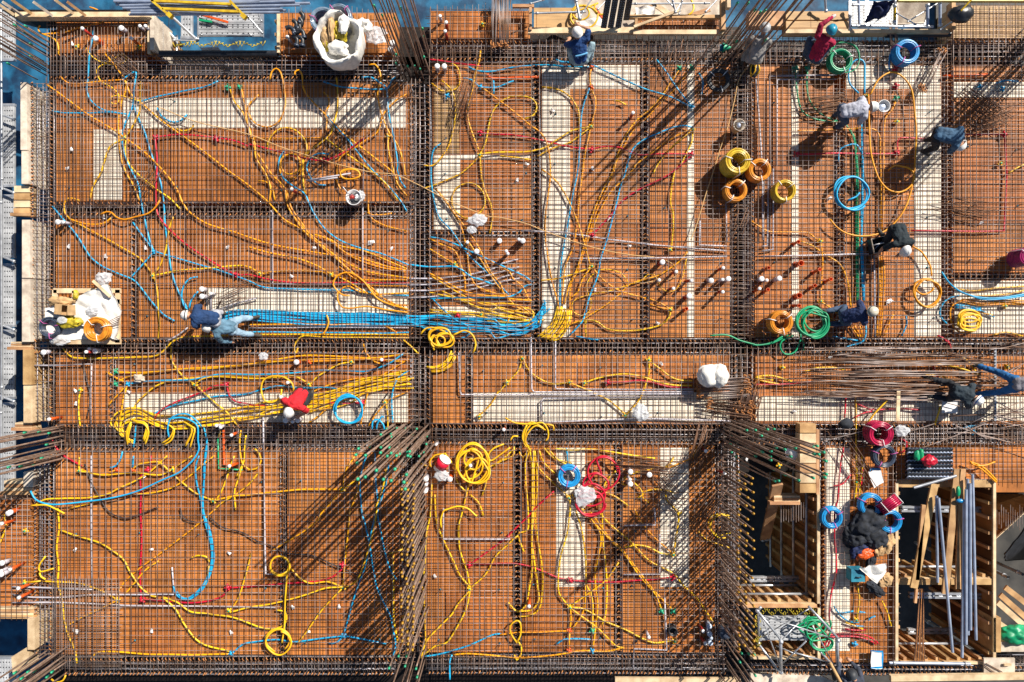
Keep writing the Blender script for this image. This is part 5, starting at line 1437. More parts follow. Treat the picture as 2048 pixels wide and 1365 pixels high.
# opening with scaffold, upper left
def form_wall(label,a,b,z0,z1,m='form',nr=8,inn=(0,0),rib='timber',waler=0,th=.03,name='form_wall'):
    a=Vector((a.x,a.y,0));b=Vector((b.x,b.y,0)); d=(b-a); L=d.length; d/=L; n=Vector((inn[0],inn[1],0)).normalized()
    e=Rel(name,((a.x+b.x)/2,(a.y+b.y)/2,z0),label,'form wall','ribbed timber form walls')
    sh=MB(); p=[a,b,b-n*th,a-n*th]; sh.prism([(q.x,q.y) for q in p],z0,z1); e.part(sh,'sheet',M[m],False)
    for i in range(nr):
        t=(i+.5)/nr*L; mb=MB(); q=a+d*t; mb.prism([((q+d*s*.035+n*u).x,(q+d*s*.035+n*u).y) for s,u in((-1,.002),(1,.002),(1,.075),(-1,.075))],z0+.01,z1-.012-.004*(i%3)); e.part(mb,'rib',M[rib],False)
    for i in range(waler):
        z=z0+(i+.6)*(z1-z0)/waler; e.part(MB().tube([a+n*.11+Vector((0,0,z)),b+n*.11+Vector((0,0,z))],.03,8),'waler',M['steel'])
    tp=MB(); q=[a+n*.004,b+n*.004,b-n*(th+.03),a-n*(th+.03)]; tp.prism([(v.x,v.y) for v in q],z1+.002,z1+.05); e.part(tp,'top_rail',M['timberpale'],False)
    return e
form_wall('ribbed timber form wall at the left of the scaffold opening',P(303,34,.1),P(303,110,.1),-1.3,.12,'plytan',6,(1,0),'timber',2)
form_wall('short timber form wall at the right of the scaffold opening',P(556,30,.1),P(556,108,.1),-.9,.12,'plytan',3,(-1,0),'timber')
stube(P(320,108,.16),P(556,108,.16),.075,'thick dark pipe along the lower side of the scaffold opening','black','dark_pipe',None,'pipe',False)
gplank(362,27,385,76,-1.0,'narrow grey steel plank at the left inside the scaffold opening')
gplank(397,27,524,45,-1.0,'wide grey steel plank in the scaffold opening, upper one','x'); gplank(397,46,524,60,-1.0,'wide grey steel plank in the scaffold opening, middle one','x'); gplank(397,61,524,73,-1.0,'wide grey steel plank in the scaffold opening, lower one','x')
for a,b,r,l in [((310,31),(512,25),.03,'horizontal tube along the top of the scaffold opening'),((340,30),(396,82),.035,'thick slanting tube at the left in the scaffold opening'),((308,32),(352,80),.025,'slanting tube over the ribbed wall'),((396,28),(396,82),.022,'upright tube beside the narrow plank'),((396,70),(508,71),.018,'thin tube above the dark gap'),((345,81),(396,82),.02,'short tube at the lower left of the opening'),((495,32),(526,68),.02,'slanting tube at the right in the opening'),((510,14),(524,44),.012,'thin slanting rod at the right in the opening')]:
    stube(P(*a,-.4),P(*b,-.55),r,l)
for i,(x0,x1,y) in enumerate([(232,560,3),(240,590,6),(250,620,9),(246,600,12),(255,560,15),(262,566,18),(270,572,20),(262,560,23),(258,440,26),(228,520,0)]):
    stube(P(x0,y+6-i*.3,.9+.05*(i%2)),P(x1,y-4+i*.9,.9+.05*(i%2)),.027,f"long steel tube of the bundle along the top edge, {['first','second','third','fourth','fifth','sixth','seventh','eighth','ninth','tenth'][i]}",'steelblue','steel_tube','steel tubes bundled at the top edge','steel tube',False)
e=Rel('tube_cradle',P(400,20,.9),'yellow steel cradle holding the tube bundle at the top edge','cradle')
for a,b in [((303,2),(462,9)),((325,18),(478,24)),((303,1),(342,34)),((460,2),(492,36))]:
    e.part(MB().beam(P(*a,1.05),P(*b,1.05),.05,.05),'rail',M['coy'],False)
for p in [(340,31),(488,33)]: e.part(MB().beam(P(p[0]-4,p[1]-3,1.07),P(p[0]+4,p[1]+4,1.07),.10,.09),'foot',M['coy'],False)
o=MB().beam(P(393,27,-.9),P(456,45,-.9),.05,.04); one(o,'orange_bar',M['O'],'orange red bar lying on the grey planks in the opening','bar')
o=MB().beam(P(396,40,-.92),P(424,44,-.92),.05,.04); one(o,'green_bar',M['g'],'short green bar on the grey planks in the opening','bar')
nb=MB()
for i in range(26):
    x=345+i*7; nb.tube([P(x,86+4*math.sin(i*.9),-.3),P(x+6,92+3*math.cos(i*1.7),-.33),P(x+11,86+4*math.sin(i*.9+.9),-.3)],.012,5)
tag(nb.build('debris_net',M['yfilm'],loc=P(430,90,-.35)),'yellow debris net sagging across the scaffold opening','net')
slab([(400,96),(436,95),(450,110),(412,112)],.17,.2,'board','timber_board','grey board lying over the dark pipe at the scaffold opening')
# top middle
def plank(a,b,wd,th,m,label,grp='timber planks',name='timber_plank',cat='timber plank'):
    return one(MB().beam(a,b,wd,th),name,M[m],label,cat,grp)
plank(P(1056,63,.22),P(1268,62,.22),.13,.1,'timberpale','long pale timber above the blue shirted worker')
plank(P(1266,66,.24),P(1446,66,.24),.1,.1,'timberpale','long pale timber below the brown tray at top')
plank(P(1254,35,.26),P(1448,35,.26),.075,.1,'timber','timber rail above the brown tray at top')
plank(P(1272,38,.25),P(1272,60,.25),.06,.1,'timber','short upright timber at the left of the brown tray')
plank(P(1445,0,.32),P(1445,62,.32),.1,.14,'timber','upright timber post at the right of the brown tray')
plank(P(1456,-5,.5),P(1456,18,.5),.08,.14,'timberpale','short pale timber at the top edge right of the brown tray')
plank(P(1268,54,.36),P(1362,20,.5),.055,.05,'timberpale','thin slanting batten across the brown tray')
plank(P(1025,13,.28),P(1068,13,.28),.07,.08,'timber','short timber at the head of the stirrup bundle')
plank(P(1061,16,.26),P(1061,62,.26),.06,.12,'timber','upright timber left of the tan plywood tray')
flat_=MB(); a=P(1276,38,.1);b=P(1440,62,.1); flat_.box((a.x,b.y,.0),(b.x,a.y,.06)); one(flat_,'plywood_tray',M['ply'],'brown plywood tray with short bars at the top edge','plywood tray')
flat_=MB(); a=P(1068,16,.1);b=P(1152,58,.1); flat_.box((a.x,b.y,.0),(b.x,a.y,.1)); one(flat_,'plywood_tray',M['plytan'],'tan plywood tray at the top edge above the blue shirted worker','plywood tray')
slab([(1150,-20),(1450,-20),(1450,58),(1150,58)],-.65,-.6,'board','scaffold_deck','weathered board deck under the debris at the top edge','board deck',None,-.6)
mat_layer('short grey bars over the brown plywood tray',1278,38,1440,63,11,8,.10,.118,.007,'bar','rebar_mat','tied rebar mats on the deck')
for i,(a,b) in enumerate([((1218,-8),(1207,56)),((1232,-8),(1221,56)),((1247,-8),(1236,55)),((1261,-10),(1252,40))]):
    e=Rel('perforated_plank',P((a[0]+b[0])/2,(a[1]+b[1])/2,.3),f"dark perforated steel plank leaning at the top edge, {['first','second','third','fourth'][i]} from left",'steel plank','dark perforated planks at the top edge')
    A=P(*a,1.0);B=P(*b,.35); e.part(MB().beam(A,B,.13,.04),'deck',M['black'],False); h=MB()
    for k in range(14):
        for s in(-.03,.03):
            q=A.lerp(B,(k+.5)/14)+Vector((s,0,.028)); h.box((q.x-.011,q.y-.018,q.z-.004),(q.x+.011,q.y+.018,q.z))
    e.part(h,'perforation',M['deckgrey'],False)
for i,(a,b,r) in enumerate([((1060,8),(1088,0),.015),((1152,0),(1160,40),.03),((1262,8),(1420,7),.02),((1345,0),(1352,26),.02),((1350,26),(1368,-4),.014),((1410,25),(1440,-6),.016),((1330,-4),(1350,18),.014),((1365,0),(1358,30),.014),((1068,27),(1172,24),.022),((1185,-4),(1160,34),.014),((1195,20),(1216,-3),.014)]):
    stube(P(*a,.55),P(*b,.5),r,f"scaffold tube among the debris at the top middle, {['first','second','third','fourth','fifth','sixth','seventh','eighth','ninth','tenth','eleventh'][i]} of many from left")
def blob(label,c,r,m,name,cat,seed=0,amp=.3,fr=3.0,sub=4,grp=None,flatb=True,rot=0,ridge=True,parent=None):
    if m=='film': sub=3
    else: fr*=.72
    bm=bmesh.new(); bmesh.ops.create_icosphere(bm,subdivisions=sub,radius=1)
    for v in bm.verts:
        p=v.co.copy(); q=p*fr+Vector((seed*3.1,seed*1.7,seed))
        q=q+.5*Vector((noise.noise(q*.8),noise.noise(q*.8+Vector((9,9,9))),noise.noise(q*.8-Vector((7,7,7))))); f=noise.noise(q)*1.1+(.34*(1-abs(noise.noise(q*1.7))*3.2) if ridge else 0)+.1*noise.noise(q*4)
        p=p*(1+amp*f)
        if flatb and p.z<0: p.z*=.35
        v.co=Vector((p.x*r[0],p.y*r[1],p.z*r[2]))
    me=bpy.data.meshes.new(name); bm.to_mesh(me); bm.free(); me.materials.append(M[m]); me.polygons.foreach_set('use_smooth',[m!='film']*len(me.polygons))
    o=link(name,me,parent,c,(0,0,rot))
    return tag(o,label,cat,grp) if label else o
def sheet(label,corners,m,name,cat,z=0,amp=.05,seed=0,n=18,th=.012,grp=None,fr=3):
    # draped sheet over four pixel corners (each x,y,z)
    p=[P(*c) for c in corners]; vs=[];fs=[]
    for i in range(n+1):
        for j in range(n+1):
            u=i/n;v=j/n; q=(p[0]*(1-u)+p[1]*u)*(1-v)+(p[3]*(1-u)+p[2]*u)*v
            k=Vector((q.x*fr+seed,q.y*fr,seed)); q=q+Vector((.03*noise.noise(k*1.3),.03*noise.noise(k*1.3+Vector((5,5,5))),amp*(abs(noise.noise(k))*2+.5*noise.noise(k*2.3)))); vs.append(q)
    N=len(vs); 
    for i in range(n):
        for j in range(n): q=i*(n+1)+j; fs.append((q,q+n+1,q+n+2,q+1))
    vs2=[v-Vector((0,0,th)) for v in vs]; f2=[tuple(N+i for i in f[::-1]) for f in fs]
    ed=[]
    rim=[i*(n+1) for i in range(n)]+[n*(n+1)+j for j in range(n)]+[i*(n+1)+n for i in range(n,0,-1)]+[j for j in range(n,0,-1)]
    for a,b in zip(rim,rim[1:]+rim[:1]): ed.append((a,N+a,N+b,b)[::-1])
    mb=MB().add(vs+vs2,fs+f2+ed); c=vs[N//2]
    return tag(mb.build(name,M[m],loc=(c.x,c.y,min(v.z for v in vs2))),label,cat,grp)
sheet('white crumpled sheet among the debris at the top middle',[(1270,16,-.3),(1310,12,-.3),(1308,30,-.3),(1272,30,-.3)],'bagwhite','plastic_sheet','sheet',amp=.1,seed=3)
sheet('pale grey sheet left of the dark perforated planks',[(1165,40,-.3),(1212,34,-.3),(1210,52,-.3),(1158,54,-.3)],'bagwhite','plastic_sheet','sheet',amp=.08,seed=5)
o=MB().beam(P(1190,18,.2),P(1210,42,.2),.05,.05); one(o,'orange_bar',M['O'],'orange bar leaning in the debris left of the dark planks','bar')
for i,(x,y,w_,h_,rr) in enumerate([(1290,22,.3,.1,.5),(1322,18,.25,.12,-.6),(1392,28,.35,.1,.3),(1120,48,.2,.08,.7),(1140,52,.25,.07,-.4)]):
    c=P(x,y,-.35); d=Vector((math.cos(rr),math.sin(rr),0)); o=MB().beam(c-d*w_,c+d*w_,h_,.03); one(o,'timber_offcut',M['timberpale' if i%2 else 'timber'],f"timber offcut in the top middle debris, {['first','second','third','fourth','fifth'][i]} placed",'timber offcut','timber offcuts in the debris')
loops('yellow conduit loops heaped in the debris at the top middle',[(1165,42,26,22,.3,1.3),(1158,34,16,14,1,1.4),(1200,26,14,12,2,.7)],'y',.2)
loops('yellow conduit loop at the right of the debris near the top edge',[(1368,22,14,18,5,.7)],'y',.2)
# top right
for i,(y0,y1) in enumerate([(23,40),(43,58)]):
    a=P(1572,y0,.3);b=P(1697,y1,.3); one(MB().box((a.x,b.y,.05),(b.x,a.y,.3+.01*i)),'form_board',M['plytan'],f"tan form board above the crimson sweater worker, {['upper','lower'][i]} one",'form board')
a=P(1572,58,.34);b=P(1900,66,.34); one(MB().box((a.x,b.y,.1),(b.x,a.y,.33)),'edge_board',M['timberpale'],'long pale edge board above the blue coil at top right','edge board','timber edge boards')
a=P(1500,20,.3);b=P(1572,50,.3); one(MB().box((a.x,b.y,.02),(b.x,a.y,.24)),'form_board',M['timber'],'brown form board behind the top right starter bars','form board')
stube(P(1772,71,.2),P(1900,69,.2),.06,'dark pipe under the edge board at top right','black','dark_pipe',None,'pipe',False)
for i,(x0,x1) in enumerate([(1700,1732),(1735,1790),(1792,1850)]):
    gplank(x0,3,x1,50,-.8,f"pale steel plank of the top right scaffold, {['left','middle','right'][i]} one",'x')
sheet('tan board leaning in the top right scaffold',[(1792,4,.1),(1860,4,.1),(1850,46,-.1),(1796,48,-.1)],'board','leaning_board','board',amp=.0,seed=2,th=.03)
for i,(a,b,r) in enumerate([((1717,-6),(1719,56),.028),((1650,-6),(1652,24),.026),((1700,30),(1700,60),.03),((1790,0),(1790,55),.022),((1855,8),(1855,56),.034),((1880,2),(1880,54),.034),((1700,10),(1790,9),.018),((1704,52),(1866,54),.026),((1792,26),(1832,50),.014),((1815,44),(1880,4),.016),((1740,52),(1770,30),.014),((1880,60),(1925,30),.018)]):
    stube(P(*a,.6),P(*b,.45),r,f"scaffold tube of the top right frame, number {['one','two','three','four','five','six','seven','eight','nine','ten','eleven','twelve'][i]} from left to right",'steelblue' if i in(0,2,4,5) else 'steel')
stube(P(1790,10,.62),P(1789,46,.5),.03,'yellow upright tube in the top right scaffold','coy')
plank(P(1795,1.0,.9),P(2075,1.5,.9),.06,.08,'coy','long yellow beam along the top right edge',None,'yellow_beam','beam')
plank(P(1902,8,.3),P(1902,62,.3),.09,.2,'timber','upright timber post left of the tan corner deck')
sheet('navy cloth hung over the top right scaffold tubes',[(1745,4,.9),(1786,4,1.0),(1772,34,.8),(1728,48,.6)],'navy','hanging_cloth','cloth',amp=.12,seed=7,fr=5)
blob('black rounded bag hanging at the top edge by the tan corner deck',P(1920,30,.7),(.26,.2,.22),'black','hanging_bag','bag',2,.12,1.5)
stube(P(1922,22,1.0),P(1945,-3,1.1),.02,'yellow strap tube above the black hanging bag','coy','strap',None,'strap',False)
# ------------------------------------------------------------------ shafts at lower right
form_wall('tall ribbed form wall on the right of the left timber shaft',P(1633,958,.1),P(1633,1206,.1),-2.9,.1,'form',9,(-1,0),'timber',4)
form_wall('ribbed form wall at the lower end of the left timber shaft',P(1488,1205,.05),P(1630,1205,.05),-1.1,.05,'plytan',7,(0,1),'timber',2)
form_wall('ribbed form wall below the steel scaffold frame',P(1500,1312,.05),P(1632,1312,.05),-1.0,.05,'plytan',8,(0,1),'timber',0)
form_wall('form wall on the right below the left timber shaft',P(1634,1216,.1),P(1634,1318,.1),-1.4,.1,'form',4,(-1,0),'timber',1)
form_wall('tall reddish form wall on the right of the big right shaft',P(1984,962,.1),P(1984,1322,.1),-2.2,.1,'form',12,(-1,0),'timber',0)
form_wall('ribbed cross wall in the middle of the big right shaft',P(1800,1155,.05),P(1980,1155,.05),-1.0,.05,'plytan',8,(0,1),'timber',1)
form_wall('ribbed form wall at the lower end of the big right shaft',P(1800,1322,.05),P(1972,1322,.05),-1.6,.05,'form',8,(0,1),'timber',1)
form_wall('form wall on the left of the big right shaft',P(1794,965,.1),P(1794,1322,.1),-1.8,.1,'form',8,(1,0),'timber',0)
for a,b,c,d,l in [(1794,960,1986,975,'upper ledge board of the big right shaft'),(1795,1158,1984,1170,'timber ledge between the two halves of the right shaft'),(1486,1208,1634,1216,'timber ledge below the left shaft')]:
    board(a,b,c,d,-.12,.12,'timber',l)
for x0,y0,x1,y1,z,l in [(1800,1018,1984,1019,-.3,'upper'),(1818,1190,1980,1192,-.3,'middle'),(1815,1262,1960,1262,-1.2,'lower'),(1498,1158,1612,1158,-.9,'left shaft')]:
    e=Rel('steel_waler',P((x0+x1)/2,y0,z),f'pale steel double waler across the shafts, {l} one','steel waler','steel walers across the shafts')
    for s in(-.045,.045):
        A=P(x0,y0,z)+Vector((0,s,0));B=P(x1,y1,z)+Vector((0,s,0)); e.part(MB().beam(A,B,.05,.08),'channel',M['steel'],False)
    for k in range(9):
        q=P(x0,y0,z).lerp(P(x1,y1,z),(k+.5)/9); e.part(MB().beam(q-Vector((.05,0,0)),q+Vector((.05,0,0)),.05,.03),'packing',M['steel'],False)
stube(P(1601,1040,-1.2),P(1601,1156,-1.2),.05,'bluish steel prop inside the left timber shaft','steelblue','steel_prop',None,'prop')
stube(P(1522,1079,-2.8),P(1578,1078,-2.8),.05,'white tube deep in the left timber shaft','W','steel_prop',None,'prop')
for i,(x,y) in enumerate([(1830,1085),(1880,1090),(1850,1240),(1930,1245),(1905,1085)]):
    stube(P(x,y,-3.6),P(x,y,-.9)-Vector((P(x,y,-.9).x-P(x,y,-3.6).x,P(x,y,-.9).y-P(x,y,-3.6).y,0)),.04,f"steel prop standing deep in the right shaft, {['first','second','third','fourth','fifth'][i]} of five",'steel','steel_prop','steel props in the right shaft','prop')
for a,b,wd,m,l in [((1869,968),(1827,1176),.30,'timber','wide plank across the right shaft, left one'),((1914,938),(1890,1188),.28,'timber','wide plank across the right shaft, middle one'),((1924,938),(1917,1178),.27,'timber','wide plank across the right shaft, right one'),((1847,1010),(1834,1160),.16,'timber','narrow plank behind the left wide plank'),((1833,1178),(1830,1206),.1,'timber','short splintered plank end in the lower right shaft')]:
    plank(P(*a,.32),P(*b,.32),wd*.55,.05,m,l,'planks across the right shaft')
for i,(a,b) in enumerate([((1873,992),(1875,1165)),((1877,996),(1905,1305)),((1928,1006),(1924,1315)),((1932,979),(1932,1289)),((1935,958),(1936,1270)),((1940,967),(1941,1260)),((1945,949),(1952,1280))]):
    stube(P(*a,.44+.05*(i%2)),P(*b,.40+.05*(i%2)),.031,f"long bluish steel tube across the right shaft, {['first','second','third','fourth','fifth','sixth','seventh'][i]} from left",'steelblue','steel_tube','steel tubes across the right shaft','steel tube',False)
stube(P(1827,976,.3),P(1912,952,.35),.035,'short steel tube slanting over the upper ledge of the right shaft','steel','steel_tube',None,'steel tube',False)
# right edge forms
form_wall('slanting timber form at the right edge beside the shaft',P(1988,1078,-.2),P(2075,1000,-.2),-2.4,-.2,'form',6,(-.6,-.8),'timber',0)
sheet('dark steel form panels leaning at the right edge',[(2010,1110,-.5),(2080,1020,-.5),(2080,1120,-1.2),(2012,1122,-1.2)],'black','steel_shutter','steel shutter',amp=0,seed=1,th=.05)
for i,(a,b) in enumerate([((1995,1205),(2060,1262)),((2000,1190),(2070,1252)),((1985,1238),(2070,1298)),((2010,1175),(2075,1225))]):
    plank(P(*a,-.3),P(*b,-.35),.13,.04,'timber' if i%2 else 'timberpale',f"slanting plank at the right edge above the green sheet, {['third','second','lowest','topmost'][i]} one",'slanting planks at the right edge')
board(1986,1236,2002,1305,-.4,.15,'timber','amber board left of the green sheet'); board(1990,1284,2080,1304,-.2,.0,'board','pale weathered board below the green sheet at the right edge')
blob('bright green plastic sheet bundled at the right edge',P(2030,1268,.0),(.36,.22,.2),'g','plastic_bundle','bundle',4,.35,2.2)
a=P(1968,1317,.2);b=P(2030,1354,.2); one(MB().box((a.x,b.y,.16),(b.x,a.y,.2)),'weathered_board',M['board'],'square weathered board with a bent bar at the bottom right','board')
one(MB().beam(P(2008,1330,.25),P(2022,1330,.25),.05,.03),'timber_offcut',M['timberpale'],'small pale offcut lying on the square weathered board','timber offcut')
ub=MB(); ub.tube(smooth_path([G(1958,1318,.23),G(1985,1332,.23),G(1991,1336,.23),G(1988,1340,.23),G(1975,1336,.23),G(1955,1322,.23)]),.011,6); tag(ub.build('bent_bar',M['barrust'],loc=G(1972,1328,.22)),'bent U bar lying on the square weathered board','bent bar')
plank(P(1780,1356,.3),P(2080,1352,.3),.13,.1,'timberpale','long pale timber along the bottom right edge'); plank(P(1230,1362,.2),P(1480,1363,.2),.16,.08,'timberpale','pale timber at the bottom edge below the black floor drain')
slab([(1500,1346),(1640,1350),(1690,1375),(1500,1380)],.0,.1,'board','scaffold_deck','weathered board under the scaffold frame at the bottom edge','board')
stube(P(1778,1326,.2),P(1940,1328,.2),.035,'grey perforated steel angle along the bottom right cage','steelblue','steel_angle',None,'steel angle')
# scaffold frame tower over the left shaft
e=Rel('scaffold_tower',P(1600,1290,.2),'steel scaffold frame of crossing tubes over the grey plank at the bottom right','scaffold frame')
for a,za,b,zb,r in [((1515,1222),1.3,(1565,1284),1.3,.026),((1561,1284),1.3,(1562,1346),.3,.034),((1517,1226),1.3,(1517,1288),.3,.024),((1517,1288),.4,(1560,1345),.4,.026),((1617,1213),1.3,(1681,1282),1.3,.026),((1674,1280),1.3,(1676,1344),.3,.034),((1622,1284),.4,(1678,1344),.4,.026),((1522,1230),1.25,(1560,1334),.5,.014),((1560,1332),.5,(1612,1283),1.2,.016),((1625,1252),1.2,(1668,1330),.5,.015),((1590,1306),.8,(1662,1326),.5,.018),((1520,1230),1.2,(1668,1278),1.2,.015),((1562,1282),1.25,(1607,1236),.9,.016),((1552,1292),.5,(1590,1308),.8,.014),((1515,1222),1.3,(1522,1214),1.35,.03),((1522,1276),.6,(1618,1218),1.2,.012)]:
    e.part(MB().tube([P(*a,za),P(*b,zb)],r,9),'tube',M['steel'])
for p,z in [((1515,1222),1.3),((1562,1284),1.3),((1562,1345),.32),((1676,1281),1.3),((1676,1343),.32),((1517,1287),.4)]: e.part(MB().ell(P(*p,z),(.05,.05,.05)),'coupler',M['steel'])
gplank(1521,1233,1612,1257,.25,'grey steel plank inside the scaffold frame, upper one','x'); gplank(1521,1258,1612,1281,.25,'grey steel plank inside the scaffold frame, lower one','x')
stube(P(1660,1326,1.2),P(1685,1372,1.5),.035,'wooden pole beside the dark jacketed person','timber','wooden_pole',None,'pole',False)
yn=MB()
for k in range(2):
    for i in range(30):
        x=1513+ (i*4 if k==0 else 3*math.sin(i)); y=1222+5*math.sin(i*1.1) if k==0 else 1222+i*2.4
        yn.tube([P(x,y,.6),P(x+3,y+5,.55),P(x+6,y+1,.6)],.009,5)
tag(yn.build('debris_net',M['yfilm'],loc=P(1560,1225,.5)),'yellow debris net rolled along the scaffold frame','net')
# ------------------------------------------------------------------ goods and clutter on the deck
# bulk bag
c=P(686,92,.5); c.z=.16
e=empty('bulk_bag',c,'big open white bulk bag with yellow netting inside','bulk bag')
n=48; rings=[]; vs=[];fs=[]
prof=[(.30,0),(.44,.05),(.53,.25),(.56,.5),(.55,.72),(.52,.86),(.47,.80),(.42,.62),(.34,.50),(.18,.44),(.001,.42)]
for j,(r,z) in enumerate(prof):
    for i in range(n):
        a=2*math.pi*i/n; q=Vector((math.cos(a),math.sin(a),z*2)); k=1+.13*noise.noise(q*1.6)+.07*noise.noise(q*4)+(.05*math.sin(5*a+j) if 3<j<9 else 0)
        vs.append((r*k*math.cos(a)*.95,r*k*math.sin(a)*1.05,z+(.13*noise.noise(Vector((math.cos(a)*2.2,math.sin(a)*2.2,3)))+.05*math.sin(4*a) if 3<j<9 else .05*noise.noise(q*3))))
for j in range(len(prof)-1):
    for i in range(n): fs.append((j*n+i,j*n+(i+1)%n,(j+1)*n+(i+1)%n,(j+1)*n+i))
MB().add(vs,fs).build('bag_wall',M['bagwhite'],e)
blob(None,(-.02,.16,.55),(.16,.26,.22),'yfilm','netting',None,3,.35,3,parent=e); blob(None,(-.28,-.1,.55),(.12,.16,.18),'yfilm','netting',None,5,.35,3,parent=e)
blob(None,(-.05,-.18,.62),(.22,.16,.16),'bagwhite','flap',None,6,.4,2,parent=e); blob(None,(.12,.28,.78),(.10,.2,.12),'bagwhite','flap',None,8,.4,2,parent=e); blob(None,(-.16,.2,.72),(.07,.26,.14),'cardboard','liner',None,9,.3,2,parent=e); blob(None,(-.3,.05,.66),(.1,.2,.12),'cardboard','liner',None,11,.35,2,parent=e)
mk=MB()
for s in(-.05,.06): mk.tube(smooth_path([Vector((s+.045*math.cos(t),-.585+.0*t,.30+.05*math.sin(t))) for t in [R(-60+40*i) for i in range(8)]]),.009,5)
mk.build('marking',M['black'],e)
blob('crumpled white film bundle beside the top of the bulk bag',P(727,52,.55),(.17,.13,.14),'bagwhite','film_bundle','bundle',12,.5,2.4)
blob('clear plastic film behind the bulk bag on the right',P(752,72,.3),(.22,.2,.12),'film','film_scrap','film',14,.4,2.5)
for i,(x,y,a) in enumerate([(594,55,60),(607,40,50),(586,60,120),(598,66,20),(608,68,100),(596,84,80),(607,84,85),(604,52,45)]):
    e=empty('pipe_elbow',P(x,y,.22),f"black plastic pipe elbow heaped left of the bulk bag, {['first','second','third','fourth','fifth','sixth','seventh','eighth'][i]} in the heap",'pipe elbow','black pipe elbows'); e.rotation_euler=(0,0,R(a))
    MB().tube(smooth_path([Vector((-.12,0,.05)),Vector((0,0,.05)),Vector((.06,.04,.06)),Vector((.08,.13,.07))],.02),.05,12,cap=False).build('bend',M['black'],e)
    MB().lathe([(.056,-.03),(.064,-.03),(.064,.03),(.056,.03)],(-.11,0,.05),14,Matrix.Rotation(math.pi/2,3,'Y')).build('collar',M['cok'],e)
# bucket
def pail(label,x,y,r,h,m,fill=None,tilt=None,handle=True,z=.17,name='bucket'):
    w=P(x,y,z+h); e=empty(name,(w.x,w.y,z),label,'bucket'); 
    if tilt: e.rotation_euler=tilt
    MB().lathe([(0.001,0),(r*.8,0),(r*.98,h*.95),(r*1.06,h*.95),(r*1.06,h),(r*.95,h),(r*.78,.03),(.001,.03)],n=26).build('shell',M[m],e)
    if handle: MB().tube([Vector((r*1.05*math.cos(t),r*1.05*math.sin(t)*.35-r*.2,h+.012+.1*math.sin(t))) for t in [math.pi*i/12 for i in range(13)]],.007,6).build('handle',M['steel'],e)
    return e
e=pail('white round bucket with rags and bottles standing on the beam',707,395,.17,.34,'W')
for i,(dx,dy,c_,r_) in enumerate([(-.05,.02,'R',.06),(.06,.04,'W',.05),(.03,-.06,'black',.06),(.05,.0,'W',.04),(-.04,-.06,'dark',.05)]): blob(None,(dx,dy,.26),(r_,r_,.05),c_,'content',None,i,.2,2,3,parent=e)
MB().tube([Vector((-.1,.06,.3)),Vector((-.2,.2,.5))],.008,6).build('stick',M['W'],e)
blob('crumpled clear bag beside the white round bucket',P(722,392,.4),(.08,.11,.09),'film','plastic_bag','plastic bag',21,.4,2.5,3)
e=pail('grey square pail holding a blue bottle beside the four coils',1479,250,.13,.3,'board'); blob(None,(0,.0,.24),(.05,.06,.05),'steelblue','bottle',None,3,.1,2,3,parent=e)
e=pail('red and white paint bucket tipped over with its plastic bag',872,945,.14,.34,'W',None,(R(70),R(10),R(140)),False); MB().lathe([(.128,.1),(.143,.1),(.15,.3),(.14,.3)],n=24).build('label',M['r'],e)
blob('clear plastic bag spilling from the paint bucket',P(885,952,.25),(.16,.12,.08),'film','plastic_bag','plastic bag',23,.4,2.4)
# black crate
w=P(1755,491,.3); e=empty('crate',(w.x,w.y,.16),'black open crate with a pale rim beside the crouching worker','crate'); e.rotation_euler=(0,0,R(12))
mb=MB(); a,b,h=.16,.17,.22
for q in [((-a,-b,0),(a,b,.02)),((-a,-b,0),(-a+.02,b,h)),((a-.02,-b,0),(a,b,h)),((-a,-b,0),(a,-b+.02,h)),((-a,b-.02,0),(a,b,h))]: mb.box(*q)
mb.build('shell',M['black'],e,False); rm=MB(); rm.tube([(-a,-b,h),(a,-b,h),(a,b,h),(-a,b,h)],.016,8,closed=True); rm.build('rim',M['board'],e); MB().tube([(-a,.02,h),(-a*.3,.02,h+.1),(a,.02,h+.02)],.012,6).build('handle',M['W'],e); MB().tube([(-.1,-.1,.1),(.1,.06,.16)],.012,6).build('tool',M['steelblue'],e)
# white tub and visor hat near the pale shirted worker
w=P(1767,213,.3); e=empty('hard_hat',(w.x,w.y,.2),'white hard hat lying upside down with straps beside the pale shirted worker','hard hat')
MB().lathe([(.001,0),(.08,.02),(.12,.07),(.135,.13),(.145,.13),(.13,.06),(.09,.005)],n=22).build('shell',hw,e); MB().tube([(-.13,.05,.13),(-.24,.1,.12),(-.24,-.09,.12),(-.13,-.06,.13)],.008,6).build('strap',hw,e); blob(None,(0,0,.05),(.08,.08,.03),'steelblue','lining',None,2,.2,2,3,parent=e)
w=P(1588,908,.2); e=empty('hard_hat',(w.x,w.y,.12),'white hard hat lying in the gap below the green capped bars','hard hat')
MB().lathe([(.15,0),(.14,.02),(.13,.06),(.09,.12),(.04,.145),(.001,.15)],n=22).build('shell',hw,e); MB().lathe([(.14,.0),(.175,-.005),(.175,.006),(.14,.012)],n=22).build('brim',hw,e)
w=P(1692,848,.3); blob('dark grey cap lying on the beam left of the crimson coil',w,(.16,.12,.09),'dark','cap','cap',31,.15,1.6,3)
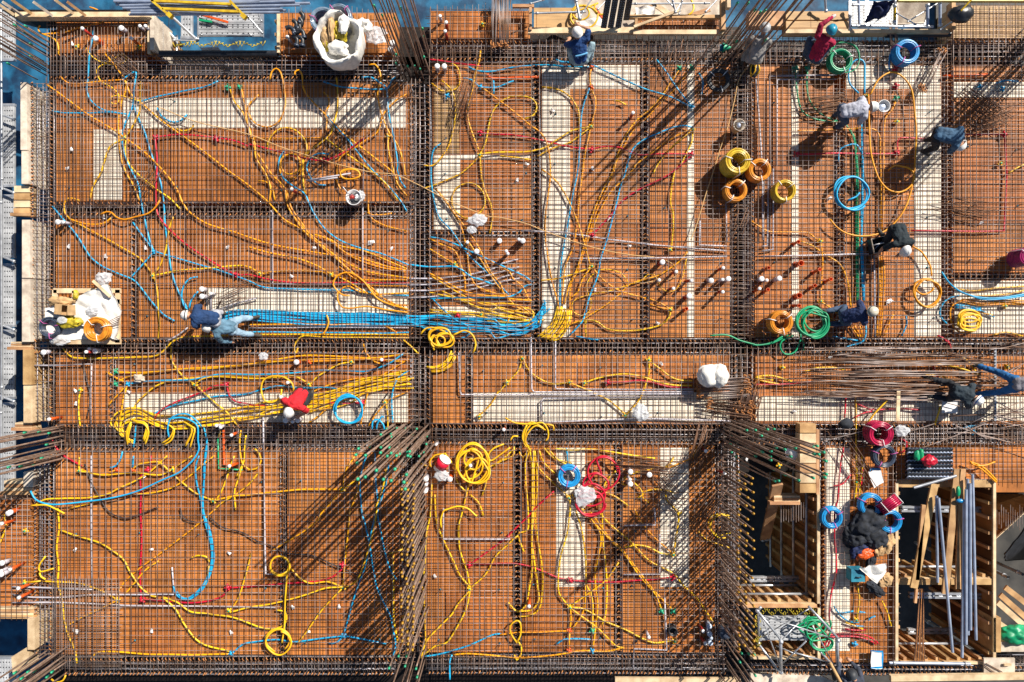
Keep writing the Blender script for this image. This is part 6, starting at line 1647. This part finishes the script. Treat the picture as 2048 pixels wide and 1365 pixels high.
# rubbish pallet
e=Rel('pallet',P(165,632,.2),'timber pallet frame under the rubbish at the left','pallet')
for a,b in [((108,582),(242,582)),((110,604),(242,604)),((108,684),(242,684)),((236,580),(236,686)),((110,580),(110,620)),((150,582),(150,640))]: e.part(MB().beam(P(*a,.26),P(*b,.26),.11,.05),'slat',M['timberpale'],False)
sheet('white plastic sheet spread over the rubbish pallet',[(92,618,.36),(216,568,.38),(243,622,.36),(232,680,.34)],'bagwhite','plastic_sheet','sheet',amp=.05,seed=11,n=26)
sheet('white board under the rubbish pallet corner',[(90,616,.3),(150,606,.3),(238,680,.3),(90,678,.3)],'bagwhite','plastic_board','board',amp=.012,seed=13)
w=P(128,620,.5); e=empty('cardboard_box',(w.x,w.y,.40),'open cardboard box on the rubbish pallet','cardboard box'); e.rotation_euler=(0,0,R(-6))
mb=MB(); 
for q in [((-.15,-.12,0),(.15,.12,.015)),((-.15,-.12,0),(-.135,.12,.2)),((.135,-.12,0),(.15,.12,.2)),((-.15,-.12,0),(.15,-.105,.2)),((-.15,.105,0),(.15,.12,.2))]: mb.box(*q)
mb.build('carton',M['cardboard'],e,False)
for a,b in [((-.15,0,.2),(.02,0,.215)),((.15,.0,.2),(.30,.02,.16))]: MB().beam(a,b,.23,.008).build('flap',M['cardboard'],e,False)
blob('crumpled yellow film on the rubbish pallet',P(140,645,.45),(.26,.13,.09),'yfilm','yellow_film','film',15,.4,2.6)
blob('pale yellow rag at the upper corner of the rubbish pallet',P(122,603,.42),(.28,.1,.07),'cardboard','rag','rag',16,.4,2.6); blob('yellow plastic bottle shaped rag beside the cardboard box',P(152,590,.42),(.06,.1,.07),'yfilm','rag','rag',17,.3,2)
blob('pale blue film square on the yellow film',P(124,641,.55),(.11,.08,.03),'film','film_scrap','film',18,.2,2)
blob('clear plastic bundle above the rubbish pallet',P(207,557,.3),(.17,.13,.09),'film','plastic_bag','plastic bag',19,.4,2.5); blob('clear plastic bundle below the rubbish pallet',P(120,680,.3),(.22,.11,.08),'film','plastic_bag','plastic bag',20,.4,2.5); blob('white film lump on the pallet sheet',P(185,622,.42),(.14,.1,.06),'film','film_scrap','film',22,.4,2.5)
plank(P(186,562,.48),P(221,594,.48),.06,.03,'timberpale','short batten lying on the white pallet sheet')
for i in range(5): one(MB().tube([P(196+i*2,662-i*3,.5),P(240,648-i*4,.45)],.008,5),'loose_rod',M['barrust'],f"short rusty rod beside the orange coil on the pallet, {['lowest','second','third','fourth','topmost'][i]}",'rod','short rusty rods on the pallet')
# plastic scraps
blob('clear crumpled plastic beside the lone yellow ring, upper lump',P(955,441,.25),(.19,.13,.07),'film','plastic_scrap','plastic',24,.45,2.6); blob('clear crumpled plastic below the lone yellow ring, lower lump',P(944,460,.22),(.1,.08,.05),'film','plastic_scrap','plastic',25,.45,2.6)
blob('clear plastic bag on the long pale strip by the grey pipes',P(1281,826,.3),(.17,.17,.1),'film','plastic_bag','plastic bag',26,.45,2.4); blob('clear plastic bag under the red conduit loops',P(1170,992,.22),(.22,.2,.07),'film','plastic_bag','plastic bag',27,.45,2.4); blob('clear bag lying right of the crimson coil',P(1803,862,.25),(.15,.12,.08),'film','plastic_bag','plastic bag',28,.45,2.4); blob('crumpled film on the beam below the pallet',P(278,757,.2),(.12,.08,.06),'board','plastic_scrap','plastic',29,.4,2.4); blob('small clear bag on the beam by the yellow loops',P(527,713,.22),(.1,.08,.05),'film','plastic_bag','plastic bag',30,.4,2.4,3)
# stirrup bundles
def ties(label,cx,cy,L,Wd,n,ang,z=.17,grp='bundles of bent stirrups',hook=True,m='bar',sp=.03):
    c=G(cx,cy); e=empty('stirrup_bundle',(c.x,c.y,z),label,'stirrup bundle',grp); e.rotation_euler=(0,0,R(ang))
    for i in range(n):
        u=(i/(max(1,n-1))-.5)*Wd; x=rng.gauss(0,sp); q=MB(); l=L/2*rng.uniform(.93,1.03); zz=.02+(i%5)*.022
        q.tube([(-l+x,u,zz),(0,u+rng.gauss(0,.008),zz+.004),(l+x,u,zz)],.0085,5)
        if hook:
            q.cur=1
            for s in(-1,1): q.tube([(s*l+x,u,zz),(s*(l+.025)+x,u+.015,zz+.012),(s*(l+.02)+x,u+.045,zz+.02),(s*(l-.05)+x,u+.05,zz+.02)],.011,5)
        q.build('stirrup',[M[m],M['hook']],e).rotation_euler=(0,0,rng.gauss(0,.03))
ties('rusty stirrup bundle under the white sack',1440,776,1.15,.46,30,4); ties('second rusty stirrup bundle just below the white sack bundle',1452,815,1.0,.34,20,-8,m='barrust'); ties('tangled rusty ties right of the white sack bundle',1492,800,.5,.55,22,75,m='barrust',sp=.1)
ties('upright grey stirrup bundle at the top edge between deck bays',1003,52,1.2,.40,24,90,.25); ties('thin tan rods leaning on the beam below the upper blue coil',1853,150,1.0,.18,12,62,.2,'bundles of tie rods',True,'bar')
ties('thin rod pair standing by the dark wall at top right',1775,78,.5,.22,10,92,.2,'bundles of tie rods',False,'barcol')
for (x,y,n_,L,a,l) in [(930,205,12,.95,72,'beside the upper yellow arc'),(1950,215,16,1.0,-35,'right of the narrow cage, upper heap'),(1985,240,14,.9,20,'at the right edge in the slanting shadows'),(1640,215,16,.9,8,'left of the pale shirted worker'),(1290,930,16,1.2,-5,'below the long yellow run by the right beam'),(1330,975,10,.7,-50,'on the shadowed pale strip'),(1410,1010,14,.9,60,'in the wall bar shadows'),(1920,420,9,.9,-10,'above the white paper square'),(1470,455,6,.5,70,'left of the white capped stubs'),(1395,890,14,.9,75,'in the corner below the right beam'),(1710,930,8,.9,-55,'beside the upright pale strip by the jackets'),(300,370,7,.6,60,'above the beam at left'),(470,590,8,.6,20,'on the lower pale strip left end'),(250,130,10,.6,-40,'by the dark pipe'),(1340,110,5,.7,75,'on the top cage right of the blue shirt'),(1380,140,6,.5,60,'in the shade of the column bars')]:
    ties('thin loose tie wires '+l,x,y,L,.35,n_,a,.17,'heaps of loose tie wires',False,'barrust',.16)
e=empty('woven_sack',P(1423,752,.3),'half empty white woven sack lying on the stirrup bundle','sack'); e.rotation_euler=(0,0,R(-20))
sk=[]
for (dx,dy,rx,ry,rz,sd,sh_) in [(-.1,-.02,.25,.26,.2,31,-.35),(.13,.05,.22,.27,.24,33,.3)]:
    blob(None,(dx,dy,.14),(rx,ry,rz),'bagwhite','sack_half',None,sd,.16,1.5,4,parent=e,rot=sh_)
MB().tube(smooth_path([Vector((-.02,-.27,.12)),Vector((0,-.1,.3)),Vector((.02,.1,.32)),Vector((.02,.24,.2))]),.012,6).build('seam',M['board'],e)
# loose rods
k=0
for i in range(118):
    if i<88:
        y=rng.choice([rng.uniform(696,738),rng.uniform(738,792),rng.uniform(738,792)]); x0=rng.uniform(1560,1720); L=rng.uniform(150,330); a=rng.gauss(0,1.6)
    else:
        y=rng.uniform(690,868); x0=rng.uniform(1850,1990); L=rng.uniform(60,200); a=rng.gauss(0,16)
    z=.17+rng.random()*.16; p=G(x0,y,z); d=Vector((math.cos(R(a)),math.sin(R(a)),0))*L/K
    mb=MB(); bn=rng.gauss(0,.03); mb.tube(smooth_path([p,p+d*.5+Vector((0,bn,.01)),p+d],.3),.0095,5)
    tag(mb.build('loose_rod',M['bar' if rng.random()<.6 else 'barrust'],loc=tuple(p+d*.5)),'thin loose rebar rod in the long heap left of the crouching worker with banded hat' if i<88 else 'thin loose rebar rod strewn around the two workers at the right edge','rod','loose rods heaped on the right deck' if i<88 else 'loose rods strewn at the right edge')
for (a,b,l) in [((1640,880),(1790,838),'across the beam left of the crimson coil'),((1815,900),(1960,845),'across the beam below the kneeling worker'),((1900,850),(1998,880),'over the beam at the right edge'),((1770,870),(1870,842),'above the slate coil')]:
    one(MB().tube([G(*a,.2),G((a[0]+b[0])/2,(a[1]+b[1])/2+2,.2),G(*b,.2)],.011,6),'loose_rod',M['bar'],'long thin rod '+l,'rod','long rods across the right beam')
plank(P(1797,778,.3),P(1795,842,.3),.08,.03,'timberpale','narrow upright batten over the pale strip at right')
e=Rel('steel_strip',P(1990,770,.2),'pale perforated steel strip lying upright at the right edge','steel strip'); e.part(MB().beam(P(1990,697,.24),P(1990,842,.24),.05,.03),'strip',M['steel'],False); h=MB()
for i in range(22): q=P(1990,700+i*6.4,.262); h.box((q.x-.014,q.y-.016,q.z-.003),(q.x+.014,q.y+.016,q.z+.004))
e.part(h,'hole',M['black'],False)
e=empty('timber_form',P(1616,918,.35),'pinkish striped timber form board standing left of the upright pale strip','form board')
for i in range(7):
    a=P(1600,848+i*20,.4);b=P(1632,866+i*20,.4); mb=MB().box((a.x-e.location.x,b.y-e.location.y,-.2),(b.x-e.location.x,a.y-e.location.y,.05+.004*(i%2))); mb.build('plank',M['timberpale' if i%2 else 'timber'],e,False)
a=P(1634,860,.4);b=P(1640,990,.4); MB().box((a.x-e.location.x,b.y-e.location.y,-.3),(b.x-e.location.x,a.y-e.location.y,.02)).build('batten',M['timber'],e,False)
bracket(1548,992,1600,1010,'amber timber bracket with hanging bars above the left shaft'); 
one(MB().beam(P(1555,970,.3),P(1530,1078,-1.4),.25,.05),'timber_plank',M['timber'],'wide plank leaning down into the left timber shaft','timber plank')
for i in range(10): one(MB().tube([P(1562+i*5,1005,-.1),P(1562+i*5,1045-(i%3)*2,-.1)],.008,5),'hanging_bar',M['bar'],f"thin bar hanging over the left shaft, {['first','second','third','fourth','fifth','sixth','seventh','eighth','ninth','tenth'][i]} from left",'bar','thin bars hanging over the left shaft')
for i in range(14): one(MB().tube([P(1984+i*4.6,1010+(i%4)*5,-.1),P(1984+i*4.6,1045+(i*7%5)*4,-.1)],.008,5),'hanging_bar',M['bar'],'thin bar hanging at the right edge beside the slanting form','bar','thin bars hanging at the right edge')
for i in range(9): one(MB().tube([P(1840+i*1.2-(i%3)*1.5,1178,.1),P(1828+i*2.6,1325,.1)],.009,5),'thin_rod',M['hook' if i%2 else 'barrust'],f'thin rusty rod in the bundle across the lower right shaft','rod','rusty rods across the lower right shaft')
# black pipe stack, red cloth, green gloves
for i in range(8):
    y=899+i*8; e=empty('black_pipe',P(1858,y,.3),f"black ribbed pipe of the stack under the red bag, {['topmost','second','third','fourth','fifth','sixth','seventh','lowest'][i]}",'pipe','black ribbed pipes in a stack')
    q=MB(); q.tube([(-.52,0,0),(0,0,.01),(.50,0,0)],.045,10,cap=False); q.build('pipe',M['black'],e); rr=MB()
    for k in range(13): rr.lathe([(.036,-.012),(.052,-.012),(.052,.012),(.036,.012)],(-.48+k*.08,0,.03),10,Matrix.Rotation(R(35),3,'X'))
    rr.build('ring',M['steelblue' if i%2 else 'cok'],e)
blob('red cloth bag on the black pipe stack',P(1858,922,.5),(.16,.13,.1),'r','red_bag','bag',33,.3,2.2); blob('green glove on the black pipe stack, left one',P(1834,912,.46),(.07,.12,.05),'g','glove','glove',34,.3,2,3); blob('green glove on the black pipe stack, right one',P(1842,908,.46),(.06,.12,.05),'g','glove','glove',35,.3,2,3)
blob('small green bottle lying on the plank over the shaft',P(1916,983,.42),(.05,.12,.05),'g','bottle','bottle',36,.1,2,3); blob('small blue and white bottle on the plank over the shaft',P(1921,1002,.42),(.1,.05,.05),'cob','bottle','bottle',37,.1,2,3)
sheet('white drawing sheet by the slate coil, front one',[(1736,944,.2),(1763,940,.2),(1768,966,.2),(1748,976,.2)],'W','paper_sheet','paper',amp=.015,seed=41); sheet('blue topped drawing sheet by the slate coil, rear one',[(1740,936,.19),(1762,936,.19),(1760,950,.19),(1742,950,.19)],'cob','paper_sheet','paper',amp=.01,seed=42)
sheet('blue bordered white paper at the bottom beam',[(1741,1302,.2),(1767,1302,.2),(1767,1337,.2),(1741,1337,.2)],'cob','paper_sheet','paper',amp=.008,seed=43); sheet('white paper lying on the blue bordered one',[(1743,1304,.225),(1764,1304,.225),(1763,1334,.225),(1743,1334,.225)],'W','paper_sheet','paper',amp=.006,seed=44)
sheet('pale blue sheet in shadow below the kneeling worker',[(1884,800,.2),(1916,802,.2),(1914,828,.2),(1883,826,.2)],'W','paper_sheet','paper',amp=.01,seed=45)
# jacket pile
for (x,y,z,r,m,l,s) in [(1735,1048,.35,(.42,.34,.24),'dark','large dark jacket at the top of the pile',51),(1712,1072,.3,(.26,.3,.2),'dark','dark jacket on the left of the pile',52),(1748,1072,.42,(.30,.26,.18),'dark','dark jacket with a white tag in the middle of the pile',53),(1720,1098,.3,(.26,.16,.14),'navy','navy cloth below the dark jackets',54),(1755,1092,.4,(.20,.12,.10),'cardboard','tan cloth right of the orange gloves',55),(1772,1090,.38,(.14,.24,.12),'cardboard','tan jacket at the right of the pile',56),(1729,1107,.42,(.20,.13,.10),'O','orange gloves on the jacket pile',57),(1742,1122,.3,(.26,.10,.09),'dark','olive dark cloth above the teal box',58),(1750,1178,.25,(.22,.12,.1),'dark','dark cap at the bottom of the pile',59),(1770,1160,.25,(.16,.15,.1),'cardboard','tan glove at the bottom right of the pile',60)]:
    blob(l,P(x,y,z*.6),r,m,'jacket' if 'jacket' in l else 'cloth','clothing',s,.34,2.2,5,'clothes heaped beside the shaft',rot=s)
w=P(1711,1148,.3); e=empty('tool_box',(w.x,w.y,.17),'teal tool box with a handle beside the white cloth','tool box'); mb=MB(); mb.box((-.15,-.14,0),(.15,.14,.22)); mb.build('box',M['teal'],e,False); MB().box((-.155,-.145,.222),(.155,.145,.25)).build('lid',M['teal'],e,False); MB().tube([(-.05,-.03,.25),(-.05,-.03,.29),(.05,-.03,.29),(.05,-.03,.25)],.012,6).build('handle',M['black'],e)
sheet('white cloth draped at the bottom of the jacket pile',[(1716,1134,.46),(1768,1126,.46),(1772,1142,.44),(1752,1168,.4)],'bagwhite','white_cloth','cloth',amp=.09,seed=61,fr=3)
blob('white paper tag cloth beside the jackets',P(1786,1018,.3),(.05,.06,.04),'W','tag','tag',62,.2,2,3)
# floor drain and junction tray
w=P(1345,1262,.15); e=empty('floor_drain',(w.x,w.y,.02),'black round floor drain on the deck beside the bottom beam','floor drain'); MB().lathe([(.001,.03),(.08,.03),(.085,.2),(.105,.2),(.105,.0),(.001,.0)],n=22).build('pot',M['black'],e); MB().lathe([(.11,.03),(.125,.03),(.125,.0),(.11,.0)],n=22).build('flange',M['black'],e)
w=P(1447,1264,.25); e=empty('striped_drum',(w.x,w.y,.1),'dark blue square drum in striped shade right of the four striped stubs','drum'); MB().lathe([(.001,0),(.13,0),(.14,.02),(.14,.28),(.12,.31),(.001,.32)],n=8).build('drum',M['cok'],e); MB().lathe([(.14,.1),(.148,.1),(.148,.13),(.14,.13)],n=8).build('hoop',M['black'],e)
e=Rel('box_marker',P(1447,95,.4),'bright green folded cone by the shaded worker','cone'); cn=MB().lathe([(.10,-.0),(.10,.01),(.001,.24)],P(1445,96,.35),16,Matrix.Rotation(math.pi/2,3,'Y')); e.part(cn,'cone',M['capgreen']); bs=MB().box(tuple(P(1441,102,.3)-Vector((.02,0,0))),tuple(P(1450,90,.3)+Vector((-.05,0,.02)))); e.part(bs,'base',M['teal'],False)
w=P(1508,140,.3); e=empty('tool_bag',(w.x,w.y,.17),'black tool bag with yellow straps below the shaded worker','tool bag'); blob(None,(0,0,.1),(.12,.16,.1),'black','bag',None,71,.2,2,3,parent=e)
for s in(-.06,.04): MB().tube(smooth_path([Vector((s,-.14,.1)),Vector((s+.06,-.05,.22)),Vector((s+.02,.12,.2)),Vector((s-.05,.0,.23)),Vector((s,-.14,.1))]),.016,6).build('strap',M['y'],e)
# scraps, spacers and pegs
rs=random.Random(3)
spots=[Q('21',*p) for p in [(1785,605),(820,370),(550,598),(835,675),(1145,610)]]+[Q('22',*p) for p in [(950,570),(505,612),(330,830),(1110,615)]]+[Q('23',*p) for p in [(845,385),(1005,595),(740,935),(1225,1195),(135,85)]]+[Q('11',*p) for p in [(570,1170),(540,1320),(575,350)]]+[Q('13',*p) for p in [(210,1285),(720,1320),(410,865)]]+[Q('42',*p) for p in [(1445,530),(460,965),(340,770),(700,765)]]+[Q('41',*p) for p in [(600,325),(1190,325),(1795,350),(1195,955),(1810,965),(605,955)]]+[Q('33',*p) for p in [(1255,185),(1605,1270),(1920,925)]]+[Q('31',*p) for p in [(600,395),(605,495),(1015,405),(1130,1060)]]+[Q('24',*p) for p in [(1715,400),(1030,985),(590,215)]]+[Q('34',*p) for p in [(325,530),(590,140)]]
for i,(x,y) in enumerate(spots):
    big=i in(5,29,38,41,43)
    mb=MB(); a=rs.random()*3; s=.055 if not big else .09; c=G(x,y,.05)
    u=Vector((math.cos(a),math.sin(a),0))*s; v=Vector((-u.y,u.x,0))*.55
    q=[c-u-v,c+u-v*.6+Vector((0,0,.02)),c+u*.8+v,c-u*.7+v+Vector((0,0,.03))]; mb.add(q+[p-Vector((0,0,.006)) for p in q]+[c+Vector((0,0,.03))],[(0,1,8),(1,2,8),(2,3,8),(3,0,8),(7,6,5,4),(0,4,5,1),(1,5,6,2),(2,6,7,3),(3,7,4,0)])
    o=mb.build('paper_scrap',M['W'],smooth=False,loc=c); o['group']='white scraps on the deck'; o['category']='scrap'; LABX=globals().setdefault('LABX',[]); LABX.append((o,f"{'large' if big else 'small'} white scrap at the {near(x,y)}",x,y))
pm=MB().tube([(0,0,0),(0,0,.15)],.008,6).mesh('pin',M['black']); pb=MB().lathe([(0,0),(.022,0),(.022,.02),(.008,.024),(0,.024)],n=10).mesh('foot',M['teal'])
for (x0,y0,x1,y1,nx,ny) in [(895,190,1045,440,2,4),(1110,230,1260,640,2,5),(1330,200,1440,640,2,5),(1545,210,1640,640,2,5),(1720,230,1860,640,2,5),(1940,300,2030,520,2,3),(140,200,780,380,4,2),(300,470,780,640,4,2),(150,960,530,1280,4,4),(610,960,760,1280,2,4),(880,960,1000,1280,2,4),(1070,960,1200,1280,2,4),(1270,960,1400,1280,2,4),(270,730,780,830,5,2),(970,735,1430,830,5,2)]:
    for i in range(nx):
        for j in range(ny):
            x=x0+(x1-x0)*i/(nx-1)+rs.gauss(0,4); y=y0+(y1-y0)*j/(ny-1)+rs.gauss(0,4)
            e=empty('anchor_pin',G(x,y,.01),'','anchor pin','black anchor pins standing on the decks'); e.rotation_euler=(rs.gauss(0,.1),rs.gauss(0,.1),0); link('pin',pm,e); link('foot',pb,e)
            LABX.append((e,f"black anchor pin near the {near(x,y)}",x,y))
unique(LABX)
